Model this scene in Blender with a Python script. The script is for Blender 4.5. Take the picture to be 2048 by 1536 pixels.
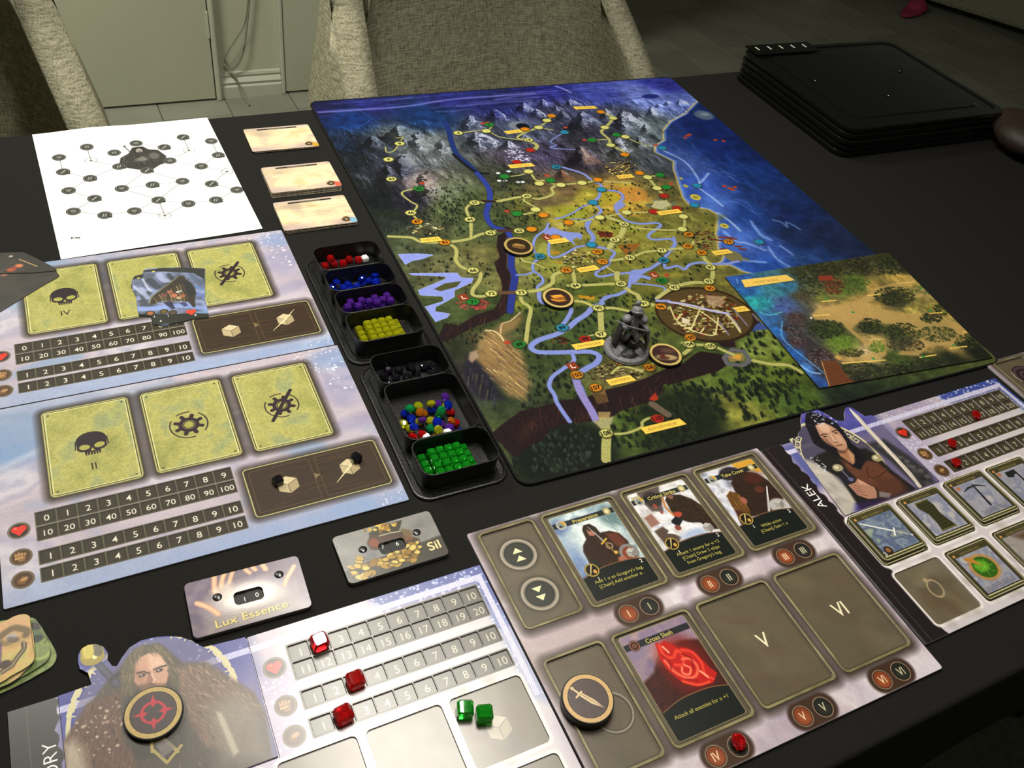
import bpy, bmesh, math, random
import numpy as np
from mathutils import Vector, Matrix

# ------------------------------------------------------------ camera, world, light, exposure
sc = bpy.context.scene
for o in list(bpy.data.objects): bpy.data.objects.remove(o)
TZ = 0.75                                    # table top
HC = 0.602                                   # camera above the table top
FPX = 1746.55
PITCH, ROLL, YAW = math.radians(42.7494), math.radians(10.1607), math.radians(32.6938)
_cp, _sp, _cr, _sr = math.cos(PITCH), math.sin(PITCH), math.cos(ROLL), math.sin(ROLL)
_RZ = np.array([[math.cos(YAW), math.sin(YAW), 0], [-math.sin(YAW), math.cos(YAW), 0], [0, 0, 1]])
_FW = _RZ @ np.array([0, _cp, -_sp])
_R2 = _RZ @ (_cr*np.array([1., 0, 0]) + _sr*np.array([0, _sp, _cp]))
_U2 = _RZ @ (-_sr*np.array([1., 0, 0]) + _cr*np.array([0, _sp, _cp]))
cam = bpy.data.cameras.new('camera'); cam.sensor_width = 36; cam.lens = FPX/2048*36; cam.clip_start = 0.02
camo = bpy.data.objects.new('camera', cam); sc.collection.objects.link(camo)
camo.matrix_world = Matrix(((_R2[0], _U2[0], -_FW[0], 0), (_R2[1], _U2[1], -_FW[1], 0), (_R2[2], _U2[2], -_FW[2], TZ+HC), (0, 0, 0, 1)))
sc.camera = camo
sc.view_settings.view_transform = 'Standard'
try: sc.view_settings.look = 'None'
except Exception: pass
sc.view_settings.gamma = 1; sc.view_settings.use_curve_mapping = False
sc.view_settings.exposure = 0.0

def table_point(x, y, z=0.0):
    """point (metres) of the photograph's pixel on the plane z above the table top"""
    d = (x-1024)*_R2-(y-768)*_U2+FPX*_FW
    return d[:2]*((z-HC)/d[2])

w = bpy.data.worlds.new('room_ambient'); sc.world = w; w.use_nodes = True
w.node_tree.nodes['Background'].inputs[0].default_value = (0.80, 0.82, 0.70, 1)
w.node_tree.nodes['Background'].inputs[1].default_value = 0.12

def area(name, loc, target, sx, sy, power, col, spread=180, rotz=None):
    l = bpy.data.lights.new(name, 'AREA'); l.shape = 'RECTANGLE'; l.size = sx; l.size_y = sy
    l.energy = power; l.color = col; l.spread = math.radians(spread)
    o = bpy.data.objects.new(name, l); sc.collection.objects.link(o); o.location = loc
    d = Vector(target)-Vector(loc); o.rotation_euler = d.to_track_quat('-Z', 'Y').to_euler()
    return o
WARM = (1.0, 0.955, 0.86)
LAMPS = [area('lamp_tube', (0.38, 0.50, TZ+1.15), (0.32, 0.52, TZ), 0.62, 0.025, 8.6, WARM),
         area('lamp_tube', (0.27, 0.84, TZ+1.15), (0.22, 0.84, TZ), 0.62, 0.025, 10.4, WARM)]
area('wall_fill', (-0.4, 1.9, 2.35), (-0.1, 2.2, 0.3), 0.4, 0.4, 25.0, (1.0, 0.99, 0.87), 140)  # added fill light without a fixture, brightens the left part of the back wall

# ------------------------------------------------------------ helpers
C = sc.collection
def px2(zoom, pts):
    x0, y0, f = zoom
    return [(x0+p[0]*f, y0+p[1]*f) for p in pts]

def hexc(h):
    h = h.lstrip('#'); return np.array([int(h[i:i+2], 16)/255 for i in (0, 2, 4)], dtype=np.float32)
def lin(h):
    c = hexc(h) if isinstance(h, str) else np.array(h)
    return tuple(float(v/12.92 if v <= 0.04045 else ((v+0.055)/1.055)**2.4) for v in c)+(1.0,)

def node_mat(name, col, rough=0.5, metal=0.0, spec=0.5, noise=None, col2=None, bump=0.0, bscale=200, coat=0, trans=0, ior=1.49, wave=None):
    """procedural principled material; noise = scale of a colour mix towards col2"""
    m = bpy.data.materials.new(name); m.use_nodes = True; nt = m.node_tree; b = nt.nodes['Principled BSDF']
    b.inputs['Base Color'].default_value = lin(col); b.inputs['Roughness'].default_value = rough
    b.inputs['Metallic'].default_value = metal; b.inputs['Specular IOR Level'].default_value = spec
    b.inputs['Coat Weight'].default_value = coat; b.inputs['Transmission Weight'].default_value = trans; b.inputs['IOR'].default_value = ior
    tc = nt.nodes.new('ShaderNodeTexCoord')
    if noise:
        n = nt.nodes.new('ShaderNodeTexNoise'); n.inputs['Scale'].default_value = noise; n.inputs['Detail'].default_value = 6
        nt.links.new(tc.outputs['Object'], n.inputs['Vector'])
        r = nt.nodes.new('ShaderNodeValToRGB'); r.color_ramp.elements[0].position = 0.35; r.color_ramp.elements[1].position = 0.65
        r.color_ramp.elements[0].color = lin(col); r.color_ramp.elements[1].color = lin(col2 or col)
        nt.links.new(n.outputs['Fac'], r.inputs['Fac']); nt.links.new(r.outputs['Color'], b.inputs['Base Color'])
    if bump:
        n2 = nt.nodes.new('ShaderNodeTexNoise'); n2.inputs['Scale'].default_value = bscale; n2.inputs['Detail'].default_value = 3
        nt.links.new(tc.outputs['Object'], n2.inputs['Vector'])
        bp = nt.nodes.new('ShaderNodeBump'); bp.inputs['Strength'].default_value = bump; bp.inputs['Distance'].default_value = 0.002
        nt.links.new(n2.outputs['Fac'], bp.inputs['Height']); nt.links.new(bp.outputs['Normal'], b.inputs['Normal'])
    return m

def tag(o, label=None, cat=None, group=None, kind=None):
    if label: o['label'] = label
    if cat: o['category'] = cat
    if group: o['group'] = group
    if kind: o['kind'] = kind
    return o
def thing(name, label, cat, loc=(0, 0, 0), rotz=0.0, group=None, scale=None):
    o = bpy.data.objects.new(name, None); C.objects.link(o); o.location = loc; o.rotation_euler = (0, 0, rotz)
    o.empty_display_size = 0.02
    if scale: o.scale = scale
    return tag(o, label, cat, group)
def link(name, me, mats, parent=None, loc=None, rot=None, smooth=False):
    o = bpy.data.objects.new(name, me); C.objects.link(o)
    if mats is not None:
        me.materials.clear()
        for m in (mats if isinstance(mats, (list, tuple)) else [mats]): me.materials.append(m)
    if parent: o.parent = parent
    if loc is not None: o.location = loc
    if rot is not None: o.rotation_euler = rot
    if smooth:
        me.shade_smooth()
    return o
def from_bm(bm, name='m'):
    bmesh.ops.recalc_face_normals(bm, faces=bm.faces)
    me = bpy.data.meshes.new(name); bm.to_mesh(me); bm.free(); return me
def box_bm(bm, x0, y0, z0, x1, y1, z1, bev=0.0, seg=1):
    r = bmesh.ops.create_cube(bm, size=1.0)
    for v in r['verts']:
        v.co = Vector(((x0+x1)/2+v.co.x*(x1-x0), (y0+y1)/2+v.co.y*(y1-y0), (z0+z1)/2+v.co.z*(z1-z0)))
    if bev:
        es = list({e for v in r['verts'] for e in v.link_edges})
        bmesh.ops.bevel(bm, geom=es, offset=bev, segments=seg, affect='EDGES', profile=0.5)
    return bm
def box(name, x0, y0, z0, x1, y1, z1, mat, parent=None, bev=0.0, seg=1, loc=None, rot=None):
    return link(name, from_bm(box_bm(bmesh.new(), x0, y0, z0, x1, y1, z1, bev, seg)), mat, parent, loc, rot)
def lathe(prof, n=32, name='m'):
    bm = bmesh.new(); rings = []
    for r, z in prof:
        if r < 1e-6: rings.append([bm.verts.new((0, 0, z))])
        else: rings.append([bm.verts.new((r*math.cos(2*math.pi*i/n), r*math.sin(2*math.pi*i/n), z)) for i in range(n)])
    for a, b in zip(rings, rings[1:]):
        for i in range(n):
            j = (i+1) % n
            q = [a[i % len(a)], a[j % len(a)], b[j % len(b)], b[i % len(b)]]
            u = []
            for v in q:
                if v not in u: u.append(v)
            if len(u) >= 3: bm.faces.new(u)
    return from_bm(bm, name)
def tube(pts, r, n=8, cyclic=False):
    """tapered tube mesh along points; r one radius or a list"""
    bm = bmesh.new(); P = [Vector(p) for p in pts]; rings = []
    rs = r if isinstance(r, (list, tuple)) else [r]*len(P)
    up = Vector((0, 0, 1))
    for i, p in enumerate(P):
        t = (P[min(i+1, len(P)-1)]-P[max(i-1, 0)]).normalized()
        a = t.cross(up if abs(t.z) < 0.95 else Vector((1, 0, 0))).normalized(); b = t.cross(a)
        rings.append([bm.verts.new(p+(a*math.cos(2*math.pi*k/n)+b*math.sin(2*math.pi*k/n))*rs[i]) for k in range(n)])
    for x, y in zip(rings, rings[1:]):
        for k in range(n): bm.faces.new((x[k], x[(k+1) % n], y[(k+1) % n], y[k]))
    bm.faces.new(rings[0]); bm.faces.new(rings[-1])
    return from_bm(bm)

def rr(x0, y0, x1, y1, r, n=5):
    """rounded rectangle loop (v down given as positive, returned in local metres: x right, y up = -v), input mm"""
    pts = []
    r = min(r, abs(x1-x0)/2-1e-3, abs(y1-y0)/2-1e-3)
    for cx, cy, a0 in ((x1-r, y0+r, -90), (x1-r, y1-r, 0), (x0+r, y1-r, 90), (x0+r, y0+r, 180)):
        for k in range(n+1):
            a = math.radians(a0+90*k/n); pts.append((cx+r*math.cos(a), cy+r*math.sin(a)))
    return pts
def circ(cx, cy, r, n=40, ry=None):
    return [(cx+r*math.cos(2*math.pi*k/n), cy+(ry or r)*math.sin(2*math.pi*k/n)) for k in range(n)]

def plate(name, loops, z0, z1, mats, parent=None, canvas=None, bev=0.25, loc=None, rot=None, bres=1):
    """flat sheet of given outline (and holes) in mm, v down; z in mm. UV follows the canvas. mats = [face, edge]"""
    cu = bpy.data.curves.new(name, 'CURVE'); cu.dimensions = '2D'; cu.fill_mode = 'BOTH'
    for lp in loops:
        s = cu.splines.new('POLY'); s.points.add(len(lp)-1)
        for p, q in zip(s.points, lp): p.co = (q[0]/1000, -q[1]/1000, 0, 1)
        s.use_cyclic_u = True
    t = (z1-z0)/1000; b = min(bev/1000, t*0.45)
    cu.extrude = max(t/2-b, 1e-5)
    if b > 0: cu.bevel_depth = b; cu.bevel_resolution = bres; cu.offset = -b
    tmp = bpy.data.objects.new('tmp', cu); me = bpy.data.meshes.new_from_object(tmp)
    bpy.data.objects.remove(tmp); bpy.data.curves.remove(cu)
    n = len(me.vertices); co = np.empty(n*3, np.float32); me.vertices.foreach_get('co', co); co = co.reshape(-1, 3)
    co[:, 2] += (z0+z1)/2000
    me.vertices.foreach_set('co', co.ravel()); me.update()
    if canvas is not None:
        uvl = me.uv_layers.new(name='UVMap') if not me.uv_layers else me.uv_layers[0]
        li = np.empty(len(me.loops), np.int32); me.loops.foreach_get('vertex_index', li)
        u = (co[li, 0]*1000-canvas.u0)/canvas.w; v = 1-(-co[li, 1]*1000-canvas.v0)/canvas.h
        uvl.data.foreach_set('uv', np.stack([u, v], 1).astype(np.float32).ravel())
    o = link(name, me, mats, parent, loc, rot)
    if isinstance(mats, (list, tuple)) and len(mats) > 1:
        nr = np.empty(len(me.polygons)*3, np.float32); me.polygons.foreach_get('normal', nr)
        mi = (np.abs(nr.reshape(-1, 3)[:, 2]) < 0.6).astype(np.int32); me.polygons.foreach_set('material_index', mi)
    else:
        me.polygons.foreach_set('material_index', np.zeros(len(me.polygons), np.int32))
    return o

# ------------------------------------------------------------ print shop: flat artwork drawn in code, in the board's own millimetres
def _up(a, H, W):
    h, w_ = a.shape; y = np.linspace(0, h-1.001, H); x = np.linspace(0, w_-1.001, W)
    yi = y.astype(int); xi = x.astype(int); fy = (y-yi)[:, None]; fx = (x-xi)[None]
    fy = fy*fy*(3-2*fy); fx = fx*fx*(3-2*fx)
    return ((a[yi][:, xi]*(1-fx)+a[yi][:, xi+1]*fx)*(1-fy)+(a[yi+1][:, xi]*(1-fx)+a[yi+1][:, xi+1]*fx)*fy)
def fbm(H, W, cell, octv=4, seed=0, ax=1.0, ay=1.0):
    r = np.random.RandomState(seed); o = np.zeros((H, W), np.float32); t = 0; amp = 1
    for k in range(octv):
        cx, cy = max(cell*ax/2**k, 1.5), max(cell*ay/2**k, 1.5)
        o += amp*_up(r.rand(int(H/cy)+3, int(W/cx)+3), H, W); t += amp; amp *= 0.55
    o = o/t; return np.clip((o-0.5)*1.9+0.5, 0, 1).astype(np.float32)

_glyph = {}
def glyphs(s, bold):
    k = (s, bold)
    if k not in _glyph:
        cu = bpy.data.curves.new('t', 'FONT'); cu.body = s; cu.size = 1; cu.offset = bold; cu.resolution_u = 3
        ob = bpy.data.objects.new('t', cu); me = bpy.data.meshes.new_from_object(ob)
        me.calc_loop_triangles()
        co = np.empty(len(me.vertices)*3, np.float32); me.vertices.foreach_get('co', co); co = co.reshape(-1, 3)[:, :2]
        ti = np.empty(len(me.loop_triangles)*3, np.int32); me.loop_triangles.foreach_get('vertices', ti)
        _glyph[k] = co[ti].reshape(-1, 3, 2) if len(co) else np.zeros((0, 3, 2))
        bpy.data.objects.remove(ob); bpy.data.curves.remove(cu); bpy.data.meshes.remove(me)
    return _glyph[k]

class Canvas:
    def __init__(s, w, h, ppm, base, u0=0, v0=0, px=None):
        s.w, s.h, s.k, s.u0, s.v0 = w, h, ppm, u0, v0
        s.W, s.H = int(w*ppm), int(h*ppm); s.a = np.empty((s.H, s.W, 3), np.float32); s.a[:] = hexc(base)
        s.px = px                      # photo pixel -> canvas mm
        s.mask = None; s.gam = 1.16
    def _win(s, x0, y0, x1, y1):
        a = max(int(math.floor((x0-s.u0)*s.k)), 0); b = min(int(math.ceil((x1-s.u0)*s.k))+1, s.W)
        c = max(int(math.floor((y0-s.v0)*s.k)), 0); d = min(int(math.ceil((y1-s.v0)*s.k))+1, s.H)
        if a >= b or c >= d: return None
        X = (np.arange(a, b)+0.5)/s.k+s.u0; Y = (np.arange(c, d)+0.5)/s.k+s.v0
        return a, b, c, d, X[None, :].astype(np.float32), Y[:, None].astype(np.float32)
    def _put(s, win, cov, col, al):
        a, b, c, d = win[:4]; cov = np.clip(cov, 0, 1)*al
        if s.mask is not None: cov = cov*s.mask[c:d, a:b]
        col = hexc(col) if isinstance(col, str) else col
        R = s.a[c:d, a:b]; R += (col-R)*cov[..., None]
    def _feather(s, f): return max(f, 0.9/s.k)
    def clouds(s, cols, cell, seed=0, octv=4, al=1.0, ax=1, ay=1):
        n = fbm(s.H, s.W, cell*s.k, octv, seed, ax, ay)*(len(cols)-1); i = np.clip(n.astype(int), 0, len(cols)-2); f = (n-i)[..., None]
        P = np.array([hexc(c) for c in cols]); s.a += ((P[i]*(1-f)+P[i+1]*f)-s.a)*al
    def grain(s, amt, cell=0.6, seed=5, ax=1, ay=1):
        n = fbm(s.H, s.W, cell*s.k, 2, seed, ax, ay)-0.5; s.a *= (1+n[..., None]*2*amt)
    def poly(s, pts, col, al=1.0, f=0.0, tex=None):
        P = np.array(pts, np.float32); f = s._feather(f); m = f
        w_ = s._win(P[:, 0].min()-m, P[:, 1].min()-m, P[:, 0].max()+m, P[:, 1].max()+m)
        if not w_: return
        X, Y = w_[4], w_[5]; ins = np.zeros((Y.size, X.size), bool); D = np.full((Y.size, X.size), 1e9, np.float32)
        for (x0, y0), (x1, y1) in zip(P, np.roll(P, -1, 0)):
            if y0 != y1:
                cr = ((Y >= min(y0, y1)) & (Y < max(y0, y1))) & (X < x0+(Y-y0)*(x1-x0)/(y1-y0)); ins ^= cr
            dx, dy = x1-x0, y1-y0; L = dx*dx+dy*dy+1e-9
            t = np.clip(((X-x0)*dx+(Y-y0)*dy)/L, 0, 1); D = np.minimum(D, (X-x0-t*dx)**2+(Y-y0-t*dy)**2)
        D = np.sqrt(D); sd = np.where(ins, D, -D); s._put(w_, 0.5+sd/f, col, al)
    def line(s, pts, wd, col, al=1.0, f=0.0, closed=False):
        P = [tuple(p) for p in pts]
        if closed: P.append(P[0])
        f = s._feather(f); n = len(P)
        ws = wd if isinstance(wd, (list, tuple)) else [wd]*n
        if len(ws) == 2 and n != 2: ws = [ws[0]+(ws[1]-ws[0])*i/(n-1) for i in range(n)]
        A = np.array(P); m = max(ws)/2+f
        w_ = s._win(A[:, 0].min()-m, A[:, 1].min()-m, A[:, 0].max()+m, A[:, 1].max()+m)
        if not w_: return
        X, Y = w_[4], w_[5]; cov = np.zeros((Y.size, X.size), np.float32)
        for i in range(n-1):
            (x0, y0), (x1, y1) = P[i], P[i+1]; dx, dy = x1-x0, y1-y0; L = dx*dx+dy*dy+1e-9
            t = np.clip(((X-x0)*dx+(Y-y0)*dy)/L, 0, 1); d = np.sqrt((X-x0-t*dx)**2+(Y-y0-t*dy)**2)
            cov = np.maximum(cov, 0.5+((ws[i]+(ws[i+1]-ws[i])*t)/2-d)/f)
        s._put(w_, cov, col, al)
    def curve(s, pts, wd, col, al=1.0, f=0.0):
        s.line(smooth(pts), wd, col, al, f)
    def ell(s, cx, cy, rx, ry, col, ang=0, al=1.0, f=0.0, ring=None):
        f = s._feather(f); m = max(rx, ry)+f
        w_ = s._win(cx-m, cy-m, cx+m, cy+m)
        if not w_: return
        X, Y = w_[4]-cx, w_[5]-cy; c, n = math.cos(math.radians(ang)), math.sin(math.radians(ang))
        U = X*c+Y*n; V = -X*n+Y*c; rad = np.sqrt((U/rx)**2+(V/ry)**2); d = (1-rad)*min(rx, ry)
        if ring: d = ring/2-np.abs(d-ring/2)
        s._put(w_, 0.5+d/f, col, al)
    def rrect(s, x0, y0, x1, y1, r, col, al=1.0, f=0.0, ring=None):
        f = s._feather(f); w_ = s._win(x0-f-1, y0-f-1, x1+f+1, y1+f+1)
        if not w_: return
        X = np.abs(w_[4]-(x0+x1)/2)-(x1-x0)/2+r; Y = np.abs(w_[5]-(y0+y1)/2)-(y1-y0)/2+r
        d = -(np.sqrt(np.maximum(X, 0)**2+np.maximum(Y, 0)**2)+np.minimum(np.maximum(X, Y), 0)-r)
        if ring: d = ring/2-np.abs(d-ring/2)
        s._put(w_, 0.5+d/f, col, al)
    def text(s, t, cx, cy, h, col, ang=0, al=1.0, bold=0.012, anchor='c', sx=1.0):
        T = glyphs(t, bold)
        if not len(T): return
        T = T.copy().astype(np.float64); x0, x1 = T[..., 0].min(), T[..., 0].max()
        k = h/0.70; T[..., 0] -= {'c': (x0+x1)/2, 'l': x0, 'r': x1}[anchor]; T[..., 1] -= 0.35; T *= k; T[..., 0] *= sx; T[..., 1] *= -1
        c, n = math.cos(math.radians(ang)), math.sin(math.radians(ang))
        G = np.stack([cx+T[..., 0]*c+T[..., 1]*n, cy-T[..., 0]*n+T[..., 1]*c], -1)
        w_ = s._win(G[..., 0].min()-.3, G[..., 1].min()-.3, G[..., 0].max()+.3, G[..., 1].max()+.3)
        if not w_: return
        a, b, c_, d_ = w_[:4]; SS = 3; Hh, Ww = (d_-c_)*SS, (b-a)*SS; cov = np.zeros((Hh, Ww), bool)
        K = s.k*SS; gx = (G[..., 0]-s.u0)*K-a*SS; gy = (G[..., 1]-s.v0)*K-c_*SS
        for tx, ty in zip(gx, gy):
            xa, xb = max(int(tx.min()), 0), min(int(tx.max())+2, Ww); ya, yb = max(int(ty.min()), 0), min(int(ty.max())+2, Hh)
            if xa >= xb or ya >= yb: continue
            PX = np.arange(xa, xb)[None]+0.5; PY = np.arange(ya, yb)[:, None]+0.5
            e = [(tx[(i+1) % 3]-tx[i])*(PY-ty[i])-(ty[(i+1) % 3]-ty[i])*(PX-tx[i]) for i in range(3)]
            cov[ya:yb, xa:xb] |= ((e[0] >= 0) & (e[1] >= 0) & (e[2] >= 0)) | ((e[0] <= 0) & (e[1] <= 0) & (e[2] <= 0))
        cov = cov.reshape(d_-c_, SS, b-a, SS).mean((1, 3)).astype(np.float32); s._put(w_, cov, col, al)
    def hatch(s, x0, y0, x1, y1, step, wd, col, al=1.0, slope=1.0):
        w_ = s._win(x0, y0, x1, y1)
        if not w_: return
        ph = ((w_[4]+w_[5]*slope)/step) % 1.0; s._put(w_, ((np.abs(ph-0.5) < wd/step/2)*1.0).astype(np.float32), col, al)
    def specks(s, n, box_, r0, r1, col, seed=1, al=0.9):
        r = random.Random(seed)
        for _ in range(n):
            q = r.uniform(r0, r1); s.ell(r.uniform(box_[0], box_[2]), r.uniform(box_[1], box_[3]), q, q, col, al=al*r.uniform(.5, 1), f=q*.8)
    def image(s, name):
        im = bpy.data.images.new(name, s.W, s.H, alpha=False); buf = np.ones((s.H, s.W, 4), np.float32)
        buf[..., :3] = np.clip(s.a[::-1], 0, 1)**s.gam; im.pixels.foreach_set(buf.ravel()); im.update(); im.pack(); return im
    def material(s, name, rough=0.42, coat=0.0, spec=0.4, bump=0.02, bscale=1500, gain=1.0):
        m = node_mat(name, '#ffffff', rough, spec=spec, bump=bump, bscale=bscale, coat=coat); nt = m.node_tree; b = nt.nodes['Principled BSDF']
        b.inputs['Coat Roughness'].default_value = 0.25
        t = nt.nodes.new('ShaderNodeTexImage'); t.image = s.image(name); t.extension = 'EXTEND'
        nt.links.new(t.outputs['Color'], b.inputs['Base Color']); return m

def smooth(pts, n=5):
    P = [np.array(p, float) for p in pts]
    if len(P) < 3: return [tuple(p) for p in P]
    out = []
    for i in range(len(P)-1):
        a, b, c, d = P[max(i-1, 0)], P[i], P[i+1], P[min(i+2, len(P)-1)]
        for k in range(n):
            t = k/n; out.append(tuple(0.5*((2*b)+(c-a)*t+(2*a-5*b+4*c-d)*t*t+(3*b-a-3*c+d)*t**3)))
    out.append(tuple(P[-1])); return out

class Frame:
    """a board's own frame: origin (mm on the table plane), turned by ang degrees, lying at height z mm"""
    def __init__(s, ox, oy, ang=0.0, z=2.4):
        s.o = (ox, oy); s.a = math.radians(ang); s.s = 1-z/1000/HC; s.z = z
    def mm(s, p):
        q = table_point(*p)*1000-np.array(s.o); c, n = math.cos(s.a), math.sin(s.a)
        return (q[0]*c+q[1]*n, -(-q[0]*n+q[1]*c))
    def px(s, zoom, pts): return [s.mm(p) for p in px2(zoom, pts)]
    def place(s, name, label, cat, group=None, z=0.0):
        return thing(name, label, cat, (s.o[0]*s.s/1000, s.o[1]*s.s/1000, TZ+z/1000), s.a, group, (s.s, s.s, 1))
    def world(s, u, v, z):
        c, n = math.cos(s.a), math.sin(s.a)
        return ((s.o[0]+u*c+v*n)*s.s/1000, (s.o[1]+u*n-v*c)*s.s/1000, TZ+z/1000)

# ============================================================ the setting
WALL_Y = 2.72
m_wall = node_mat('wall_paint', '#b7b8a0', 0.75, noise=3, col2='#b0b199', bump=0.1, bscale=300)
m_trim = node_mat('trim_paint', '#b9bda9', 0.45, noise=6, col2='#b1b5a0')
m_door = node_mat('door_paint', '#b3b39c', 0.6, noise=3, col2='#adae97', bump=0.05, bscale=120)
m_grout = node_mat('grout', '#63625a', 0.9, noise=80, col2='#55544c')
m_tile = [node_mat('tile_%d' % i, c, 0.45, noise=5, col2=d, bump=0.06, bscale=40) for i, (c, d) in enumerate((('#8c8c7e', '#7e7e70'), ('#868678', '#79796c'), ('#919081', '#828275')))]

fl = box('floor', -1.7, -1.2, -0.05, 6.0, 6.0, -0.004, m_grout); tag(fl, kind='structure')
rnd = random.Random(4)
tile_me = [from_bm(box_bm(bmesh.new(), 0.0015, 0.0015, -0.004, 0.2035, 0.4085, 0.0, 0.0012)) for _ in range(3)]
for k, me in enumerate(tile_me): me.materials.append(m_tile[k])
for i in range(-7, 24):
    for j in range(0, 9):
        x = 0.275+0.205*i; y = 0.97+0.41*j+(0.205 if i % 2 else 0)
        if (x < 1.5 and y > WALL_Y+0.05) or (x < 1.3 and y < 1.2) or y > 4.3 or (x > 3.9 and y < 1.5): continue
        t = bpy.data.objects.new('tile', tile_me[rnd.randrange(3)]); C.objects.link(t); t.parent = fl; t.location = (x, y, 0)

wb = box('wall_back', -1.7, WALL_Y+0.012, 0, 1.6, WALL_Y+0.13, 2.6, m_wall); tag(wb, kind='structure')
ws = box('wall_return', 1.6, WALL_Y+0.012, 0, 1.72, 6.0, 2.6, m_wall); tag(ws, kind='structure')
wf = box('wall_far', 1.72, 5.9, 0, 6.0, 6.0, 2.6, m_wall); tag(wf, kind='structure')
wl = box('wall_left', -1.8, -1.2, 0, -1.7, WALL_Y+0.13, 2.6, m_wall); tag(wl, kind='structure')
ce = box('ceiling', -1.8, -1.2, 2.6, 6.0, 6.0, 2.65, m_wall); tag(ce, kind='structure')
d1 = tag(box('door_1', -0.36, WALL_Y-0.012, 0.006, 0.452, WALL_Y+0.012, 2.03, m_door, bev=0.002), kind='structure')
box('hinge', 0.447, WALL_Y-0.018, 0.2, 0.453, WALL_Y-0.008, 0.28, m_trim, d1, 0.001)
bm = bmesh.new(); box_bm(bm, 0.455, WALL_Y-0.020, 0.0, 0.470, WALL_Y+0.012, 2.08, 0.004, 2); box_bm(bm, 0.468, WALL_Y-0.012, 0.0, 0.476, WALL_Y+0.012, 2.08, 0.003, 2)
tag(link('trim_1', from_bm(bm), m_trim), kind='structure')
bm = bmesh.new(); box_bm(bm, 0.664, WALL_Y-0.008, 0.0, 0.676, WALL_Y+0.012, 2.08, 0.003, 2)
tag(link('trim_2', from_bm(bm), m_trim), kind='structure')
tag(box('door_2', 0.678, WALL_Y-0.004, 0.006, 1.45, WALL_Y+0.012, 2.03, m_door, bev=0.002), kind='structure')
# baseboard with its moulded profile
prof = [(0, 0), (-0.018, 0), (-0.018, 0.036), (-0.012, 0.042), (-0.016, 0.050), (-0.010, 0.058), (-0.004, 0.064), (-0.008, 0.070), (-0.006, 0.078), (0, 0.080)]
bm = bmesh.new(); va = [[bm.verts.new((x, WALL_Y+0.012+p[0], p[1])) for p in prof] for x in (0.477, 0.663)]
for i in range(len(prof)-1): bm.faces.new((va[0][i], va[0][i+1], va[1][i+1], va[1][i]))
bm.faces.new(va[0]); bm.faces.new(va[1])
tag(link('baseboard_back', from_bm(bm), m_trim), kind='structure')
m_cable = node_mat('cable', '#7f836f', 0.5)
def wp(x, y, d=0.0):
    d_ = (x-1024)*_R2-(y-768)*_U2+FPX*_FW; t = (WALL_Y-0.006-d)/d_[1]; return tuple((np.array([0, 0, HC+TZ])+d_*t))
cb = thing('cable', 'thin grey cable hanging down the back wall and over the baseboard', 'cable', wp(500, 0))
base = Vector(wp(500, 0))
cord = [wp(500, -160), wp(503, -60), wp(499, 0), wp(494, 50), wp(488, 95), wp(478, 122), wp(464, 136), wp(452, 135), wp(449, 130), wp(458, 139), wp(470, 152, .016), wp(482, 180, .02)]
e = table_point(499, 214, -TZ); cord.append((e[0], e[1], 0.006))
link('strand', tube([Vector(p)-base for p in smooth(cord, 6)], 0.0028, 7), m_cable, cb, smooth=True)
cord = [wp(497, -160), wp(498, -40), wp(491, 40), wp(476, 70), wp(458, 98), wp(450, 112), wp(452, 122), wp(463, 138)]
link('strand', tube([Vector(p)-base for p in smooth(cord, 6)], 0.0018, 7), m_cable, cb, smooth=True)

# ------------------------------------------------------------ table and cloth
m_wood = node_mat('dark_wood', '#2a211b', 0.4, noise=20, col2='#1d1713')
TX0, TX1, TY0, TY1 = -0.80, 1.455, 0.108, 1.157
tb = thing('dining_table', 'long dining table hidden under the black cloth', 'table', ((TX0+TX1)/2, (TY0+TY1)/2, 0))
ox, oy = (TX0+TX1)/2, (TY0+TY1)/2
box('tabletop', TX0-ox+.006, TY0-oy+.006, TZ-0.045, TX1-ox-.006, TY1-oy-.006, TZ-0.004, m_wood, tb, 0.004, 2)
for sx in (-1, 1):
    for sy in (-1, 1):
        box('leg', sx*0.98-.035, sy*0.42-.035, 0, sx*0.98+.035, sy*0.42+.035, TZ-0.045, m_wood, tb, 0.004)
m_cloth = node_mat('black_cloth', '#201f1d', 0.92, spec=0.15, noise=900, col2='#181715', bump=0.35, bscale=1400)
bm = bmesh.new(); n = 40; rng = random.Random(2); rows = []
loop = []
def edge(x0, y0, x1, y1, k):
    for i in range(k): loop.append((x0+(x1-x0)*i/k, y0+(y1-y0)*i/k))
edge(TX0, TY0, TX1, TY0, 48); edge(TX1, TY0, TX1, TY1, 24); edge(TX1, TY1, TX0, TY1, 48); edge(TX0, TY1, TX0, TY0, 24)
cxx, cyy = ox, oy
for lvl, (off, z) in enumerate(((-0.004, 0.0), (-0.0012, -0.0008), (0.0, -0.003), (0.003, -0.03), (0.006, -0.09), (0.008, -0.16))):
    r = []
    for k, (x, y) in enumerate(loop):
        wv = 1+0.9*math.sin(k*0.55)*max(0, lvl-2)/3
        sx = 1 if x > cxx else -1; sy = 1 if y > cyy else -1
        ex = off*wv if abs(x-TX0) < 1e-6 or abs(x-TX1) < 1e-6 else 0
        ey = off*wv if abs(y-TY0) < 1e-6 or abs(y-TY1) < 1e-6 else 0
        r.append(bm.verts.new((x+sx*ex-ox, y+sy*ey-oy, z)))
    rows.append(r)
for a, b in zip(rows, rows[1:]):
    for k in range(len(a)): bm.faces.new((a[k], a[(k+1) % len(a)], b[(k+1) % len(b)], b[k]))
bm.faces.new(rows[0])
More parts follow.
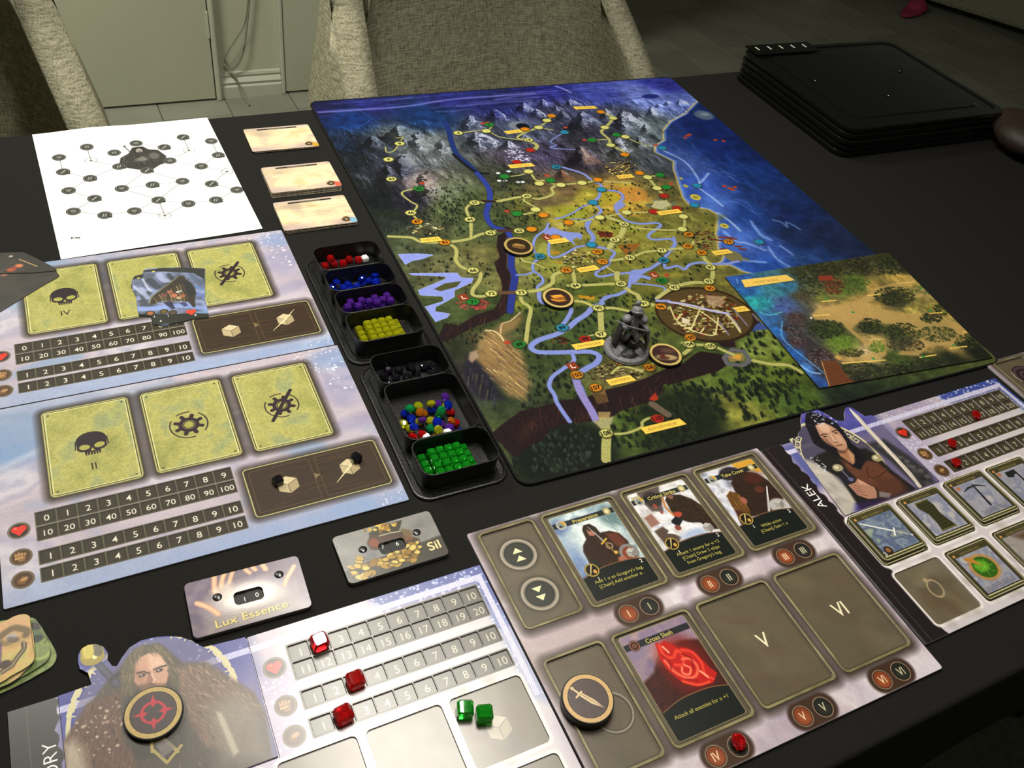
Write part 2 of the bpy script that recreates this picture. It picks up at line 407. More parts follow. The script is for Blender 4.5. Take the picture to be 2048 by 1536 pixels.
o = link('tablecloth', from_bm(bm), m_cloth, loc=(ox, oy, TZ)); tag(o, 'plain black cloth covering the whole table under the game', 'tablecloth')
for p in o.data.polygons: p.use_smooth = len(p.vertices) == 4

# ------------------------------------------------------------ chairs
def fabric_mat():
    m = node_mat('linen', '#8f8b74', 0.95, spec=0.1); nt = m.node_tree; b = nt.nodes['Principled BSDF']
    tc = nt.nodes.new('ShaderNodeTexCoord'); out = []
    for sc_, rot in (((420, 420, 60), 0), ((60, 60, 420), 0)):
        mp = nt.nodes.new('ShaderNodeMapping'); mp.inputs['Scale'].default_value = sc_
        ns = nt.nodes.new('ShaderNodeTexNoise'); ns.inputs['Scale'].default_value = 1.0; ns.inputs['Detail'].default_value = 4
        nt.links.new(tc.outputs['Object'], mp.inputs['Vector']); nt.links.new(mp.outputs['Vector'], ns.inputs['Vector']); out.append(ns)
    ad = nt.nodes.new('ShaderNodeMath'); ad.operation = 'ADD'; nt.links.new(out[0].outputs['Fac'], ad.inputs[0]); nt.links.new(out[1].outputs['Fac'], ad.inputs[1])
    r = nt.nodes.new('ShaderNodeValToRGB'); e = r.color_ramp.elements
    ml = nt.nodes.new('ShaderNodeMath'); ml.operation = 'MULTIPLY'; ml.inputs[1].default_value = 0.5; nt.links.new(ad.outputs[0], ml.inputs[0])
    e[0].position = 0.36; e[0].color = lin('#6b6753'); e[1].position = 0.62; e[1].color = lin('#a8a48c')
    nt.links.new(ml.outputs[0], r.inputs['Fac']); nt.links.new(r.outputs['Color'], b.inputs['Base Color'])
    bp = nt.nodes.new('ShaderNodeBump'); bp.inputs['Strength'].default_value = 0.5; bp.inputs['Distance'].default_value = 0.002
    nt.links.new(ad.outputs[0], bp.inputs['Height']); nt.links.new(bp.outputs['Normal'], b.inputs['Normal'])
    return m
m_linen = fabric_mat()
def lerp_tab(tab, t):
    for (a, x), (b, y) in zip(tab, tab[1:]):
        if t <= b: return x+(y-x)*(t-a)/(b-a)
    return tab[-1][1]
YF = [(0, -.05), (.2, -.05), (.42, -.03), (.76, .14), (1, .22)]
WH = [(0, .330), (.3, .335), (.42, .326), (.76, .287), (1, .262)]
def u_path(wd, yf, yb, r, n=8):
    pts = [(-wd, yf+(yb-r-yf)*i/6) for i in range(6)]
    pts += [(-wd+r-r*math.cos(math.pi/2*i/n), yb-r+r*math.sin(math.pi/2*i/n)) for i in range(n)]
    pts += [(-wd+r+(2*wd-2*r)*i/6, yb) for i in range(6)]
    pts += [(wd-r+r*math.sin(math.pi/2*i/n), yb-r+r*math.cos(math.pi/2*i/n)) for i in range(n)]
    pts += [(wd, yb-r+(yf-yb+r)*i/6) for i in range(7)]
    return pts
def shell_mesh():
    bm = bmesh.new(); rings = []
    for k in range(15):
        t = k/14; z = 0.36+0.60*t; tt = max(0, (z-0.45)/0.5); tt = min(tt, 1)
        wd = lerp_tab(WH, tt); yf = lerp_tab(YF, tt); yb = 0.25+0.07*t; th = 0.055-(0.02 if k == 14 else 0)
        outer = u_path(wd, yf, yb, 0.19); inner = u_path(wd-th, yf, yb-th, 0.15)[::-1]
        cap1 = [(wd-th/2+th/2*math.cos(a), yf-0.022*math.sin(a)) for a in (.5, 1.57, 2.64)]
        cap2 = [(-x, y) for x, y in cap1][::-1]
        zz = z-(0.0 if k < 14 else 0.006)
        rings.append([bm.verts.new((x, y, zz)) for x, y in outer+cap1+inner+cap2])
    for a, b in zip(rings, rings[1:]):
        for i in range(len(a)): bm.faces.new((a[i], a[(i+1) % len(a)], b[(i+1) % len(b)], b[i]))
    bm.faces.new(rings[0]); bm.faces.new(rings[-1])
    return from_bm(bm)
def make_chair(label, loc, rz):
    t = thing('dining_chair', label, 'chair', loc, rz, 'linen chairs behind the table')
    link('backrest', shell_mesh(), m_linen, t, smooth=True)
    bm = bmesh.new(); box_bm(bm, -.265, -.05, .40, .265, .18, .50, .03, 3)
    link('seat', from_bm(bm), m_linen, t, smooth=True)
    for sx in (-1, 1):
        pts = []
        for k in range(15):
            z = .40+.54*k/14; tt = max(0, min(1, (z-.45)/.5)); pts.append((sx*(lerp_tab(WH, tt)-.004), lerp_tab(YF, tt)-.004, z))
        link('piping', tube(pts, .0022, 6), m_linen, t, smooth=True)
        for sy in (-.03, .17): link('leg', tube([(sx*.22, sy, .40), (sx*.25, sy*1.1, 0)], [.02, .012], 10), m_wood, t)
    return t
ch = make_chair('grey-beige linen tub chair in the middle, directly behind the map', (0.722, 1.285, 0), math.radians(8))
c2 = ch.copy(); C.objects.link(c2); c2.location = (-0.262, 1.30, 0); c2.rotation_euler.z = math.radians(1)
c2['label'] = 'grey-beige linen tub chair at the left edge, behind the paper sheet'
for p in ch.children:
    q = p.copy(); C.objects.link(q); q.parent = c2

# ------------------------------------------------------------ sofa and slipper far behind on the right
m_sofa = node_mat('sofa_cloth', '#8d8b76', 0.9, noise=60, col2='#7f7d6a', bump=0.2, bscale=300)
sf = thing('sofa', 'pale sofa standing on the tiled floor at the upper right', 'sofa', (3.80, 3.35, 0), math.atan2(-.852, .523))
box('base', 0, 0, .045, 1.9, .85, .28, m_sofa, sf, .02, 2)
for i in range(2): box('seat_cushion', .02+.94*i, -.01, .285, .93+.94*i, .64, .44, m_sofa, sf, .04, 3)
box('backrest', 0, .64, .28, 1.9, .86, .82, m_sofa, sf, .05, 3)
for x in (.08, 1.82):
    for y in (.08, .77): box('leg', x-.02, y-.02, 0, x+.02, y+.02, .045, m_wood, sf)
for x in (-.14, 1.9): box('armrest', x, 0, .045, x+.14, .86, .58, m_sofa, sf, .04, 3)
m_pink = node_mat('pink_felt', '#b03a5c', 0.9, noise=90, col2='#9c3050')
sl = thing('slipper', 'small pink slipper lying on the floor beside the sofa', 'slipper', (3.86, 3.02, 0), 0.4)
bm = bmesh.new(); bmesh.ops.create_uvsphere(bm, u_segments=16, v_segments=10, radius=1)
for v in bm.verts: v.co = Vector((v.co.x*.125, v.co.y*(.045+.012*v.co.x), .012+v.co.z*.012))
link('sole', from_bm(bm), m_pink, sl, smooth=True)
bm = bmesh.new(); bmesh.ops.create_uvsphere(bm, u_segments=16, v_segments=10, radius=1)
for v in bm.verts: v.co = Vector((.05+v.co.x*.07, v.co.y*.05, .018+max(v.co.z, 0)*.045))
link('upper', from_bm(bm), m_pink, sl, smooth=True)

# ------------------------------------------------------------ stack of black plastic trays, brown pouch
m_black = node_mat('gloss_black_plastic', '#0c0c0b', 0.16, spec=0.5, bump=0.05, bscale=30)
m_mark = node_mat('white_print', '#d8d8cf', 0.5)
def lid_mesh(W, D, Hh):
    bm = bmesh.new()
    rings = []
    for ins, z in ((.004, 0), (.001, .0012), (0, .004), (0.0, Hh-.0015), (.0018, Hh), (.010, Hh), (.013, Hh-.002), (.030, Hh-.002), (.034, Hh-.0005)):
        lp = rr(ins*1000, ins*1000, (W-ins)*1000, (D-ins)*1000, 22, 6)
        rings.append([bm.verts.new((x/1000, y/1000, z)) for x, y in lp])
    for a, b in zip(rings, rings[1:]):
        for i in range(len(a)): bm.faces.new((a[i], a[(i+1) % len(a)], b[(i+1) % len(b)], b[i]))
    bm.faces.new(rings[0]); bm.faces.new(rings[-1])
    return from_bm(bm)
lm = lid_mesh(.348, .292, .0094)
NM = ['bottom black plastic tray of the stack on the right', 'second black plastic tray from the bottom of the stack', 'middle black plastic tray of the stack of five', 'fourth black plastic tray, just under the topmost one', 'topmost black plastic tray of the stack, with white marks']
for i in range(5):
    t = thing('plastic_tray', NM[i], 'tray', (1.063+.0012*math.sin(i*2.1), .846+.001*math.cos(i*1.7), TZ+.0003+i*.0100), math.radians(-1.2+.25*math.sin(i*3)), 'stacked black plastic trays')
    link('body', lm, m_black, t, smooth=False)
    if i == 4:
        box('hinge_tab', .012, .262, .0094, .152, .298, .0125, m_black, t, .0015, 2)
        for k in range(5): box('mark', .026+.026*k, .276, .0125, .0285+.026*k, .288, .0129, m_mark, t)
        for x, y in ((.06, .16), (.16, .09), (.26, .17)): link('glint_bump', lathe([(0, .0122), (.003, .0118), (.0042, .009)], 12), m_black, t, (x, y, 0), smooth=True)  # small bumps added to the top tray to give specks of reflection
m_brown = node_mat('brown_leather', '#2c1d16', 0.6, noise=30, col2='#21150f', bump=0.3, bscale=150)
po = thing('pouch', 'dark brown soft pouch at the right edge near the tray stack', 'pouch', (1.437, .785, TZ+.001))
bm = bmesh.new(); bmesh.ops.create_uvsphere(bm, u_segments=28, v_segments=18, radius=1)
for v in bm.verts:
    k = 1+.07*math.sin(v.co.x*6)*math.cos(v.co.y*5); v.co = Vector((v.co.x*.075*k, v.co.y*.085*k, .030+v.co.z*.030*k))
link('bag', from_bm(bm), m_brown, po, smooth=True)
link('drawstring', tube(smooth([(.03+.02*math.cos(a), .02+.014*math.sin(a), .0605) for a in [i*.8 for i in range(8)]], 4), .0016, 6), m_brown, po)

# ============================================================ map mat artwork
A_ = (600, 140, .234375); B_ = (1000, 140, .234375); C_ = (740, 440, .234375); D_ = (1120, 440, .234375); E_ = (860, 640, .263672)
P_ = (0, 0, 1.0); F_ = (1400, 440, .31641)
MF = Frame(327*1.0, 1174*1.0, -1.9, 3.0)
MW, MH = 632, 764
cv = Canvas(MW, MH, 2.0, '#50583c', -4, -8)
def idw(cv, fr, pts, step=8, power=3.0):
    q = np.array([fr.mm((p[0], p[1])) for p in pts]); cols = np.array([hexc(p[2]) for p in pts])
    h, w_ = cv.H//step+2, cv.W//step+2
    Y, X = np.mgrid[0:h, 0:w_]*(step/cv.k); X = X+cv.u0; Y = Y+cv.v0
    d = (X[..., None]-q[:, 0])**2+(Y[..., None]-q[:, 1])**2; wt = 1/(d+30)**(power/2+.4)
    g = (wt[..., None]*cols).sum(2)/wt.sum(2)[..., None]
    return np.stack([_up(g[..., c], cv.H, cv.W) for c in range(3)], -1)
LAND = [(640,215,'#26274d'),(740,205,'#2f3368'),(900,190,'#333872'),(1100,175,'#2f3274'),(1330,165,'#3a3f86'),(700,240,'#1f3c6b'),(850,235,'#223f68'),(1000,215,'#2c3262'),
(1200,190,'#4a5396'),(1300,195,'#6e7bb4'),(1390,205,'#5d6a9c'),(700,320,'#22262b'),(690,290,'#1f2c40'),(740,290,'#2a2f38'),(790,275,'#50565a'),(840,310,'#62666a'),(870,290,'#5c6062'),(760,400,'#1f2427'),
(820,400,'#2c2938'),(850,370,'#655c5a'),(900,380,'#5f6455'),(790,340,'#33343f'),(760,440,'#343b36'),(900,420,'#545a42'),(960,450,'#545c42'),(980,270,'#444856'),(1050,260,'#4b5164'),
(1150,230,'#40435a'),(1160,260,'#33333f'),(1240,230,'#424656'),(1300,250,'#586066'),(1100,310,'#433f54'),(1160,320,'#352f3a'),(1250,310,'#46484a'),(1320,330,'#454a52'),(1040,320,'#4a4352'),
(1010,350,'#3f4339'),(1340,280,'#4d555c'),(1100,400,'#6b6149'),(1180,400,'#98904a'),(1260,390,'#a88c50'),(1240,420,'#a08a48'),(1330,380,'#6a6444'),(1350,440,'#6d6d40'),(1400,470,'#7a7648'),
(1250,450,'#827f44'),(1120,440,'#938a4e'),(1060,440,'#55583a'),(1130,380,'#6a5a48'),(1000,450,'#4c563c'),(950,400,'#4a523a'),(830,500,'#565c48'),(900,540,'#67664c'),(960,520,'#6c6a4a'),
(1010,560,'#74744e'),(860,640,'#495339'),(960,640,'#4a5638'),(1000,620,'#465333'),(1100,520,'#84854a'),(1150,520,'#757043'),(1250,520,'#787842'),(1300,560,'#6b6c3d'),(1350,560,'#666840'),
(1200,600,'#4c5836'),(1300,620,'#5a6038'),(1150,660,'#4a5736'),(1080,720,'#465236'),(1000,780,'#424d38'),(1380,600,'#6a5c3c'),(980,700,'#8a7a5c'),(960,760,'#403c46'),(930,700,'#3c4030'),
(1100,870,'#33392e'),(1200,850,'#58683a'),(1300,830,'#50602f'),(1450,700,'#4c5a35'),(1500,770,'#5e6e3a'),(1400,820,'#54613a'),(1520,700,'#727c48'),(1600,800,'#4f6034'),(1480,830,'#7c7c46'),
(1700,800,'#343d33'),(1560,740,'#687238'),(1180,710,'#4a5636'),(1230,745,'#6a6444'),(1020,900,'#5a6440'),(1100,935,'#2f352d')]
SEA = [(1400,260,'#20366e'),(1450,300,'#233d78'),(1500,350,'#27467c'),(1550,400,'#2c4270'),(1650,460,'#2d3a5c'),(1500,430,'#304f88'),(1480,480,'#5673b4'),(1550,500,'#4661a0'),(1350,260,'#33487a'),
(1440,410,'#5a76b8'),(1400,370,'#4a65ac'),(1560,540,'#365a9c'),(1700,480,'#2f3a58'),(1600,430,'#263a66'),(1600,480,'#2a3c60'),(1500,300,'#203668'),(1370,330,'#50659c'),(1620,520,'#34507c')]
land = idw(cv, MF, LAND); sea = idw(cv, MF, SEA)
n1 = fbm(cv.H, cv.W, 26, 4, 3)[..., None]; n2 = fbm(cv.H, cv.W, 9, 3, 8)[..., None]
cv.a = land*(0.80+0.28*n1+0.12*n2)*1.04
m = lambda z, p: MF.px(z, p)
coast = m(B_, [(1700,250),(1580,370),(1450,440),(1390,520),(1400,600),(1330,640),(1320,700),(1400,740),(1480,780),(1480,850),(1500,900),(1530,1000),(1560,1090),(1620,1160),(1780,1190),(1850,1230),(1850,1330),(1840,1400),(1870,1470)])+m(D_, [(1340,180),(1350,250),(1400,300),(1380,350),(1330,380),(1450,385),(1560,440),(1640,460),(1700,520),(1800,800),(2100,1100)])+[(700, 700), (700, -60)]
land_a = cv.a.copy(); cv.a = sea*(0.86+0.2*n1)
for seed, col in ((1, '#8fa6d8'), (2, '#a7b8e6')):     # foam lines
    rg = random.Random(seed)
    for _ in range(46):
        x, y = rg.uniform(1330, 1700), rg.uniform(270, 560)
        p = [(x, y)];
        for k in range(6): p.append((p[-1][0]+rg.uniform(2, 14), p[-1][1]+rg.uniform(-1, 10)))
        dd = abs((x-1330)-(y-270)*.9)
        cv.curve([MF.mm(q) for q in p], rg.uniform(1.0, 3.2), col, al=max(.03, .5-dd/240)*.5, f=4)
for pts, wd in (([(1400,690),(1560,770),(1640,850),(1690,930),(1700,960)], 3), ([(1690,980),(1740,930),(1780,880)], 3), ([(1700,1010),(1800,1080),(1900,1160)], 3.4), ([(1390,500),(1480,430),(1600,370)], 2), ([(1860,1220),(1960,1290),(2048,1370)], 4)):
    cv.curve(m(B_, pts), wd, '#c2cff0', al=.6, f=3)
for pts, wd in (([(1630,10),(1660,60),(1720,130),(1800,170)], 5), ([(1820,0),(1890,20),(1940,60),(1930,20),(2000,50),(2048,80)], 3), ([(1400,100),(1500,180),(1600,200),(1750,260)], 4), ([(1780,230),(1850,330),(1960,400)], 3.5), ([(1880,220),(1990,300)], 3), ([(1500,330),(1620,350),(1750,360)], 5)):
    cv.curve(m(D_, pts), wd, '#a9bdea', al=.5, f=3)
sea_a = cv.a; cv.a = land_a
msk = Canvas(MW, MH, 2.0, '#000000', -4, -8); msk.poly(coast, '#ffffff', f=1.2); mk = msk.a[..., :1]
cv.a = land_a*(1-mk)+sea_a*mk
cv.line(coast[:-3], 3.2, '#b9a86c', al=.75, f=2); cv.line([(x+3.2, y) for x, y in coast[:-3]], 3.0, '#8fa3d6', al=.55, f=3)
for p, rx, ry in (((1545,925), 9, 8), ((1585,990), 12, 10), ((1668,1085), 28, 18), ((1915,1330), 22, 14)):
    q = m(B_, [p])[0]; k = .234*.95; cv.ell(q[0], q[1], rx*k*1.25, ry*k*1.9, '#b6aa5e', f=1.5); cv.ell(q[0], q[1], rx*k*.7, ry*k, '#8f8c45', f=1.5)
q = m(B_, [(1740, 385)])[0]; cv.ell(q[0], q[1], 17, 16, '#6f7a86', al=.8, f=6); cv.ell(q[0]+3, q[1]-2, 8, 6, '#8f979c', al=.6, f=4)
# sky streaks along the top
rg = random.Random(9)
for _ in range(70):
    x = rg.uniform(620, 1330); y = 208-(x-620)*.066+rg.uniform(-6, 34); L = rg.uniform(40, 170)
    cv.curve([MF.mm((x, y)), MF.mm((x+L*.5, y-L*.05+rg.uniform(-3, 3))), MF.mm((x+L, y-L*.08))], rg.uniform(1, 4.5), rg.choice(['#6f6fae', '#8a8cc8', '#23265a', '#4a4d92', '#9aa0d6']), al=rg.uniform(.12, .4), f=4)
cv.curve(m(A_, [(160,360),(500,340),(900,310),(1300,250),(1700,220),(2000,200)]), 5, '#8483c0', al=.7, f=4)
cv.curve(m(B_, [(480,140),(540,160),(600,190)]), 5, '#9da2d8', al=.7, f=4)
cv.ell(*m(B_, [(1285, 225)])[0], 16, 8, '#27306e', al=.85, f=2); cv.curve(m(B_, [(960,290),(1100,250),(1230,232)]), 1.8, '#2b3474', al=.7)
for a_, b_ in (((490,330),(760,480)), ((600,420),(500,480)), ((350,480),(520,530))): cv.curve(m(A_, [a_, ((a_[0]+b_[0])/2, (a_[1]+b_[1])/2+14), b_]), 1.2, '#4c7cc0', al=.6, f=1.5)

# mountains, painted as relief: ridged noise plus drawn peaks, lit from the right
def ridged(H, W, cell, seed, octv=5, ax=1, ay=1):
    r = np.random.RandomState(seed); o = np.zeros((H, W), np.float32); amp = 1; t = 0
    for k in range(octv):
        cx, cy = max(cell*ax/1.9**k, 2), max(cell*ay/1.9**k, 2); o += amp*(1-np.abs(2*_up(r.rand(int(H/cy)+3, int(W/cx)+3), H, W)-1)); t += amp; amp *= .58
    return o/t
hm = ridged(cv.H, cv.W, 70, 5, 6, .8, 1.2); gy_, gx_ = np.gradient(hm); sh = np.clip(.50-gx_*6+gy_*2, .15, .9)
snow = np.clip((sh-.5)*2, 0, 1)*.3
PK = [(A_,1180,250,60,90,60),(A_,1035,358,70,200,80),(B_,200,250,60,120,60),(B_,360,245,60,130,80),(B_,590,245,60,130,80),(B_,470,300,50,90,60),(B_,1530,250,60,150,70),(B_,1425,262,60,80,50),(B_,1345,285,50,80,50),(A_,1900,270,90,130,100),(B_,1290,308,70,150,110),(A_,1660,330,120,150,130),(B_,300,330,80,120,90),
      (B_,890,325,60,150,110),(B_,1180,400,70,130,110),(A_,840,470,330,400,230),(A_,1430,385,110,260,160),(B_,520,340,80,110,110),(B_,690,350,160,250,190),(B_,1035,340,130,290,240),(B_,1240,450,70,110,110),(A_,1500,525,190,300,190),(A_,600,560,160,200,150),(B_,180,540,100,150,100),(B_,60,600,100,130,90),(A_,1190,590,140,150,170),
      (B_,1180,560,90,160,140),(B_,990,570,90,260,190),(A_,990,520,130,200,220),(B_,680,650,200,360,210),(A_,860,715,260,360,360),(A_,1060,850,150,370,330),(A_,740,800,150,150,200),(B_,520,850,120,130,100)]
TK = [fbm(cv.H, cv.W, 18, 4, 60+k) for k in range(3)]
YY, XX = np.mgrid[0:cv.H, 0:cv.W].astype(np.float32)
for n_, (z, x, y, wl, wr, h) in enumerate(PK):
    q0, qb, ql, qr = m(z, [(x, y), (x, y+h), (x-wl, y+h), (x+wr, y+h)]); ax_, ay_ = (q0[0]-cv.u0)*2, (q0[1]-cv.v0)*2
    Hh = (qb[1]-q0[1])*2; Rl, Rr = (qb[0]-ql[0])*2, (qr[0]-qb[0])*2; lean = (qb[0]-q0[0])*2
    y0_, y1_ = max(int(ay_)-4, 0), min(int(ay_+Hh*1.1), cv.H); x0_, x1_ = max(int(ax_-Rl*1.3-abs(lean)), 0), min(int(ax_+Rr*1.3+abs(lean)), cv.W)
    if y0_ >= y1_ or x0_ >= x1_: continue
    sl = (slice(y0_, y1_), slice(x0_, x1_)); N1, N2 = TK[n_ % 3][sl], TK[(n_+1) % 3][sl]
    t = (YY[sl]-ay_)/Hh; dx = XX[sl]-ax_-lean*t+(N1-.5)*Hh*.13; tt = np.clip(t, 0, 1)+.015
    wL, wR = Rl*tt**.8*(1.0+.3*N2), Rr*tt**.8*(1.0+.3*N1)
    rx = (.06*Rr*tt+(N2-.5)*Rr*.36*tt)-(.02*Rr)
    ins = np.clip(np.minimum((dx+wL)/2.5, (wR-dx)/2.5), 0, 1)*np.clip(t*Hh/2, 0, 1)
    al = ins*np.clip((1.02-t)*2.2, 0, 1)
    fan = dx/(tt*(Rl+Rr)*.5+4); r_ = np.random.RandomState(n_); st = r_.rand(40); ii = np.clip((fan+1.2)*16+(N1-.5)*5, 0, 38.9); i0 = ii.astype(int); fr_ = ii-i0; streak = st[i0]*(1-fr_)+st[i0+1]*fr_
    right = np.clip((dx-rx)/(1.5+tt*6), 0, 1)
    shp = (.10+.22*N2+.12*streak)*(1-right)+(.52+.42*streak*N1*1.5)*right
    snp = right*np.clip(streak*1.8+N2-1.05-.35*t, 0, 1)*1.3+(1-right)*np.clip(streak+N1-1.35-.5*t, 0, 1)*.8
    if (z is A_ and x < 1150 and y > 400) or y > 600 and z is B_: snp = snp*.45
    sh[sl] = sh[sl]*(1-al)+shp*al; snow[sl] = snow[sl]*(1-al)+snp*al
mm_ = Canvas(MW, MH, 2.0, '#000000', -4, -8)
mm_.poly([MF.mm(p) for p in [(650,268),(700,255),(745,248),(800,246),(850,252),(885,262),(905,300),(910,330),(950,360),(965,400),(900,430),(840,430),(760,400),(690,370),(640,300)]], '#ffffff', f=26)
mm_.poly([MF.mm(p) for p in [(905,252),(935,226),(1000,218),(1040,205),(1120,190),(1200,200),(1290,196),(1420,200),(1385,250),(1335,280),(1330,330),(1300,352),(1200,345),(1130,352),(1060,345),(985,352),(940,320),(915,290)]], '#ffffff', f=22)
mm_.poly([MF.mm(p) for p in [(800,255),(840,240),(880,246),(850,256)]], '#ffffff', f=8)
mw_ = mm_.a[..., :1]*(1-mk)
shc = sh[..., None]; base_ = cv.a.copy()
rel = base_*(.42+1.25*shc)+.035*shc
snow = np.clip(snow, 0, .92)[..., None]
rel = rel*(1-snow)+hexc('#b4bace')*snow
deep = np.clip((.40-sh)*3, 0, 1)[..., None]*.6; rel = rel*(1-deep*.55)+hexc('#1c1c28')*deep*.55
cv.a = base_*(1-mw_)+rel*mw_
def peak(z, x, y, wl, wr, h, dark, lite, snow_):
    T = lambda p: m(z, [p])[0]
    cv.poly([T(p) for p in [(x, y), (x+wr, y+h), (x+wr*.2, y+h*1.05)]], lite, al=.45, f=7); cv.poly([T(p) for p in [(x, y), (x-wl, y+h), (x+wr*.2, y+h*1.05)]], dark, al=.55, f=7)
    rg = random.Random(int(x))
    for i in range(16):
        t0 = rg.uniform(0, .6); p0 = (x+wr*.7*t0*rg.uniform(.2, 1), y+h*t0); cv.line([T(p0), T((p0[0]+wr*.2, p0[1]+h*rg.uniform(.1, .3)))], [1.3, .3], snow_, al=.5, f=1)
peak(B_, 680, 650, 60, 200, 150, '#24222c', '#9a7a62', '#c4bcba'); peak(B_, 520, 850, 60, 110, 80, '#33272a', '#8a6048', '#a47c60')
cv.clouds(['#000000', '#000000', '#000000'], 30, al=0)
cv.ell(*m(A_, [(1860,475)])[0], 15, 13, '#7c808c', f=4); cv.ell(*m(A_, [(1900,480)])[0], 10, 9, '#17182c', f=2)
cv.specks(60, (*m(A_, [(1740,690)])[0], *m(A_, [(1980,770)])[0]), .8, 2.4, '#c9cdea', 7)
for p in ((1690,880),(1780,865),(1700,945),(1750,945),(1860,955),(1900,955)): cv.ell(*m(A_, [p])[0], 3, 2.6, '#c4cdd2', f=1)

# green country patches
rg = random.Random(31)
for _ in range(130):
    x = rg.uniform(980, 1450); y = rg.uniform(370, 620); q = MF.mm((x, y))
    if msk.a[max(0, min(int((q[1]-cv.v0)*2), cv.H-1)), max(0, min(int((q[0]-cv.u0)*2), cv.W-1)), 0] > .5: continue
    cv.ell(q[0], q[1], rg.uniform(5, 22), rg.uniform(3, 10), rg.choice(['#8f9a3e', '#b0a648', '#6d6f3a', '#5c6434', '#a9a350', '#767044']), rg.uniform(-30, 30), al=rg.uniform(.12, .42), f=5)
for p, c, rx, ry in (((930,1080),'#a9a034',18,14),((1130,1060),'#b4854a',22,20),((620,1220),'#8f963c',24,15),((500,1190),'#8f8c3c',16,10),((1150,1210),'#a18748',14,6),((900,1100),'#9a9040',14,14)):
    cv.ell(*m(B_, [p])[0], rx, ry, c, al=.6, f=7)
for z, p, c in ((D_, [(490,215),(690,195),(650,250),(560,300)], '#8a6032'),(D_, [(150,640),(300,655),(290,680),(170,665)], '#b98a2e'),(C_, [(1540,270),(1610,265),(1620,290),(1550,290)], '#a8803a'),(C_, [(1560,360),(1640,350),(1630,375)], '#a07c3a'),
                (D_, [(200,580),(380,560),(400,620),(230,640)], '#5c6430'),(C_, [(1900,560),(2048,540),(2048,610),(1860,620)], '#5a6630'),(B_, [(830,1370),(970,1395),(950,1430),(850,1420)], '#6a2f24'),(D_, [(540,340),(640,320),(600,380)], '#8a7440')):
    cv.poly(m(z, p), c, al=.85, f=1.5)
# trees
def trees(n, z, x0, y0, x1, y1, seed, hmin=2.2, hmax=5, lean=0.35, col=('#262e24', '#1f2820', '#323a2a'), avoid=True):
    rg = random.Random(seed)
    for _ in range(n):
        q = m(z, [(rg.uniform(x0, x1), rg.uniform(y0, y1))])[0]
        iy, ix = int((q[1]-cv.v0)*2), int((q[0]-cv.u0)*2)
        if not (0 <= iy < cv.H and 0 <= ix < cv.W) or (avoid and msk.a[iy, ix, 0] > .5): continue
        h = rg.uniform(hmin, hmax); r = rg.uniform(.35, .7)*h/2
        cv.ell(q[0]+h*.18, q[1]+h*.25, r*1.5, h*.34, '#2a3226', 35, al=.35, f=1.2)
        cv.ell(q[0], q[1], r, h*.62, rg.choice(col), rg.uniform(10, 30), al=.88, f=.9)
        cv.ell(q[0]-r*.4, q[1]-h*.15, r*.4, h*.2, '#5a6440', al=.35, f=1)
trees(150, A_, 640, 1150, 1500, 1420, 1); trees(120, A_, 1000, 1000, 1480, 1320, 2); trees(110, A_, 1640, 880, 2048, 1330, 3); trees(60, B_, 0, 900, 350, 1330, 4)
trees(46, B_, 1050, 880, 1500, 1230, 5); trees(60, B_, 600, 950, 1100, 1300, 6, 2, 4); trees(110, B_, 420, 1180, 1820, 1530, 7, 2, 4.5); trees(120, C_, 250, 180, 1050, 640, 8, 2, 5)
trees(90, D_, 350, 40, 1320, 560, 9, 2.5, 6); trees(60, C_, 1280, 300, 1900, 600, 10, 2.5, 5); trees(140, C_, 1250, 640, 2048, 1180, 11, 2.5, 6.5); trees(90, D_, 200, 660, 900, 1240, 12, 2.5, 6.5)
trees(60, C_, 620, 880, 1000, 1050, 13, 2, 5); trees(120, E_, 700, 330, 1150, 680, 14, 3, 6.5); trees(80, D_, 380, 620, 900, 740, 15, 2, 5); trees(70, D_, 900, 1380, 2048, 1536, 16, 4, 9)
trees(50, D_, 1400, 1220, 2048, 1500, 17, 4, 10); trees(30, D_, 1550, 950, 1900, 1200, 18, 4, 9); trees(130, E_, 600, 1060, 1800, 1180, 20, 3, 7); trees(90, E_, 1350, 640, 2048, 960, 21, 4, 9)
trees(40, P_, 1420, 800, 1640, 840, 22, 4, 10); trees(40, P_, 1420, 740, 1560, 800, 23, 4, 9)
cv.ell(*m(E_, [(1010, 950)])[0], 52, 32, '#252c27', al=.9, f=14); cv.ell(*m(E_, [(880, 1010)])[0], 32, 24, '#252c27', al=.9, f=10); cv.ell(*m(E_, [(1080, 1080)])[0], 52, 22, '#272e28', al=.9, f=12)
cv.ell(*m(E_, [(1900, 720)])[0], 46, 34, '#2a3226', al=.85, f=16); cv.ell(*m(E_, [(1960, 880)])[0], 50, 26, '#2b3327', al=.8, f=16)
trees(260, E_, 780, 830, 1240, 1140, 24, 3, 6, col=('#3a443c', '#1c231f', '#434d46', '#2a332c')); trees(120, E_, 1700, 620, 2048, 960, 25, 3, 6, col=('#1f271f', '#38422f'))
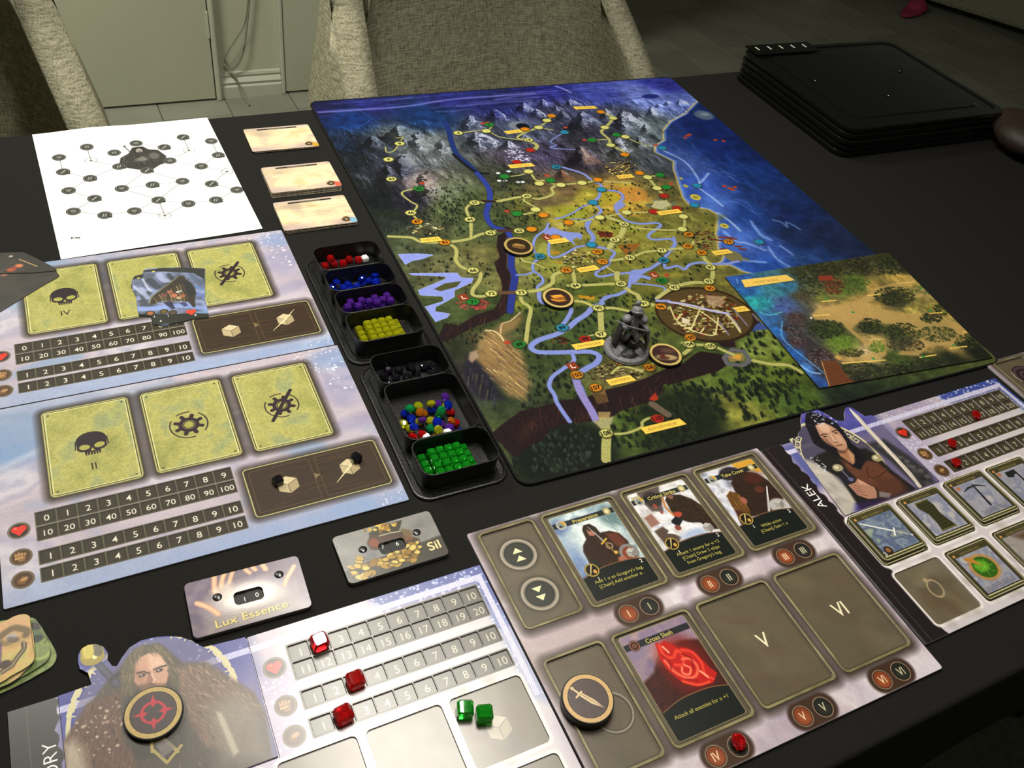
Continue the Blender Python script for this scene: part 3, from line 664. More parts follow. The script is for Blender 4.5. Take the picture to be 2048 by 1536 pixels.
# gorge
GO = m(C_, [(980,0),(1090,60),(1180,60),(1215,75),(1200,110),(1160,160),(1150,240),(1170,300),(1165,400),(1200,460),(1200,520),(1190,580),(1185,770),(1100,840),(900,910),(760,980),(640,1040),(560,1040),(600,960),(640,880),(760,900),(900,810),(1060,760),(1100,700),(1120,640),(1130,560),(1110,490),(1080,430),(1060,360),(1110,320),(1080,230),(1090,130),(1180,90)])
cv.poly(GO, '#36272a', f=1.5)
GO2 = m(E_, [(470,860),(560,780),(690,690),(850,655),(1000,610),(1180,590),(1330,530),(1500,490),(1640,440),(1850,340),(1990,250)])+m(D_, [(860,1250),(1050,1225),(1140,1150),(1200,1120),(1400,1150),(1440,1230),(1350,1290),(1200,1330),(960,1400),(885,1400),(870,1500)])+m(E_, [(1790,500),(1760,540),(1690,620),(1560,650),(1450,690),(1380,740),(1240,770),(1070,780),(920,820),(850,910),(760,955),(700,1000),(640,1045),(500,900)])
cv.poly(GO2, '#35262a', f=1.5)
cv.poly(m(D_, [(1350,1000),(1350,880),(1430,840),(1500,790),(1590,770),(1640,790),(1710,870),(1640,920),(1540,940),(1480,1000),(1500,1080),(1400,1090),(1350,1060)]), '#3a2a30', f=1.5)
cv.poly(m(D_, [(1630,920),(1710,870),(1780,930),(1700,940),(1600,960)]), '#4a5c8c', f=1.5)
rg = random.Random(77)
for z, pts, n in ((C_, [(1130,120),(1120,300),(1120,420),(1150,560),(1150,700),(1050,810),(850,900),(700,960)], 70), (E_, [(600,850),(760,760),(900,720),(1150,680),(1400,620),(1600,560),(1750,470),(1950,380)], 130)):
    S = smooth(pts, 8)
    for _ in range(n):
        a = S[rg.randrange(len(S)-1)]; x, y = a[0]+rg.uniform(-50, 50), a[1]+rg.uniform(-60, 60)
        p = [(x, y), (x+rg.uniform(-14, 14), y+rg.uniform(10, 40)), (x+rg.uniform(-20, 20), y+rg.uniform(40, 80))]
        cv.curve(m(z, p), [1.4, .4] if False else .9, rg.choice(['#5a3c36', '#6f4a3e', '#241a1e', '#4a3434', '#7c5a48']), al=rg.uniform(.2, .6), f=1.2)
for a in ((1000,900),(1020,870),(990,930)): pass
GT = m(E_, [(640,900),(720,780),(820,740),(760,860),(700,930)]); cv.poly(GT, '#54382e', al=.45, f=8)
# pale sand hill (lower left) with striped flank
cv.poly(m(C_, [(980,940),(1060,950),(1110,880),(1200,860),(1290,790),(1300,850),(1250,920),(1130,980),(1180,1060),(1300,1130),(1330,1260),(1370,1400),(1330,1536),(1180,1500),(1000,1300),(900,1180),(960,1060)]), '#8f7a5a', al=.85, f=8)
cv.poly(m(C_, [(840,1130),(900,1200),(980,1290),(1080,1420),(1160,1536),(960,1540),(880,1480),(820,1360),(800,1250)]), '#35333f', al=.9, f=6)
cv.poly(m(C_, [(850,1130),(910,1110),(930,1160),(870,1220),(840,1190)]), '#a08c7c', al=.9, f=3)
rg = random.Random(5)
for _ in range(120):
    t = rg.random(); x = 950+rg.uniform(0, 330); y = 960+(x-950)*.75+rg.uniform(-60, 330); L = rg.uniform(40, 130)
    cv.line(m(C_, [(x, y), (x+L*.9, y+L*.7)]), [rg.uniform(.6, 2.2), .4], rg.choice(['#c2ac82', '#b09a72', '#6f5c4c', '#54484a', '#cdb88e', '#94703f']), al=rg.uniform(.25, .75), f=1)
for _ in range(30):
    x = rg.uniform(840, 1080); y = 1200+(x-840)*1.1+rg.uniform(-20, 170); cv.line(m(C_, [(x, y), (x-14, y+rg.uniform(40, 100))]), [1.8, .4], rg.choice(['#5a586c', '#24232c', '#8a7a5c']), al=.5, f=1.5)
cv.curve(m(C_, [(985,945),(1050,945),(1110,985),(1140,1030)]), 2, '#c9b894', f=1); cv.curve(m(C_, [(1115,970),(1125,890),(1200,860),(1280,790)]), 1.6, '#b9a488', f=1)
# ruins and towns
def town(z, x0, y0, x1, y1, n, cols, seed, s0=.8, s1=2.6):
    rg = random.Random(seed); cx, cy = (x0+x1)/2, (y0+y1)/2
    for _ in range(n):
        a, r = rg.uniform(0, 6.28), math.sqrt(rg.random()); q = m(z, [(cx+math.cos(a)*r*(x1-x0)/2, cy+math.sin(a)*r*(y1-y0)/2)])[0]
        w_, h = rg.uniform(s0, s1), rg.uniform(s0, s1); k = rg.uniform(-.6, .6)
        cv.poly([(q[0]-w_, q[1]-h*.6+k), (q[0]+w_, q[1]-h*.6-k), (q[0]+w_, q[1]+h*.6), (q[0]-w_, q[1]+h*.6)], rg.choice(cols), al=.9, f=.5)
TC = ['#b8ac80', '#8f8460', '#3a3028', '#5a4a38', '#d0c8a4', '#6f6248', '#2c261e']
town(A_, 900, 1310, 1230, 1420, 60, TC+['#8a8c88'], 1); town(B_, 900, 770, 1170, 900, 130, ['#3a2a18', '#c9b46a', '#8a7440', '#2c2014', '#d8c680', '#5a4426'], 2); town(C_, 1640, 250, 1960, 410, 110, TC, 3)
cv.ell(*m(D_, [(1240,800)])[0], 61, 51, '#3f3020', 8, f=2); cv.ell(*m(D_, [(1240,800)])[0], 58, 47, '#5e5036', 8, f=1)
town(D_, 950, 625, 1530, 985, 640, ['#5a4430', '#6b4a30', '#8a8450', '#a89c74', '#4a3a28', '#7a3a26', '#b8b088', '#3f3324', '#6e6a3c'], 4, 1, 3.2)
for p in ([(960,700),(1180,760),(1400,790),(1540,960)], [(1120,930),(1190,770)], [(940,740),(990,850),(1100,930),(1300,985),(1340,900),(1350,830)], [(1200,780),(1330,870),(1390,930)], [(1040,800),(1000,850)], [(1060,930),(1110,915)], [(1200,960),(1230,920)], [(1400,790),(1480,850),(1540,950)]):
    cv.curve(m(D_, p), 2.0, '#c8c292', al=.9)
cv.line(m(D_, [(1250,800),(1330,640)]), 1.5, '#b8b088', al=.0)
cv.poly(m(D_, [(1240,640),(1370,650),(1410,700),(1370,740),(1270,730)]), '#a08c78', al=.8, f=2); cv.poly(m(D_, [(1040,830),(1110,850),(1100,890),(1040,880)]), '#cfc4ae', al=.9, f=1)
cv.curve(m(D_, [(930,700),(1100,725),(1300,775),(1440,800)]), 4, '#a9a8cc', al=.95); cv.line(m(D_, [(930,690),(830,690),(822,670)]), 4, '#8f93c4')
for p in ([(1430,790),(1540,930)], [(1360,870),(1440,980)], [(1480,760),(1600,900)], [(1640,800),(1690,860)]): cv.line(m(D_, p), 2.0, '#8f86a8', al=.8, f=1)
town(D_, 1120, 90, 1340, 270, 70, ['#4a3428', '#6a4434', '#3a2a20', '#8a7a5c', '#5a3a2c'], 6); town(D_, 240, 1230, 700, 1390, 150, ['#3a3028', '#8a8060', '#2a241c', '#a8a07c', '#5c523c', '#6c6448'], 7); town(D_, 310, 100, 450, 150, 20, ['#6a2f24', '#4a2018'], 8)
town(C_, 740, 670, 1030, 770, 90, ['#9a4a4a', '#b25a5a', '#7a3a3a', '#a85050'], 9, .8, 2); town(C_, 1540, 1000, 1700, 1060, 30, ['#4a3428', '#6a4838', '#2f241c'], 10)
town(B_, 1250, 1080, 1500, 1190, 26, ['#6f7260', '#8a8c74', '#5a5c48'], 11, 2, 4.5); cv.poly(m(B_, [(1320,1120),(1420,1110),(1460,1150),(1380,1190),(1290,1170)]), '#a8a688', f=2)
cv.line(m(D_, [(1400,1180),(1430,1230),(1560,1240),(1620,1200),(1570,1120),(1470,1105),(1400,1180)]), 5.5, '#6c6a70', f=1); cv.poly(m(D_, [(1430,1170),(1480,1130),(1560,1140),(1570,1200),(1450,1210)]), '#8c7a5c', f=1); cv.poly(m(D_, [(1465,1180),(1490,1145),(1550,1150),(1540,1195)]), '#b8944c', f=1)
for p in ((1435,140),(1475,150),(1520,215),(1560,240),(1400,240),(1380,140)): cv.poly([(q[0], q[1]) for q in m(D_, [(p[0]-40, p[1]), (p[0]+45, p[1]+6), (p[0]+25, p[1]+18), (p[0]-25, p[1]+16)])], '#7a4430', al=.9)
cv.ell(*m(D_, [(1480,310)])[0], 12, 13, '#77745a', f=1); cv.line(m(D_, [(1490,310),(1600,340)]), 5, '#77745a'); cv.curve(m(D_, [(1270,160),(1400,180),(1430,190)]), 3.5, '#6a4030')
# water
RV = '#838dc0'
def water(z, pts, w_, c=RV, edge_='#5c6690'):
    p = smooth(m(z, pts)); w_ = w_*.82; cv.line(p, w_+1.2, edge_, al=.5, f=1); cv.line(p, w_, c, f=.8)
GR = '#3a4686'
water(A_, [(1240,440),(1270,520),(1295,620),(1340,720),(1430,800),(1530,890)], 9, '#2c4378', '#232c40')
cv.curve(m(A_, [(1310,720),(1400,800),(1500,870),(1600,885)]), 5, '#23222a', f=2)
water(A_, [(1510,880),(1580,960),(1620,1040),(1615,1130),(1590,1230),(1640,1330),(1760,1370),(1800,1440)], 9, '#3f4e92', '#2a2630')
water(C_, [(1180,230),(1205,300),(1205,400),(1235,480),(1225,560),(1212,640),(1195,780)], [10][0], GR, '#2a2630')
water(B_, [(500,820),(640,860),(720,890),(770,930),(860,980),(860,1020),(840,1090),(795,1130),(860,1190),(840,1230),(760,1280),(740,1340),(800,1420),(780,1490)], 5)
water(B_, [(880,1025),(1010,1040),(1050,1090),(1000,1150),(985,1180),(1025,1240),(1090,1290),(1200,1312),(1330,1305),(1370,1330),(1280,1395),(1270,1430),(1330,1448),(1440,1440),(1495,1475),(1470,1536)], 5)
cv.poly(m(B_, [(970,1150),(1020,1110),(1075,1150),(1040,1180),(990,1200)]), RV, f=1)
water(B_, [(795,1130),(700,1170),(620,1220),(550,1250),(470,1270)], 3); water(B_, [(540,535),(430,610),(480,640),(430,665),(640,680)], 2.6, '#7c86b4')
water(D_, [(970,150),(980,210),(930,270),(880,340),(800,395),(730,430),(620,440),(600,520),(575,590),(500,635),(400,655),(355,690),(350,715),(290,730)], 5.5)
water(C_, [(1900,740),(1850,800),(1760,860),(1690,920),(1590,975),(1440,1025),(1375,1080),(1430,1125),(1600,1130),(1750,1125),(1880,1125),(1955,1160),(1930,1220),(1850,1265),(1780,1315),(1765,1370),(1800,1440),(1830,1530)], [8][0])
water(E_, [(1105,440),(1130,520),(1165,590),(1220,680),(1260,760)], 10, '#8d86b4'); water(E_, [(1080,260),(1090,310),(1010,370),(930,430),(905,500),(945,570),(960,620),(1010,700),(1060,770)], 5.5)
water(C_, [(1440,600),(1450,680),(1500,715),(1620,740),(1715,755),(1690,830),(1640,900)], 6); water(C_, [(2048,655),(1980,690),(1990,715),(1900,735)], 4)
water(B_, [(560,1290),(640,1270),(760,1280)], 2); water(C_, [(1880,10),(1855,80),(1900,150),(1880,205),(1990,235),(2048,240)], 4); water(D_, [(280,230),(400,245),(465,275),(440,325),(400,390),(330,430),(305,465),(350,482),(470,462),(600,450)], 4.5)
water(C_, [(1520,30),(1500,80),(1420,140),(1395,200),(1400,270),(1450,310),(1395,370),(1395,430),(1460,480),(1475,530),(1430,570),(1440,620)], 4); water(C_, [(1510,110),(1530,180),(1525,290),(1580,320),(1680,280),(1760,235),(1870,212)], 4)
water(C_, [(1395,440),(1330,465),(1250,470)], 3)
cv.poly(m(C_, [(1480,90),(1560,60),(1640,95),(1720,105),(1790,110),(1815,130),(1800,170),(1765,150),(1730,170),(1760,225),(1720,190),(1640,150),(1560,170),(1500,140)]), RV, f=1)
cv.poly(m(D_, [(600,450),(740,405),(745,440),(700,465),(780,490),(765,512),(690,492),(650,530),(600,545),(590,490)]), RV, f=1)
water(D_, [(620,540),(760,552),(880,572),(892,610),(840,655)], 3.5); water(D_, [(890,370),(905,412),(1000,392),(1060,420),(1110,380),(1200,362),(1280,375),(1420,372),(1520,352)], 5)
for p in ([(240,292),(400,286),(542,296),(450,332),(360,350),(300,380)], [(330,455),(740,450),(780,492),(882,495),(870,532),(720,602),(722,655),(640,702),(560,742),(555,780),(682,800),(660,832),(560,870),(470,740),(630,692),(620,652),(430,642),(410,600),(650,500),(640,482),(360,470)]):
    cv.poly(m(C_, p), '#8a93cc', f=1); cv.line(m(C_, p), 1, '#a9b2e0', al=.5, closed=True)
cv.poly(m(C_, [(545,590),(640,540),(780,522),(740,570),(600,608)]), '#5a5c3e', f=1)
for z, p in ((C_, [(240,300),(400,320)]),): pass
# roads
RD = '#a8a672'
def road(z, pts, w_=3.4, c=RD): w_ = w_*.78; p = smooth(m(z, pts)); cv.line(p, w_+1, '#6f6f4a', al=.3, f=1.5); cv.line(p, w_, c, al=.95, f=.8)
for z, p, w_ in ((C_, [(160,140),(350,150),(430,185),(560,192),(640,190),(740,180),(850,160),(950,120),(1095,90)], 6), (C_, [(640,192),(720,230),(740,290),(730,340),(780,400),(870,432),(940,450),(930,520),(880,590),(880,640),(960,652),(1040,630)], 6),
    (C_, [(1260,618),(1420,602),(1500,575),(1560,530),(1570,470),(1680,425)], 6.5), (C_, [(860,160),(868,0)], 4.5), (A_, [(1460,1370),(1450,1280),(1420,1180),(1490,1130),(1560,1130)], 5), (A_, [(1660,1122),(1850,1085),(1940,1075)], 5),
    (A_, [(950,1225),(1000,1160),(940,1120),(870,1060),(900,1030),(1000,1012)], 3.6), (A_, [(950,1220),(1010,1290),(1030,1340)], 4), (A_, [(850,627),(800,690),(740,700),(730,660)], 2.6), (A_, [(860,600),(880,575),(820,580)], 2.2),
    (A_, [(1350,540),(1480,522),(1600,520),(1700,570),(1900,600),(2010,640),(1990,672)], 3), (A_, [(1600,520),(1640,480)], 3), (B_, [(330,490),(200,540),(150,580),(240,600),(320,640),(300,680),(255,690)], 5), (B_, [(330,490),(400,440),(440,390)], 3.4), (B_, [(330,490),(450,512)], 3),
    (B_, [(80,908),(180,895),(255,862)], 3), (B_, [(260,870),(310,940),(400,945),(480,975),(720,963),(830,940),(900,950),(1110,962)], 4.6), (B_, [(0,1120),(200,1080),(330,1100),(450,1060),(440,1010),(480,985)], 5.5), (B_, [(220,1080),(210,1120),(330,1190),(210,1230),(140,1230)], 4.5), (B_, [(330,1190),(370,1240)], 4),
    (B_, [(880,362),(960,410),(900,490),(865,530),(930,590),(950,640),(1060,700),(1070,740)], 6), (B_, [(920,590),(790,600)], 3), (B_, [(1060,570),(1180,620),(1290,652)], 3), (B_, [(1200,885),(1260,915),(1340,1008),(1400,1070)], 6.5), (B_, [(1250,910),(1360,900)], 4),
    (B_, [(860,1257),(700,1290),(585,1300),(480,1320)], 4), (B_, [(860,1257),(960,1240),(1080,1220),(1220,1215),(1310,1207)], 4), (B_, [(930,1262),(1060,1315),(1030,1420),(980,1450),(930,1520)], 8), (B_, [(1060,1315),(1200,1350),(1540,1360),(1570,1250)], 4.5),
    (D_, [(545,38),(525,120),(465,170),(420,235)], 9), (D_, [(440,345),(600,320),(720,275),(860,258),(1090,232),(1140,185)], 5.5), (D_, [(70,560),(130,560),(300,552),(430,545),(515,545)], 6), (D_, [(490,450),(485,500),(515,545)], 8), (D_, [(400,405),(475,450)], 3.5), (D_, [(110,430),(130,555)], 6),
    (D_, [(530,550),(600,610),(660,640),(700,705),(780,720),(860,738),(920,750)], 8), (D_, [(100,690),(200,700),(330,750),(450,750),(580,775)], 6), (D_, [(345,770),(350,880),(355,970)], 9), (D_, [(350,975),(260,985),(215,1010)], 3), (D_, [(830,665),(970,575),(1120,535),(1280,522),(1300,405),(1240,340),(1210,280)], 7), (D_, [(890,520),(975,575)], 4),
    (D_, [(1050,1050),(1110,1062),(1285,1072),(1400,1115),(1480,1150)], 6), (D_, [(1060,1140),(1120,1090)], 6), (D_, [(1650,1200),(1800,1230),(1950,1240),(2060,1300)], 6.5), (D_, [(690,1290),(770,1240),(830,1205)], 4.5), (D_, [(440,1310),(520,1250),(640,1270),(700,1290)], 4),
    (E_, [(1335,1060),(1335,960),(1340,860),(1320,760)], 12), (E_, [(1345,862),(1480,860),(1600,815),(1610,775),(1660,745),(1740,735)], 4), (C_, [(1285,650),(1300,700),(1370,755),(1350,880),(1330,1050)], 6), (C_, [(1735,690),(1830,700),(1900,740)], 5), (C_, [(1280,310),(1310,350),(1400,370),(1490,410)], 3.5), (B_, [(1060,1460),(1100,1440)], 3)):
    road(z, p, w_)
cv.line(m(C_, [(1095,92),(1240,88)]), 6, '#54423a'); cv.line(m(C_, [(1080,622),(1255,618)]), 6, '#6a5644'); cv.line(m(A_, [(1560,1118),(1660,1122)]), 5, '#3f2f2c')
cv.poly(m(E_, [(1220,540),(1320,510),(1355,620),(1270,640)]), '#7c6848', f=1)
for i in range(9): cv.line(m(E_, [(1235+i*12, 545+i*3), (1262+i*10, 640-i*2)]), .8, '#3a2c22', al=.7)
for i in range(8): cv.line(m(E_, [(1280+i*12, 700), (1285+i*10, 745)]), 1.6, '#a4946a', al=.8)
cv.poly(m(E_, [(1240,770),(1390,730),(1380,790),(1300,830)]), '#9a9676', f=3); cv.line(m(E_, [(1690,640),(1800,715)]), 9, '#6f6458', f=1); cv.poly(m(E_, [(1660,600),(1710,550),(1735,600),(1700,615)]), '#a04430', f=1)
for z, p in ((D_, (800, 470)), (C_, (795, 662)), (D_, (105, 1250)), (C_, (1510, 150))):
    q = m(z, [p])[0]; cv.poly([(q[0]-6, q[1]-5), (q[0]+5, q[1]-7), (q[0]+7, q[1]+4), (q[0]-4, q[1]+6)], '#8a4a30', f=1); cv.line([(q[0]-1, q[1]-3), (q[0]-1, q[1]+2), (q[0]+3, q[1]+2)], 1.2, '#e4dfd0')
for z, p in ((B_, (1600,560)), (B_, (1580,578)), (B_, (1620,550)), (B_, (1838,598)), (B_, (1908,605)), (B_, (1915,990)), (B_, (1960,1010)), (B_, (2005,1000)), (B_, (1985,1020)), (A_, (1600,450)), (A_, (1560,455)), (A_, (1040,965)), (B_, (400,900)), (B_, (60,1205)), (B_, (720,598)), (B_, (1330,640)), (D_, (910,470)), (C_, (1170,1045)), (B_, (560,490)), (B_, (1460,970))):
    q = m(z, [p])[0]; cv.ell(q[0], q[1], 3.6, 3, '#a4523a', f=1.5)
# number markers and name ribbons
MK = {'y': '#bdbb7c', 'o': '#c08428', 'g': '#2f8040', 'b': '#3585a4', 'r': '#a0342a'}
def mark(z, s):
    for it in s.split():
        k, x, y, *n = it.split(','); q = m(z, [(float(x), float(y))])[0]
        cv.ell(q[0], q[1]+.8, 8.3, 6.9, '#2a2a1c', al=.6, f=1.5); cv.ell(q[0], q[1], 7.4, 5.9, MK[k]); cv.ell(q[0], q[1], 7.4, 5.9, '#5a5836', ring=.9, al=.6)
        if n: cv.text(n[0], q[0], q[1], 5.6, '#22201a', bold=.02)
mark(A_, 'y,850,627,8 y,755,763,9 y,780,930,43 g,1015,1013,42 y,945,1218,46 o,1000,1293,47 o,1235,1470,61 y,1490,1132,57 y,1450,1275,44 y,1625,1390,62 y,1870,1372,63 o,1975,1358,64 y,1350,537,4 g,1615,467,5 y,1590,520 o,1920,505 y,1950,597,14 r,1965,683 r,1850,785 y,1950,865 g,1745,908 y,1935,1075,45 g,1850,1225 y,2010,1190')
mark(B_, 'o,440,390 y,400,430 y,330,490 b,550,530 o,860,357 y,965,410 y,895,490 g,995,553 y,1070,570 g,785,597 y,945,640 o,1065,720 b,1385,665 o,1190,878 o,835,937 g,430,942 y,335,968 y,520,980 y,700,963 b,480,827,23 g,1365,895 y,1260,915 y,1340,1008 g,1420,1000 r,1400,1073 b,865,1020 b,795,1130 o,370,1237 b,1680,987 b,1660,1153 r,1510,1180 r,1310,1207 y,1080,1215 y,1565,1250 y,850,1257 o,585,1300 y,1060,1315,65 o,270,1357 y,1555,1358 o,1610,1403,69 y,980,1447,67 o,475,1427 o,1950,1465,74 b,780,1490 o,1600,1503,78')
mark(C_, 'y,880,430,66 y,1035,627,72 g,880,697,71 y,1290,617,73 b,1450,310,65 o,1940,270,70 o,1985,355,75 o,1675,427,76 y,1755,560,84 y,1950,750,90 b,1640,918,89 y,1970,975,97 r,1835,1015,98 g,1275,1060,88 o,1765,1320,103 o,1925,1430,107')
mark(D_, 'y,595,320,76 y,870,258,77 o,1210,278,81 b,885,342,80 y,1285,403,87 y,1270,522,93 g,870,515,82 y,975,575,92 o,1280,582,95 y,520,543,85 y,715,712,91 o,860,738,96 o,1110,1003,100 y,1100,1060,104 y,1280,1075,105 o,520,1208,109 o,760,1258,106 b,1700,185')
mark(E_, 'y,1335,858,108 r,1725,748,110')
def ribbon(z, x0, y0, x1, y1, h=9.5, seed=0):
    a, b = m(z, [(x0, y0), (x1, y1)]); d = np.array(b)-np.array(a); L = np.hypot(*d); d = d/L; n = np.array([-d[1], d[0]])
    P = [np.array(a)-n*h/2, np.array(b)-n*h/2-d*1.5, np.array(b)+n*h/2+d*1.5, np.array(a)+n*h/2+d*1.5]
    cv.poly([p+n*1.0+d*.4 for p in P], '#2c261a', al=.55, f=1.2); cv.poly(P, '#dcbb62', f=.6)
    rg = random.Random(seed+int(x0)); c = np.array(a)+n*.5
    t = L*.16
    while t < L*.84:
        q = np.array(a)+d*t; cv.line([q-n*rg.uniform(.8, 2), q+n*rg.uniform(.8, 2)], .7, '#6b5628', al=.7); t += rg.uniform(1.5, 2.8)
for r in ((A_,1750,535,1890,518),(A_,1780,825,1990,806),(C_,430,176,605,158),(B_,630,325,820,317),(B_,1000,915,1135,902),(B_,1345,1225,1540,1200),(B_,415,1470,575,1447),(D_,150,432,320,402),(D_,1305,286,1455,264),(D_,110,1088,390,1038),(D_,405,1392,625,1345),(D_,1490,768,1600,752),(E_,1610,843,1920,768)): ribbon(*r)
cv.a = np.clip(cv.a, 0, 1); cv.a = np.clip(.5*cv.a+.5*cv.a*cv.a*(3-2*cv.a), 0, 1)*.97; cv.grain(.06, .9, 12)
MAT_MAP = cv.material('map_print', rough=0.75, spec=0.10, bump=0.25, bscale=1600)
m_rubber = node_mat('black_rubber', '#141414', 0.8, spec=0.2, bump=0.3, bscale=900)
mp = MF.place('map_mat', 'large soft map mat printed with mountains, rivers, roads and sea', 'game mat')
plate('sheet', [rr(-1.5, -5, 624, 751, 12, 8)], 0, 3.0, [MAT_MAP, m_rubber], mp, cv, bev=.5)
# stitched rim: one raised cord round the edge
lp = rr(-.6, -4.1, 623.1, 750.1, 12, 8); big = []
for a, b in zip(lp, lp[1:]+lp[:1]):
    L = math.hypot(b[0]-a[0], b[1]-a[1]); k = max(1, int(L/2.2))
    for i in range(k):
        big.append((a[0]+(b[0]-a[0])*i/k, a[1]+(b[1]-a[1])*i/k))
bm = bmesh.new(); N = len(big); rings = []
for i, (x, y) in enumerate(big):
    x2, y2 = big[(i+1) % N]; x1, y1 = big[i-1]; t = Vector((x2-x1, -(y2-y1), 0)).normalized(); a = Vector((-t.y, t.x, 0)); rad = 1.3+(.32 if i % 2 else -.1)
    rings.append([bm.verts.new(Vector((x/1000, -y/1000, .0022))+(a*math.cos(u)+Vector((0, 0, 1))*math.sin(u))*rad/1000) for u in (0, .9, 1.57, 2.25, 3.14)])
for i in range(N):
    a, b = rings[i], rings[(i+1) % N]
    for k in range(4): bm.faces.new((a[k], a[k+1], b[k+1], b[k]))
link('stitching', from_bm(bm), m_rubber, mp)

# ============================================================ shared print motifs
def skull(cv, cx, cy, s, col, bg):
    cv.ell(cx, cy-3.6*s, 8.2*s, 6.6*s, col); cv.poly([(cx-8.1*s, cy-3*s), (cx+8.1*s, cy-3*s), (cx+7.9*s, cy+3.2*s), (cx+6.0*s, cy+4.8*s), (cx+4.4*s, cy+5.0*s), (cx+4.0*s, cy+8.2*s), (cx-4.0*s, cy+8.2*s), (cx-4.4*s, cy+5.0*s), (cx-6.0*s, cy+4.8*s), (cx-7.9*s, cy+3.2*s)], col)
    for d in (-1, 1):
        cv.ell(cx+d*4.0*s, cy+1.5*s, 2.9*s, 2.1*s, bg, d*-10); cv.line([(cx+d*.8*s, cy-.7*s), (cx+d*7.2*s, cy-1.6*s)], 1.0*s, col); cv.line([(cx+d*8.4*s, cy-4*s), (cx+d*8.8*s, cy+2.4*s)], .6*s, col)
    cv.poly([(cx, cy+2.6*s), (cx-1.2*s, cy+5.2*s), (cx+1.2*s, cy+5.2*s)], bg)
    for i in range(-2, 3): cv.line([(cx+i*1.5*s, cy+6.4*s), (cx+i*1.5*s, cy+8.6*s)], .5*s, bg)
def gear(cv, cx, cy, r, col, bg, bar=False):
    for k in range(8):
        a = math.radians(45*k+22); cv.line([(cx+r*.6*math.cos(a), cy+r*.6*math.sin(a)), (cx+r*1.12*math.cos(a), cy+r*1.12*math.sin(a))], r*.36, col)
    cv.ell(cx, cy, r*.86, r*.86, col); cv.ell(cx, cy, r*.52, r*.52, bg); cv.ell(cx, cy, r*.47, r*.47, col, ring=r*.08)
    for a0, a1 in ((150, 290), (-40, 60), (80, 130)):
        cv.line([(cx+r*1.55*math.cos(math.radians(a)), cy-r*1.55*math.sin(math.radians(a))) for a in range(a0, a1, 10)], r*.11, col)
    if bar: cv.line([(cx-r*1.25, cy+r*1.75), (cx+r*1.25, cy-r*1.75)], r*.34, col)
def cube(cv, cx, cy, s, cols=('#cbbd9a', '#a99a78', '#b8aa88'), edge='#5a4c38'):
    t = [(cx, cy-s), (cx+.87*s, cy-.5*s), (cx+.87*s, cy+.5*s), (cx, cy+s), (cx-.87*s, cy+.5*s), (cx-.87*s, cy-.5*s)]
    cv.poly([t[0], t[1], (cx, cy), t[5]], cols[0]); cv.poly([(cx, cy), t[1], t[2], t[3]], cols[1]); cv.poly([t[5], (cx, cy), t[3], t[4]], cols[2])
    for a, b in (((cx, cy), t[1]), ((cx, cy), t[5]), ((cx, cy), t[3])): cv.line([a, b], s*.06, edge, al=.8)
def heart(cv, cx, cy, r, col='#c8352a', rim='#4a4036'):
    cv.ell(cx, cy, r*1.0, r*1.0, rim); cv.ell(cx, cy, r*.97, r*.97, '#8a8070', ring=r*.16, al=.8); cv.ell(cx, cy, r*.82, r*.82, '#3b3028')
    for d in (-1, 1): cv.ell(cx+d*r*.3, cy-r*.18, r*.38, r*.38, col)
    cv.poly([(cx-r*.66, cy-r*.05), (cx+r*.66, cy-r*.05), (cx, cy+r*.68)], col); cv.ell(cx-r*.3, cy-r*.3, r*.14, r*.1, '#f08a72', al=.8)
def badge(cv, cx, cy, r, kind, pale=False):
    cv.ell(cx, cy, r, r, '#3b2f26'); cv.ell(cx, cy, r*.98, r*.98, '#7c6c54', ring=r*.18, al=.9); cv.ell(cx, cy, r*.8, r*.8, '#5a4230')
    if kind == 'fist':
        for i in range(4): cv.line([(cx-r*.45+i*r*.27, cy-r*.5+abs(i-1)*r*.1), (cx-r*.4+i*r*.2, cy+r*.1)], r*.22, '#b08c5c')
        cv.poly([(cx-r*.5, cy-r*.1), (cx+r*.45, cy-r*.15), (cx+r*.3, cy+r*.55), (cx-r*.2, cy+r*.6)], '#8f6c44'); cv.line([(cx-r*.5, cy+r*.15), (cx+r*.1, cy+r*.1)], r*.16, '#c4a070')
    else:
        cv.poly([(cx-r*.55, cy), (cx, cy-r*.45), (cx+r*.5, cy-r*.1), (cx+r*.1, cy+r*.5), (cx-r*.4, cy+r*.4)], '#7a5a3a'); cv.ell(cx+r*.1, cy-r*.05, r*.36, r*.2, '#c09a6c', -20, al=.8)
def panel_box(cv, x0, y0, x1, y1, seed, fill=('#959657', '#a6a362', '#aeaa68', '#979d70')):
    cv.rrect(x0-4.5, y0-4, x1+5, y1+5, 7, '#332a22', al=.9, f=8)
    cv.rrect(x0-1.4, y0-1.4, x1+1.8, y1+1.8, 5.5, '#3c3624'); cv.rrect(x0-.8, y0-.8, x1+1.0, y1+1.0, 5, '#7c764e'); cv.rrect(x0-.2, y0-.2, x1+.2, y1+.2, 4.6, '#c0ba80', ring=.8); cv.rrect(x0+.9, y0+.9, x1-.9, y1-.9, 3.6, '#3a3420', ring=.7)
    sub = Canvas(x1-x0-3, y1-y0-3, cv.k, fill[1], x0+1.5, y0+1.5); sub.clouds(fill, 34, seed, 4); sub.grain(.05, 1.5, seed)
    w_ = cv._win(x0+1.5, y0+1.5, x1-1.5, y1-1.5); a, b, c, d = w_[:4]; hh, ww = min(sub.H, d-c), min(sub.W, b-a)
    old = cv.a[c:c+hh, a:a+ww].copy(); cv.a[c:c+hh, a:a+ww] = sub.a[:hh, :ww]
    cv.rrect(x0+1.6, y0+1.6, x1-1.6, y1-1.6, 3, '#d8d7a0', ring=.9, al=.9)
    for x in (x0+5, x1-5):
        for y in (y0+5, y1-5): cv.ell(x, y, .8, .8, '#3a3420')
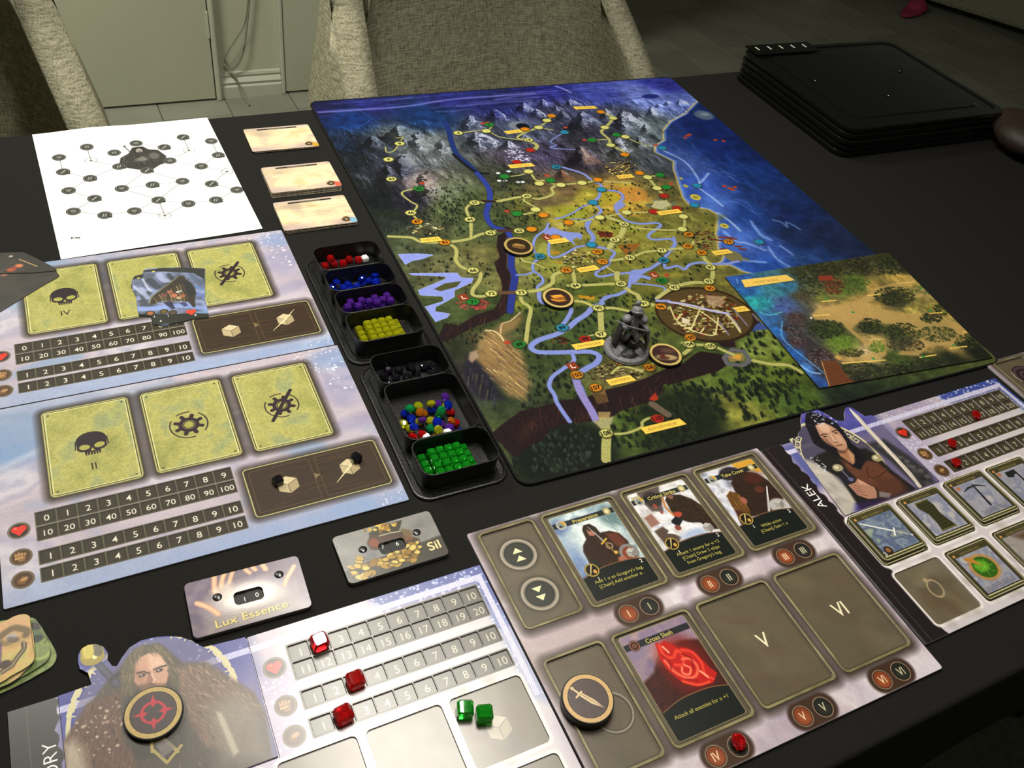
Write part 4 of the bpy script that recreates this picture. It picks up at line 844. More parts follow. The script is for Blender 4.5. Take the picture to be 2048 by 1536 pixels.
def wood_panel(cv, x0, y0, x1, y1, seed=3):
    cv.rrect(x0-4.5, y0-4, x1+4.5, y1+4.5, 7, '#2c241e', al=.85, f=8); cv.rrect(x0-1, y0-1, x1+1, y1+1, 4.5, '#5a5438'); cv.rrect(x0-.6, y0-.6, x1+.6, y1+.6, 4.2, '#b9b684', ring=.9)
    cv.rrect(x0+.6, y0+.6, x1-.6, y1-.6, 3, '#3f2f20'); rg = random.Random(seed)
    for _ in range(110):
        y = rg.uniform(y0+2, y1-2); x = rg.uniform(x0+2, x1-30); cv.line([(x, y), (min(x+rg.uniform(8, 34), x1-2), y+rg.uniform(-.6, .6))], rg.uniform(.2, .8), rg.choice(['#5c4632', '#2c2016', '#4f3c2a', '#6a5238']), al=rg.uniform(.2, .6), f=.5)
def cells(cv, x0, y0, n, cw, chh, labels, pale=False, fs=6.2):
    rg = random.Random(int(x0+y0*3))
    for i in range(n):
        a = x0+i*cw
        cv.rrect(a-.2, y0-.2, a+cw+.2, y0+chh+.2, .6, '#6a6350'); cv.rrect(a+.6, y0+.6, a+cw-.4, y0+chh-.4, .5, '#3a3328')
        cv.poly([(a+.6, y0+.6), (a+cw-.4, y0+.6), (a+cw-1.4, y0+1.8), (a+1.6, y0+1.8)], '#1f1a14', al=.8, f=.5); cv.line([(a+1, y0+chh-.8), (a+cw-1, y0+chh-.8)], .6, '#5f5744', al=.8)
        cv.poly([(a+1.8+rg.uniform(0, 2), y0+2.6), (a+cw-2.5, y0+2.4), (a+cw-3, y0+chh-2.4), (a+2, y0+chh-2)], '#453d30', al=.6, f=1.5)
        if labels[i]: cv.text(labels[i], a+cw*.54, y0+chh*.54, fs, '#ddd8cc', bold=.006, sx=1.0)
def dust(cv, n, x0, y0, x1, y1, seed, r0=.25, r1=1.1, col='#ffffff'): cv.specks(n, (x0, y0, x1, y1), r0, r1, col, seed, .85)

# ============================================================ enemy boards on the left
EB_W, EB_H = 315, 214
m_board_edge = node_mat('greyboard_edge', '#8b8790', 0.8, noise=400, col2='#6f6c74')
def enemy_board(fr, label, roman, seed, blue_side, hgt):
    cv = Canvas(EB_W, EB_H, 3.0, '#b3aab4')
    cv.clouds(['#94a0b8', '#b0a6b2', '#bdb2bb', '#aaa4b4', '#c6bfc8', '#9c9cb0'], 60, seed, 5, ax=1.6)
    cv.ell(20, 30, 90, 34, '#7f97b8', al=.75, f=50); cv.ell(-5, 62, 60, 10, '#6f93bd', -6, al=.6, f=14); cv.ell(250, EB_H+4, 210, 26, '#8ea3c8', al=.7, f=24); cv.ell(60, 205, 110, 16, '#98a6c4', al=.6, f=14)
    cv.ell(300, 60, 20, 26, '#8f8fb0', al=.5, f=16); cv.ell(296, 110, 26, 9, '#8a86a6', -10, al=.6, f=9); cv.ell(292, 150, 20, 40, '#c4bcc6', al=.5, f=20); cv.ell(306, 18, 24, 14, '#7f96c0', al=.6, f=12)
    cv.curve([(0, 75), (60, 52), (110, 60), (160, 46)], 5, '#d5cfd6', al=.4, f=6); cv.curve([(0, 8), (80, 20), (150, 6)], 6, '#8797ac', al=.5, f=8)
    dust(cv, 44, 268, 0, 313, 34, seed+1, .25, 1.1); dust(cv, 12, 290, 30, 312, 70, seed+2, .4, 1.7); dust(cv, 16, 150, 0, 280, 12, seed+3, .2, .7); dust(cv, 26, 292, 176, 314, 212, seed+4, .2, .8)
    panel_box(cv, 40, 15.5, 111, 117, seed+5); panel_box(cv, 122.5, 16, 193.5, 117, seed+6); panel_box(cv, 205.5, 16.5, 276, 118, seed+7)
    skull(cv, 76, 66, 1.5, '#2e1f26', '#a4a257'); cv.text(roman, 75, 92, 8, '#33291c', bold=.0); INK = '#33242a'
    gear(cv, 157, 67.5, 10.5, INK, '#a4a257'); gear(cv, 241, 68, 10, INK, '#a4a257', True)
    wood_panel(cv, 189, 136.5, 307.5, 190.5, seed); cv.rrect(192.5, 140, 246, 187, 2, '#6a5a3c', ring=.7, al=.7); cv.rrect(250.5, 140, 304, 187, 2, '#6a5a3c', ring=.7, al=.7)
    cube(cv, 222, 164, 10); cube(cv, 278, 161, 9.5); cv.line([(262, 175), (278, 161), (291, 147)], [.5, 2.0, .4], '#d9cfa4'); cv.poly([(246, 158), (251, 161.5), (246, 165)], '#8a7a54', al=.9)
    cells(cv, 26.5, 128.5, 10, 15.4, 14.6, [str(i) for i in range(10)]); cells(cv, 26.5, 143.8, 10, 15.4, 14.6, [str(i*10) for i in range(1, 11)], fs=5.8)
    cells(cv, 26.3, 168.0, 10, 15.4, 13.8, [str(i) for i in range(1, 11)]); cells(cv, 26.3, 185.0, 10, 15.4, 13.6, [str(i) for i in range(1, 11)])
    heart(cv, 14.5, 143, 8.2, '#d23a26'); badge(cv, 14.4, 169.5, 8, 'fist'); badge(cv, 14.3, 191.5, 8, 'stone')
    cv.grain(.025, .8, seed+9)
    mat = cv.material('enemy_board_print', rough=.5, spec=.2)
    t = fr.place('enemy_board', label, 'game board', 'enemy boards at the left')
    plate('panel', [rr(0, 0, EB_W, EB_H-.4, 1.2, 3)], 0, hgt, [mat, m_board_edge], t, cv)
    return t
FB1 = Frame(-111.0, 875.7, -.7, 2.0); FB2 = Frame(-111.5, 660.8, -.7, 2.0)
enemy_board(FB1, 'lilac enemy board with IV under its skull, below the paper sheet', 'IV', 11, 0, 2.0)
enemy_board(FB2, 'lilac enemy board with II under its skull, nearer the viewer', 'II', 23, 0, 2.0)

# ============================================================ skill-tree paper
FP = Frame(-37.0, 1154.5, 1.0, .4)
pw, ph = 215.9, 279.4
cv = Canvas(pw, ph, 3.2, '#fdfdfa'); Z = (60, 225, .234375)
pm = lambda p: FP.px(Z, p)
OR = [(248,385),(283,508),(485,298),(512,563),(330,668),(550,735),(370,845),(638,877),(890,842),(1095,748),(1350,780),(1585,748),(1765,662),(1548,610),(1460,460),(1605,365),(1545,245),(1305,212),(1300,588),(1045,618),(783,650),(998,495),(1192,413),(760,462),(905,265),(1145,298),(718,345)]
PALE = [(520,412),(1355,325),(1680,505),(1150,880)]
def seg(a, b): p = pm([a, b]); cv.line(p, 1.0, '#767672', al=.95)
for a, b in (((248,385),(283,508)),((485,298),(520,412)),((520,412),(760,462)),((283,508),(512,563)),((512,563),(760,462)),((512,563),(330,668)),((330,668),(550,735)),((550,735),(370,845)),((370,845),(638,877)),((638,877),(890,842)),((890,842),(1095,748)),((890,842),(1150,880)),
             ((1150,880),(1350,780)),((1095,748),(1350,780)),((1350,780),(1585,748)),((1585,748),(1765,662)),((1765,662),(1548,610)),((1548,610),(1680,505)),((1680,505),(1460,460)),((1460,460),(1192,413)),((1460,460),(1605,365)),((1605,365),(1545,245)),((1355,325),(1305,212)),((1355,325),(1192,413)),
             ((1095,748),(1300,588)),((1300,588),(1045,618)),((1045,618),(783,650)),((783,650),(1095,748)),((783,650),(998,495)),((998,495),(1300,588)),((998,495),(1192,413)),((905,265),(1145,298)),((1095,748),(1150,880)),((760,462),(998,495))): seg(a, b)
q = [pm([p])[0] for p in ((760,450),(770,390),(840,350),(870,300),(960,290),(1010,315),(1090,320),(1160,370),(1170,430),(1110,445),(1060,480),(920,490),(830,475))]
cv.poly(q, '#3a3936', f=1.5)
c = pm([(955, 390)])[0]; rg = random.Random(3)
for _ in range(120): a = rg.uniform(0, 6.28); r = rg.uniform(2, 19); x, y = c[0]+r*1.2*math.cos(a), c[1]+r*math.sin(a)*.9; cv.line([(x, y), (x+rg.uniform(-2, 2), y+rg.uniform(1, 5))], rg.uniform(.4, 1.2), rg.choice(['#5f5d58', '#25241f', '#4a4843', '#77746d']), al=.5, f=.8)
c = pm([(930, 325)])[0]; cv.ell(c[0], c[1], 6.4, 8.5, '#2c2b28'); cv.ell(c[0], c[1]+1, 4, 6, '#9d9a93', f=1.5); cv.line([(c[0]-2, c[1]), (c[0]+2, c[1])], .8, '#3a3936'); cv.ell(c[0], c[1]+5, 2.6, 2.6, '#4b4944', f=1)
c = pm([(955, 400)])[0]; cv.ell(c[0], c[1], 7, 5, '#8d8a83', al=.6, f=3); c = pm([(1060, 370)])[0]; cv.ell(c[0], c[1], 6, 8, '#77746c', al=.6, f=3)
cv.line(pm([(800, 290), (850, 335)]), 1.6, '#55534d'); cv.ell(*pm([(805, 290)])[0], 1.8, 1.8, '#3a3936')
for i, p in enumerate(OR):
    c = pm([p])[0]; cv.ell(c[0], c[1]+.4, 8.4, 8.4, '#6a6a66', al=.6, f=2.4); cv.ell(c[0], c[1], 7.7, 7.7, '#2f2f2c'); cv.ell(c[0], c[1], 6.5, 6.5, '#8f8f89', ring=.6); cv.ell(c[0], c[1], 5, 5, '#454540')
    k = i % 4
    if k == 0:
        for d in (-1, 1): cv.ell(c[0]+d*1.4, c[1]-1, 1.9, 1.9, '#77776f')
        cv.poly([(c[0]-3, c[1]-.5), (c[0]+3, c[1]-.5), (c[0], c[1]+3.4)], '#77776f')
    elif k == 1: cv.line([(c[0]-2.6, c[1]+2.6), (c[0]+2.6, c[1]-2.8)], 1.2, '#b9b9b2')
    elif k == 2: cv.poly([(c[0]-3, c[1]-2), (c[0]+2, c[1]-3), (c[0]+3, c[1]+1), (c[0]-1, c[1]+3)], '#8f8f88'); cv.ell(c[0], c[1], 1.2, 1.2, '#33332f')
    else:
        for d in (-1.6, 1.2): cv.line([(c[0]+d-1, c[1]+2.6), (c[0]+d+1, c[1]-2.6)], 1.0, '#a9a9a2')
    cv.ell(c[0]+5.6, c[1]+5.2, 1.7, 1.7, '#2f2f2c') if k % 2 else None
for p in PALE:
    c = pm([p])[0]; cv.ell(c[0], c[1], 7.4, 7.4, '#6f6f6a', ring=.8); cv.ell(c[0], c[1], 5.6, 5.6, '#9a9a94', ring=.6); cv.poly([(c[0]-2.6, c[1]+2), (c[0]-1, c[1]-3), (c[0]+2.4, c[1]-1), (c[0]+1.4, c[1]+3)], '#a5a5a0'); cv.ell(c[0], c[1], 1.5, 1.5, '#5f5f5a'); cv.poly([(c[0]-1, c[1]-7), (c[0], c[1]-10.5), (c[0]+1, c[1]-7)], '#6f6f6a')
rg = random.Random(8)
for p, w_ in (((300,560),16),((535,460),18),((345,725),16),((385,885),16),((1065,660),15),((1385,370),16),((1625,400),8),((1690,560),8),((1170,935),15),((1760,705),8)):
    c = pm([p])[0]
    x = c[0]-w_/2
    while x < c[0]+w_/2: cv.line([(x, c[1]-rg.uniform(.3, 1)), (x+.4, c[1]+rg.uniform(.3, 1))], .5, '#a5a5a0', al=.8); x += rg.uniform(.9, 1.6)
cv.text('Key', *pm([(392, 1068)])[0], 4.4, '#3f3f3c', bold=.03)
for p, w_ in (((500,1100),12),((640,1078),12),((790,1058),12),((960,1038),12),((1030,1050),9),((370,1050),12),((390,1140),10),((1005,962),9)):
    c = pm([p])[0]; x = c[0]-w_/2
    while x < c[0]+w_/2: cv.line([(x, c[1]-.8), (x+.4, c[1]+.8)], .5, '#a0a09b', al=.8); x += rg.uniform(.9, 1.5)
for p in ((505,1065),(635,1045),(785,1025),(945,1005),(535,625),(565,795),(400,930),(650,940),(915,905),(1375,830),(1625,800),(800,710),(1070,690),(1325,645),(1485,515),(1210,465),(775,515),(1025,555),(885,205),(1180,955)): c = pm([p])[0]; cv.ell(c[0], c[1], 2.4, 2.8, '#c9c9c6', ring=.4, al=.7); cv.line([(c[0]-.8, c[1]), (c[0]+.8, c[1])], .6, '#c0c0bc')
cv.gam = 1.0; m_paper = cv.material('paper_print', rough=.8, spec=.15, bump=.05)
t = FP.place('paper_sheet', 'white printed paper sheet with a grey chart of linked round icons', 'paper', z=.05)
bm = bmesh.new(); NX, NY = 16, 20; g = []
for j in range(NY+1):
    for i in range(NX+1):
        u, v = i/NX, j/NY; z = .0006+.0022*max(0, 1-abs(u-.32)*4)*max(0, 1-v*5)+.0012*max(0, 1-(1-u)*6)*max(0, v-.6)
        g.append(bm.verts.new((u*pw/1000, -v*ph/1000, z)))
for j in range(NY):
    for i in range(NX): bm.faces.new((g[j*(NX+1)+i], g[(j+1)*(NX+1)+i], g[(j+1)*(NX+1)+i+1], g[j*(NX+1)+i+1]))
uv = bm.loops.layers.uv.new('UVMap')
for f in bm.faces:
    for l in f.loops: l[uv].uv = (l.vert.co.x*1000/cv.w, 1+l.vert.co.y*1000/cv.h)
link('sheet', from_bm(bm), m_paper, t, smooth=True)

# ============================================================ three decks of parchment cards
m_card_side = node_mat('card_side', '#3a3530', 0.7, noise=300, col2='#1f1c1a')
m_card_pale = node_mat('card_side_pale', '#a89a80', 0.7, noise=300, col2='#7c7060')
def deck_canvas(seed, corner, lines):
    cv = Canvas(88, 61, 4, '#d9c7a0'); cv.clouds(['#cbb7a2', '#e2d0ac', '#e8d9b4', '#d8c39a'], 30, seed, 4)
    for q in ((44, 0, 60, 6), (0, 58, 40, 9), (88, 56, 34, 8)): cv.ell(q[0], q[1], q[2], q[3], '#a8949c', al=.6, f=9)
    cv.ell(20, 12, 24, 7, '#9c8c7a', al=.35, f=7); cv.rrect(17, 3.2, 71, 6.6, 1.7, '#3d3630'); rg = random.Random(seed); x = 32
    while x < 57: cv.line([(x, 4), (x+.3, 5.8)], .5, '#b0a690'); x += rg.uniform(.9, 1.6)
    for y, x0, x1 in lines:
        x = x0
        while x < x1: k = rg.uniform(1, 3); cv.line([(x, y), (min(x+k, x1), y)], .45, '#7c6a50', al=.6); x += k+.8
    cv.ell(76, 53, 5.6, 4.6, '#4a3c2a'); cv.ell(76, 53, 5.4, 4.4, '#6f5c3a', ring=1); cv.ell(76, 53, 1.9, 1.6, '#b0a080'); cv.line([(74, 47), (78, 48), (83, 52)], [1, 2], '#6a4428')
    cv.poly([(80, 50), (88, 52), (88, 61), (80, 61)], corner, al=.9, f=2); return cv
decks = [((217.5, 1116.5), '#c9a032', 9, 11, 'thin deck of parchment cards with a yellow corner, farthest from viewer', [(16, 44, 58), (21, 14, 66), (24, 14, 44)], 0.0),
         ((215.2, 1013.5), '#d0604a', 17, 22, 'thickest deck of parchment cards, red corner, middle of three', [(15, 40, 58), (19, 42, 54), (23, 20, 70), (27, 16, 60)], 1.0),
         ((208.8, 930.3), '#7fb0cc', 14, 33, 'deck of parchment cards with a pale blue corner, nearest of three', [(15, 40, 64), (18, 24, 80), (21, 50, 74), (25, 18, 78), (28, 18, 60), (31, 20, 62), (37, 18, 60)], .5)]
for (ox_, oy_), corner, n, seed, lab, lines, fan in decks:
    zt = n*.36; fr = Frame(ox_, oy_, -1.6, zt); dc = deck_canvas(seed, corner, lines); dm = dc.material('card_print', rough=.5, spec=.3)
    t = thing('card_deck', lab, 'card deck', (ox_*fr.s/1000, oy_*fr.s/1000, TZ+.0002), math.radians(-1.6), 'decks of parchment cards')
    rg = random.Random(seed); first = None
    for i in range(n):
        top = i == n-1
        if top: o = plate('card', [rr(0, 0, 88, 61, 3, 4)], 0, .34, [dm, m_card_pale], t, dc, bev=.06)
        elif first is None: o = first = plate('card', [rr(0, 0, 88, 61, 3, 4)], 0, .32, [m_card_pale, m_card_side], t, None, bev=.05)
        else: o = first.copy(); C.objects.link(o)
        f_ = fan*(n-i)/n
        o.location = ((rg.uniform(-.3, .3)-f_*.5)/1000, (rg.uniform(-.3, .3)-f_*2.0)/1000 if not top else 0, i*.00036); o.rotation_euler.z = math.radians(rg.uniform(-.4, .4)) if not top else 0

# ============================================================ dark cards at the left edge, die-cut picture cards
def q_from(fr, z, pts): return [tuple(p) for p in fr.px(z, pts)]
FD = Frame(-130, 920, 0, 3.0); zc = (0, 420, .09766)
cv = Canvas(110, 140, 3, '#262019', 0, 0); cv.clouds(['#1f1b16', '#2f2820', '#3a3229', '#272420'], 30, 5)
dm = lambda p: FD.px(zc, p)
for p, c, r in (((390,1150),'#c87a48',4),((230,1230),'#a04a30',4.5),((225,955),'#d8c8b0',1.8),((80,1330),'#8a5a40',3),((300,1190),'#8c3c2c',3)): a = dm([p])[0]; cv.ell(a[0], a[1], r, r*.8, c, f=2)
cv.line(dm([(400,1020),(760,1160)]), 1.6, '#a08860'); cv.line(dm([(0,1290),(300,1030)]), 1.2, '#5a4636', al=.8, f=1); cv.line(dm([(0,1010),(200,880)]), 1, '#5a4636', al=.6, f=1)
mc = cv.material('dark_card_print', rough=.45)
c1 = dm([(-420,1500),(-300,960),(0,880),(480,870),(700,970),(1150,1200),(1160,1245),(700,1290),(-100,1300)]); c2_ = dm([(-400,2300),(-420,1500),(0,1270),(700,1200),(1130,1200),(1165,1270),(1215,1330),(1190,1370),(900,1530),(0,2080)])
t = FD.place('picture_card', 'dark brown picture card at the left edge, upper one of two', 'card', 'dark cards at the left edge', z=3.0); plate('face', [c1], 0, .5, [mc, m_card_side], t, cv, bev=.08)
t = FD.place('picture_card', 'dark brown picture card at the left edge, lower one of two', 'card', 'dark cards at the left edge', z=2.3); plate('face', [c2_], 0, .5, [mc, m_card_side], t, cv, bev=.08)

FS = Frame(20, 835, 0, 3.0); zs = (240, 520, .09766)
sm = lambda p: FS.px(zs, p)
cv = Canvas(100, 120, 5, '#5b6070'); cv.clouds(['#3c4150', '#5d6478', '#7d86a4', '#8f9ac0', '#4a505c'], 26, 4, 5)
for pts, wd, c in (([(450,370),(560,560),(640,640)],2.4,'#c8cce0'),([(290,540),(380,640),(450,690)],2,'#c4c8dc'),([(430,590),(560,780)],5,'#a9aecb'),([(800,300),(900,420),(1000,420)],7,'#a9b0d0'),([(1000,300),(1060,400)],5,'#3a3e48'),([(330,420),(420,480)],6,'#6c7488'),([(500,290),(600,380)],6,'#5c6470'),([(620,420),(760,560)],8,'#3c414a'),([(1450,300),(1600,430),(1740,480)],6,'#59667c'),([(400,1000),(800,990),(1300,940),(1790,1010)],7,'#8ea2d8'),([(1560,560),(1740,600)],4,'#5f7fb0'),([(1600,700),(1740,760)],6,'#6c7cb4'),([(1600,1080),(1790,1060)],5,'#7f9cc0')): cv.curve(sm(pts), wd, c, al=.8, f=2)
cv.poly(sm([(600,900),(640,780),(760,660),(900,560),(1080,430),(1190,335),(1310,330),(1350,400),(1450,470),(1520,560),(1560,680),(1530,800),(1550,960),(1500,970),(1400,860),(1200,840),(1000,830),(800,860),(700,910)]), '#3b342c', f=1.5)
cv.poly(sm([(1230,420),(1400,440),(1520,560),(1550,680),(1400,760),(1320,700),(1300,560)]), '#2c2e30', al=.9, f=3); cv.curve(sm([(600,900),(650,760),(800,640),(1080,430),(1190,340)]), 1.3, '#8a8468', al=.9, f=.8)
for i in range(11): cv.curve(sm([(680+i*60, 780-i*30), (740+i*62, 830-i*12), (760+i*62, 880-i*4)]), 1.4, ['#8f8458', '#5a4a34', '#b09a70'][i % 3], al=.7, f=1)
for p, c, r in (((1020,660),'#a0644c',2.8),((1110,730),'#b4735a',3.4),((1280,740),'#9a6448',3),((900,730),'#7a5244',3),((1180,660),'#e0dccc',1.5),((1240,640),'#c8ccc4',1.3),((1200,780),'#b09a74',2.5)): a = sm([p])[0]; cv.ell(a[0], a[1], r, r, c, f=1.2)
cv.poly(sm([(880,870),(1060,850),(1130,1000),(1060,1010)]), '#2b2b44', al=.9, f=1.5); cv.poly(sm([(1210,880),(1330,860),(1400,940),(1320,960)]), '#33355a', al=.8, f=2)
cv.poly(sm([(300,1120),(560,1100),(1000,1120),(1500,1090),(1820,1110),(1840,1200),(1500,1290),(700,1320),(400,1260)]), '#25271f', f=1); cv.poly(sm([(480,215),(700,190),(1300,150),(1740,180),(1730,400),(1500,270),(900,240),(480,250)]), '#26261f', al=.85, f=1.2); cv.poly(sm([(250,330),(480,290),(470,380),(260,400)]), '#26261f', al=.85, f=1)
for p in ((685,238),(380,375)): a = sm([p])[0]; cv.ell(a[0], a[1], 1.6, 1.1, '#c9bc5c')
a = sm([(1460,1075)])[0]
for d in (-1, 1): cv.ell(a[0]+d*2.2, a[1]-1.5, 2.8, 2.8, '#e0442c')
cv.poly([(a[0]-4.8, a[1]-.8), (a[0]+4.8, a[1]-.8), (a[0], a[1]+4.6)], '#e0442c')
for p, c in (((620,1095),'#a86a38'),((900,1060),'#6a5a24'),((1080,1080),'#5c4a3c')): a = sm([p])[0]; cv.ell(a[0], a[1], 4.4, 4, '#2f2820'); cv.ell(a[0], a[1], 3, 2.8, c, f=1)
for p, tx in (((835,1250),'6'),((1545,1130),'8'),((990,1150),'1'),((705,1165),'1')): a = sm([p])[0]; cv.text(tx, a[0], a[1], 3.2, '#dcdcd4')
mc = cv.material('picture_card_print', rough=.42)
outl = [(480,225),(530,180),(900,160),(1300,150),(1745,175),(1740,800),(1765,860),(1815,1120),(1820,1165),(1700,1180),(1480,1200),(1300,1260),(900,1330),(700,1310),(640,1150),(400,1130),(370,1010),(340,740),(270,590),(262,500),(250,400),(300,330),(470,290)]
t = FS.place('picture_card', 'stack of torn-edged picture cards showing a rock monster in snow', 'card', z=2.1)
for i, (dx, dy) in enumerate(((-.9, .9), (-.4, .3), (0, 0))):
    plate('card', [sm(outl)], .4*i, .4*i+.38, [mc, m_card_side], t, cv, bev=.06, loc=(dx/1000, -dy/1000, 0))

# ============================================================ gem trays
m_tray = node_mat('tray_plastic', '#111110', 0.34, spec=0.45, bump=0.15, bscale=600)
def loop_faces(bm, A, B):
    for i in range(len(A)): bm.faces.new((A[i], A[(i+1) % len(A)], B[(i+1) % len(B)], B[i]))
def cup_mesh(W, D, Hh, th=1.1, r=11):
    bm = bmesh.new(); rings = []
    for ins, z in ((1.6, 0.0), (.25, Hh-.6), (0, Hh-.2), (.3, Hh), (th-.2, Hh), (th, Hh-.3), (th+1.6, 3.6), (th+3.2, 1.9)):
        rings.append([bm.verts.new((x/1000, -y/1000, z/1000)) for x, y in rr(ins, ins, W-ins, D-ins, max(r-ins*.6, 3), 6)])
    for a, b in zip(rings, rings[1:]): loop_faces(bm, a, b)
    bm.faces.new(rings[0]); bm.faces.new(rings[-1]); return from_bm(bm)
TH = 24.0; trays = []
def tray(label, x0, y_top, widths, ang):
    """x0,y_top: rim corner on the table (mm, true position)"""
    t = thing('gem_tray', label, 'tray', (x0/1000, y_top/1000, TZ+.0002), math.radians(ang), 'black gem trays')
    tot = sum(widths); x1 = 74
    bm = bmesh.new(); rings = []
    for ins, z in ((-8, 0), (-8.3, 1.2), (-7.6, 2.2), (-6.4, 2.4), (-5.6, 1.4), (-1.5, 1.2), (-.8, 3.0)):
        rings.append([bm.verts.new((x/1000, -y/1000, z/1000)) for x, y in rr(ins, ins, x1-ins, tot-ins, 15, 7)])
    for a, b in zip(rings, rings[1:]): loop_faces(bm, a, b)
    bm.faces.new(rings[0]); bm.faces.new(rings[-1]); link('flange', from_bm(bm), m_tray, t, smooth=False)
    y = 0; out = []
    for w_ in widths:
        link('compartment', cup_mesh(x1, w_, TH-1.2), m_tray, t, (0, -y/1000, .0012)); out.append((y, w_)); y += w_
    return t, out
# rim corners from the photograph at rim height
T1 = tray('far black gem tray with four compartments beside the map', 216.5, 794, (44, 38, 38, 47), -.8)
T2 = tray('near black gem tray with three compartments beside the map', 217.5, 606, (43, 76, 44), -1.2)

def gem_mat(name, col, dark):
    m = node_mat(name, col, .02, spec=.8, trans=.78, ior=1.5); return m
GM = {k: gem_mat('gem_'+k, a, b) for k, a, b in (('red', '#e8151c', '#b00a14'), ('blue', '#1238e0', '#0a1e9c'), ('purple', '#7a3ac8', '#4c1f8c'), ('yellow', '#d8d820', '#a8a810'), ('green', '#22c030', '#128a20'), ('black', '#2a2634', '#17141f'), ('orange', '#e08a10', '#b06008'), ('emerald', '#18b868', '#0c8048'), ('white', '#f2f2ee', '#d8d8d4'))}
GM['white'].node_tree.nodes['Principled BSDF'].inputs['Transmission Weight'].default_value = 0.0
def gem_block(s=7.6):
    bm = bmesh.new(); h = s/2000; r = []
    for k, z in ((.70, -1), (1, -.60), (1, .45), (.70, .92)): r.append([bm.verts.new((x*h*k, y*h*k, z*h*.92)) for x, y in ((-1, -.74), (-.74, -1), (.74, -1), (1, -.74), (1, .74), (.74, 1), (-.74, 1), (-1, .74))])
    for a, b in zip(r, r[1:]): loop_faces(bm, a, b)
    bm.faces.new(r[0]); bm.faces.new(r[-1]); return from_bm(bm)
def gem_round(s=9.2):
    bm = bmesh.new(); h = s/2000; n = 8
    for k, z, o in ((.52, .62, 0), (.86, .40, .5), (1.0, .08, 0), (1.0, -.05, .5), (.62, -.55, 0), (.2, -.78, .5)):
        for i in range(n): a = 2*math.pi*(i+o)/n; bm.verts.new((h*k*math.cos(a), h*k*math.sin(a), h*z))
    bmesh.ops.convex_hull(bm, input=bm.verts); return from_bm(bm)
blk, rnd_ = {}, {}
for k, m_ in GM.items():
    blk[k] = gem_block(); blk[k].materials.append(m_); rnd_[k] = gem_round(); rnd_[k].materials.append(m_)
def gem(kind, col, label, loc, rot, group=None, s=1.0):
    o = bpy.data.objects.new('gem', (blk if kind == 'b' else rnd_)[col]); C.objects.link(o); o.location = loc; o.rotation_euler = rot; o.scale = (s, s, s)
    return tag(o, label, 'gem', group)
def in_tray(T, u, v, z):
    t = T[0]; a = t.rotation_euler.z; c, n = math.cos(a), math.sin(a); x, y = u/1000, -v/1000
    return (t.location.x+x*c-y*n, t.location.y+x*n+y*c, TZ+z/1000)
def heap(T, ci, kind, cols, n, label, group, seed, u0=9, u1=65, neat=None, size=8.4, vspan=None, labs=None):
    rg = random.Random(seed); y0, w_ = T[1][ci]; pl = []
    lo, hi = (vspan or (6.5, w_-8)); tries = 0
    while len(pl) < n and tries < 6000:
        tries += 1; u = rg.uniform(u0, u1); v = rg.uniform(lo, hi)
        near = [p for p in pl if math.hypot(p[0]-u, p[1]-v) < size*.94]
        if not near: z = 3.2+size*.42
        else:
            if len(near) > 2 or tries < 500: continue
            z = max(p[2] for p in near)+size*.72
            if z > 18: continue
        pl.append((u, v, z))
    for k, (u, v, z) in enumerate(pl):
        col = cols[k % len(cols)]
        fl_ = z > 9
        if neat: rot = (rg.choice([0, 0, .15]), rg.choice([0, 0, .1]), rg.uniform(-.12, .12))
        else: rot = (rg.uniform(-.7, .7) if fl_ else rg.uniform(-.3, .3), rg.uniform(-.7, .7) if fl_ else rg.uniform(-.3, .3), rg.uniform(0, 3))
        lb = labs(col) if labs else label; gr = (group(col) if callable(group) else group)
        gem('b' if kind == 'b' or col == 'white' else 'r', col, lb, in_tray(T, u, y0+v, z), rot, gr)
def rows(T, ci, col, nx, ny, label, group, seed, u0, v0, du=8.1, layers=1):
    rg = random.Random(seed); y0, w_ = T[1][ci]
    for l in range(layers):
        for j in range(ny):
            for i in range(nx-l*2 if l else nx):
                gem('b', col, label, in_tray(T, u0+(i+l)*du+rg.uniform(-.3, .3), y0+v0+j*du+l*2+rg.uniform(-.2, .2), 3.2+3.6+l*7.2), (0, 0, rg.uniform(-.06, .06)), group)
heap(T1, 0, 'b', ['red', 'red', 'red', 'white'], 7, '', lambda c: None if c == 'white' else 'red gems in the far tray', 3, 12, 60, neat=True, vspan=(7, 13), labs=lambda c: 'white gem among the red gems in the farthest compartment' if c == 'white' else 'red block gem in the farthest compartment of the far tray')
heap(T1, 1, 'r', ['blue'], 22, 'blue faceted gem in the second compartment of the far tray', 'blue gems in the far tray', 5)
heap(T1, 2, 'b', ['purple'], 18, 'purple gem in the third compartment of the far tray', 'purple gems in the far tray', 6, 12, 60, vspan=(7, 16), neat=True)
rows(T1, 3, 'yellow', 6, 4, 'yellow-green block gem in the nearest compartment of the far tray', 'yellow gems in the far tray', 7, 15, 8, 8.0, 2)
heap(T2, 0, 'r', ['black'], 20, 'smoky black faceted gem in the far compartment of the near tray', 'black gems in the near tray', 8)
mix = ['emerald', 'blue', 'yellow', 'orange', 'purple', 'red', 'yellow', 'purple', 'blue', 'emerald', 'orange', 'red', 'yellow', 'blue', 'orange']
heap(T2, 1, 'r', mix, 38, '', lambda c: '%s gems in the middle compartment' % c, 12, 9, 58, vspan=(22, 66), size=8.8, labs=lambda c: '%s faceted gem in the mixed pile of the near tray' % c)
gem('b', 'white', 'small white cube at the left of the mixed gem pile', in_tray(T2, 22, 43+66, 12), (.3, .1, .3)); gem('b', 'white', 'small white cube in the middle front of the mixed gem pile', in_tray(T2, 43, 43+66, 12), (.2, .2, .2))
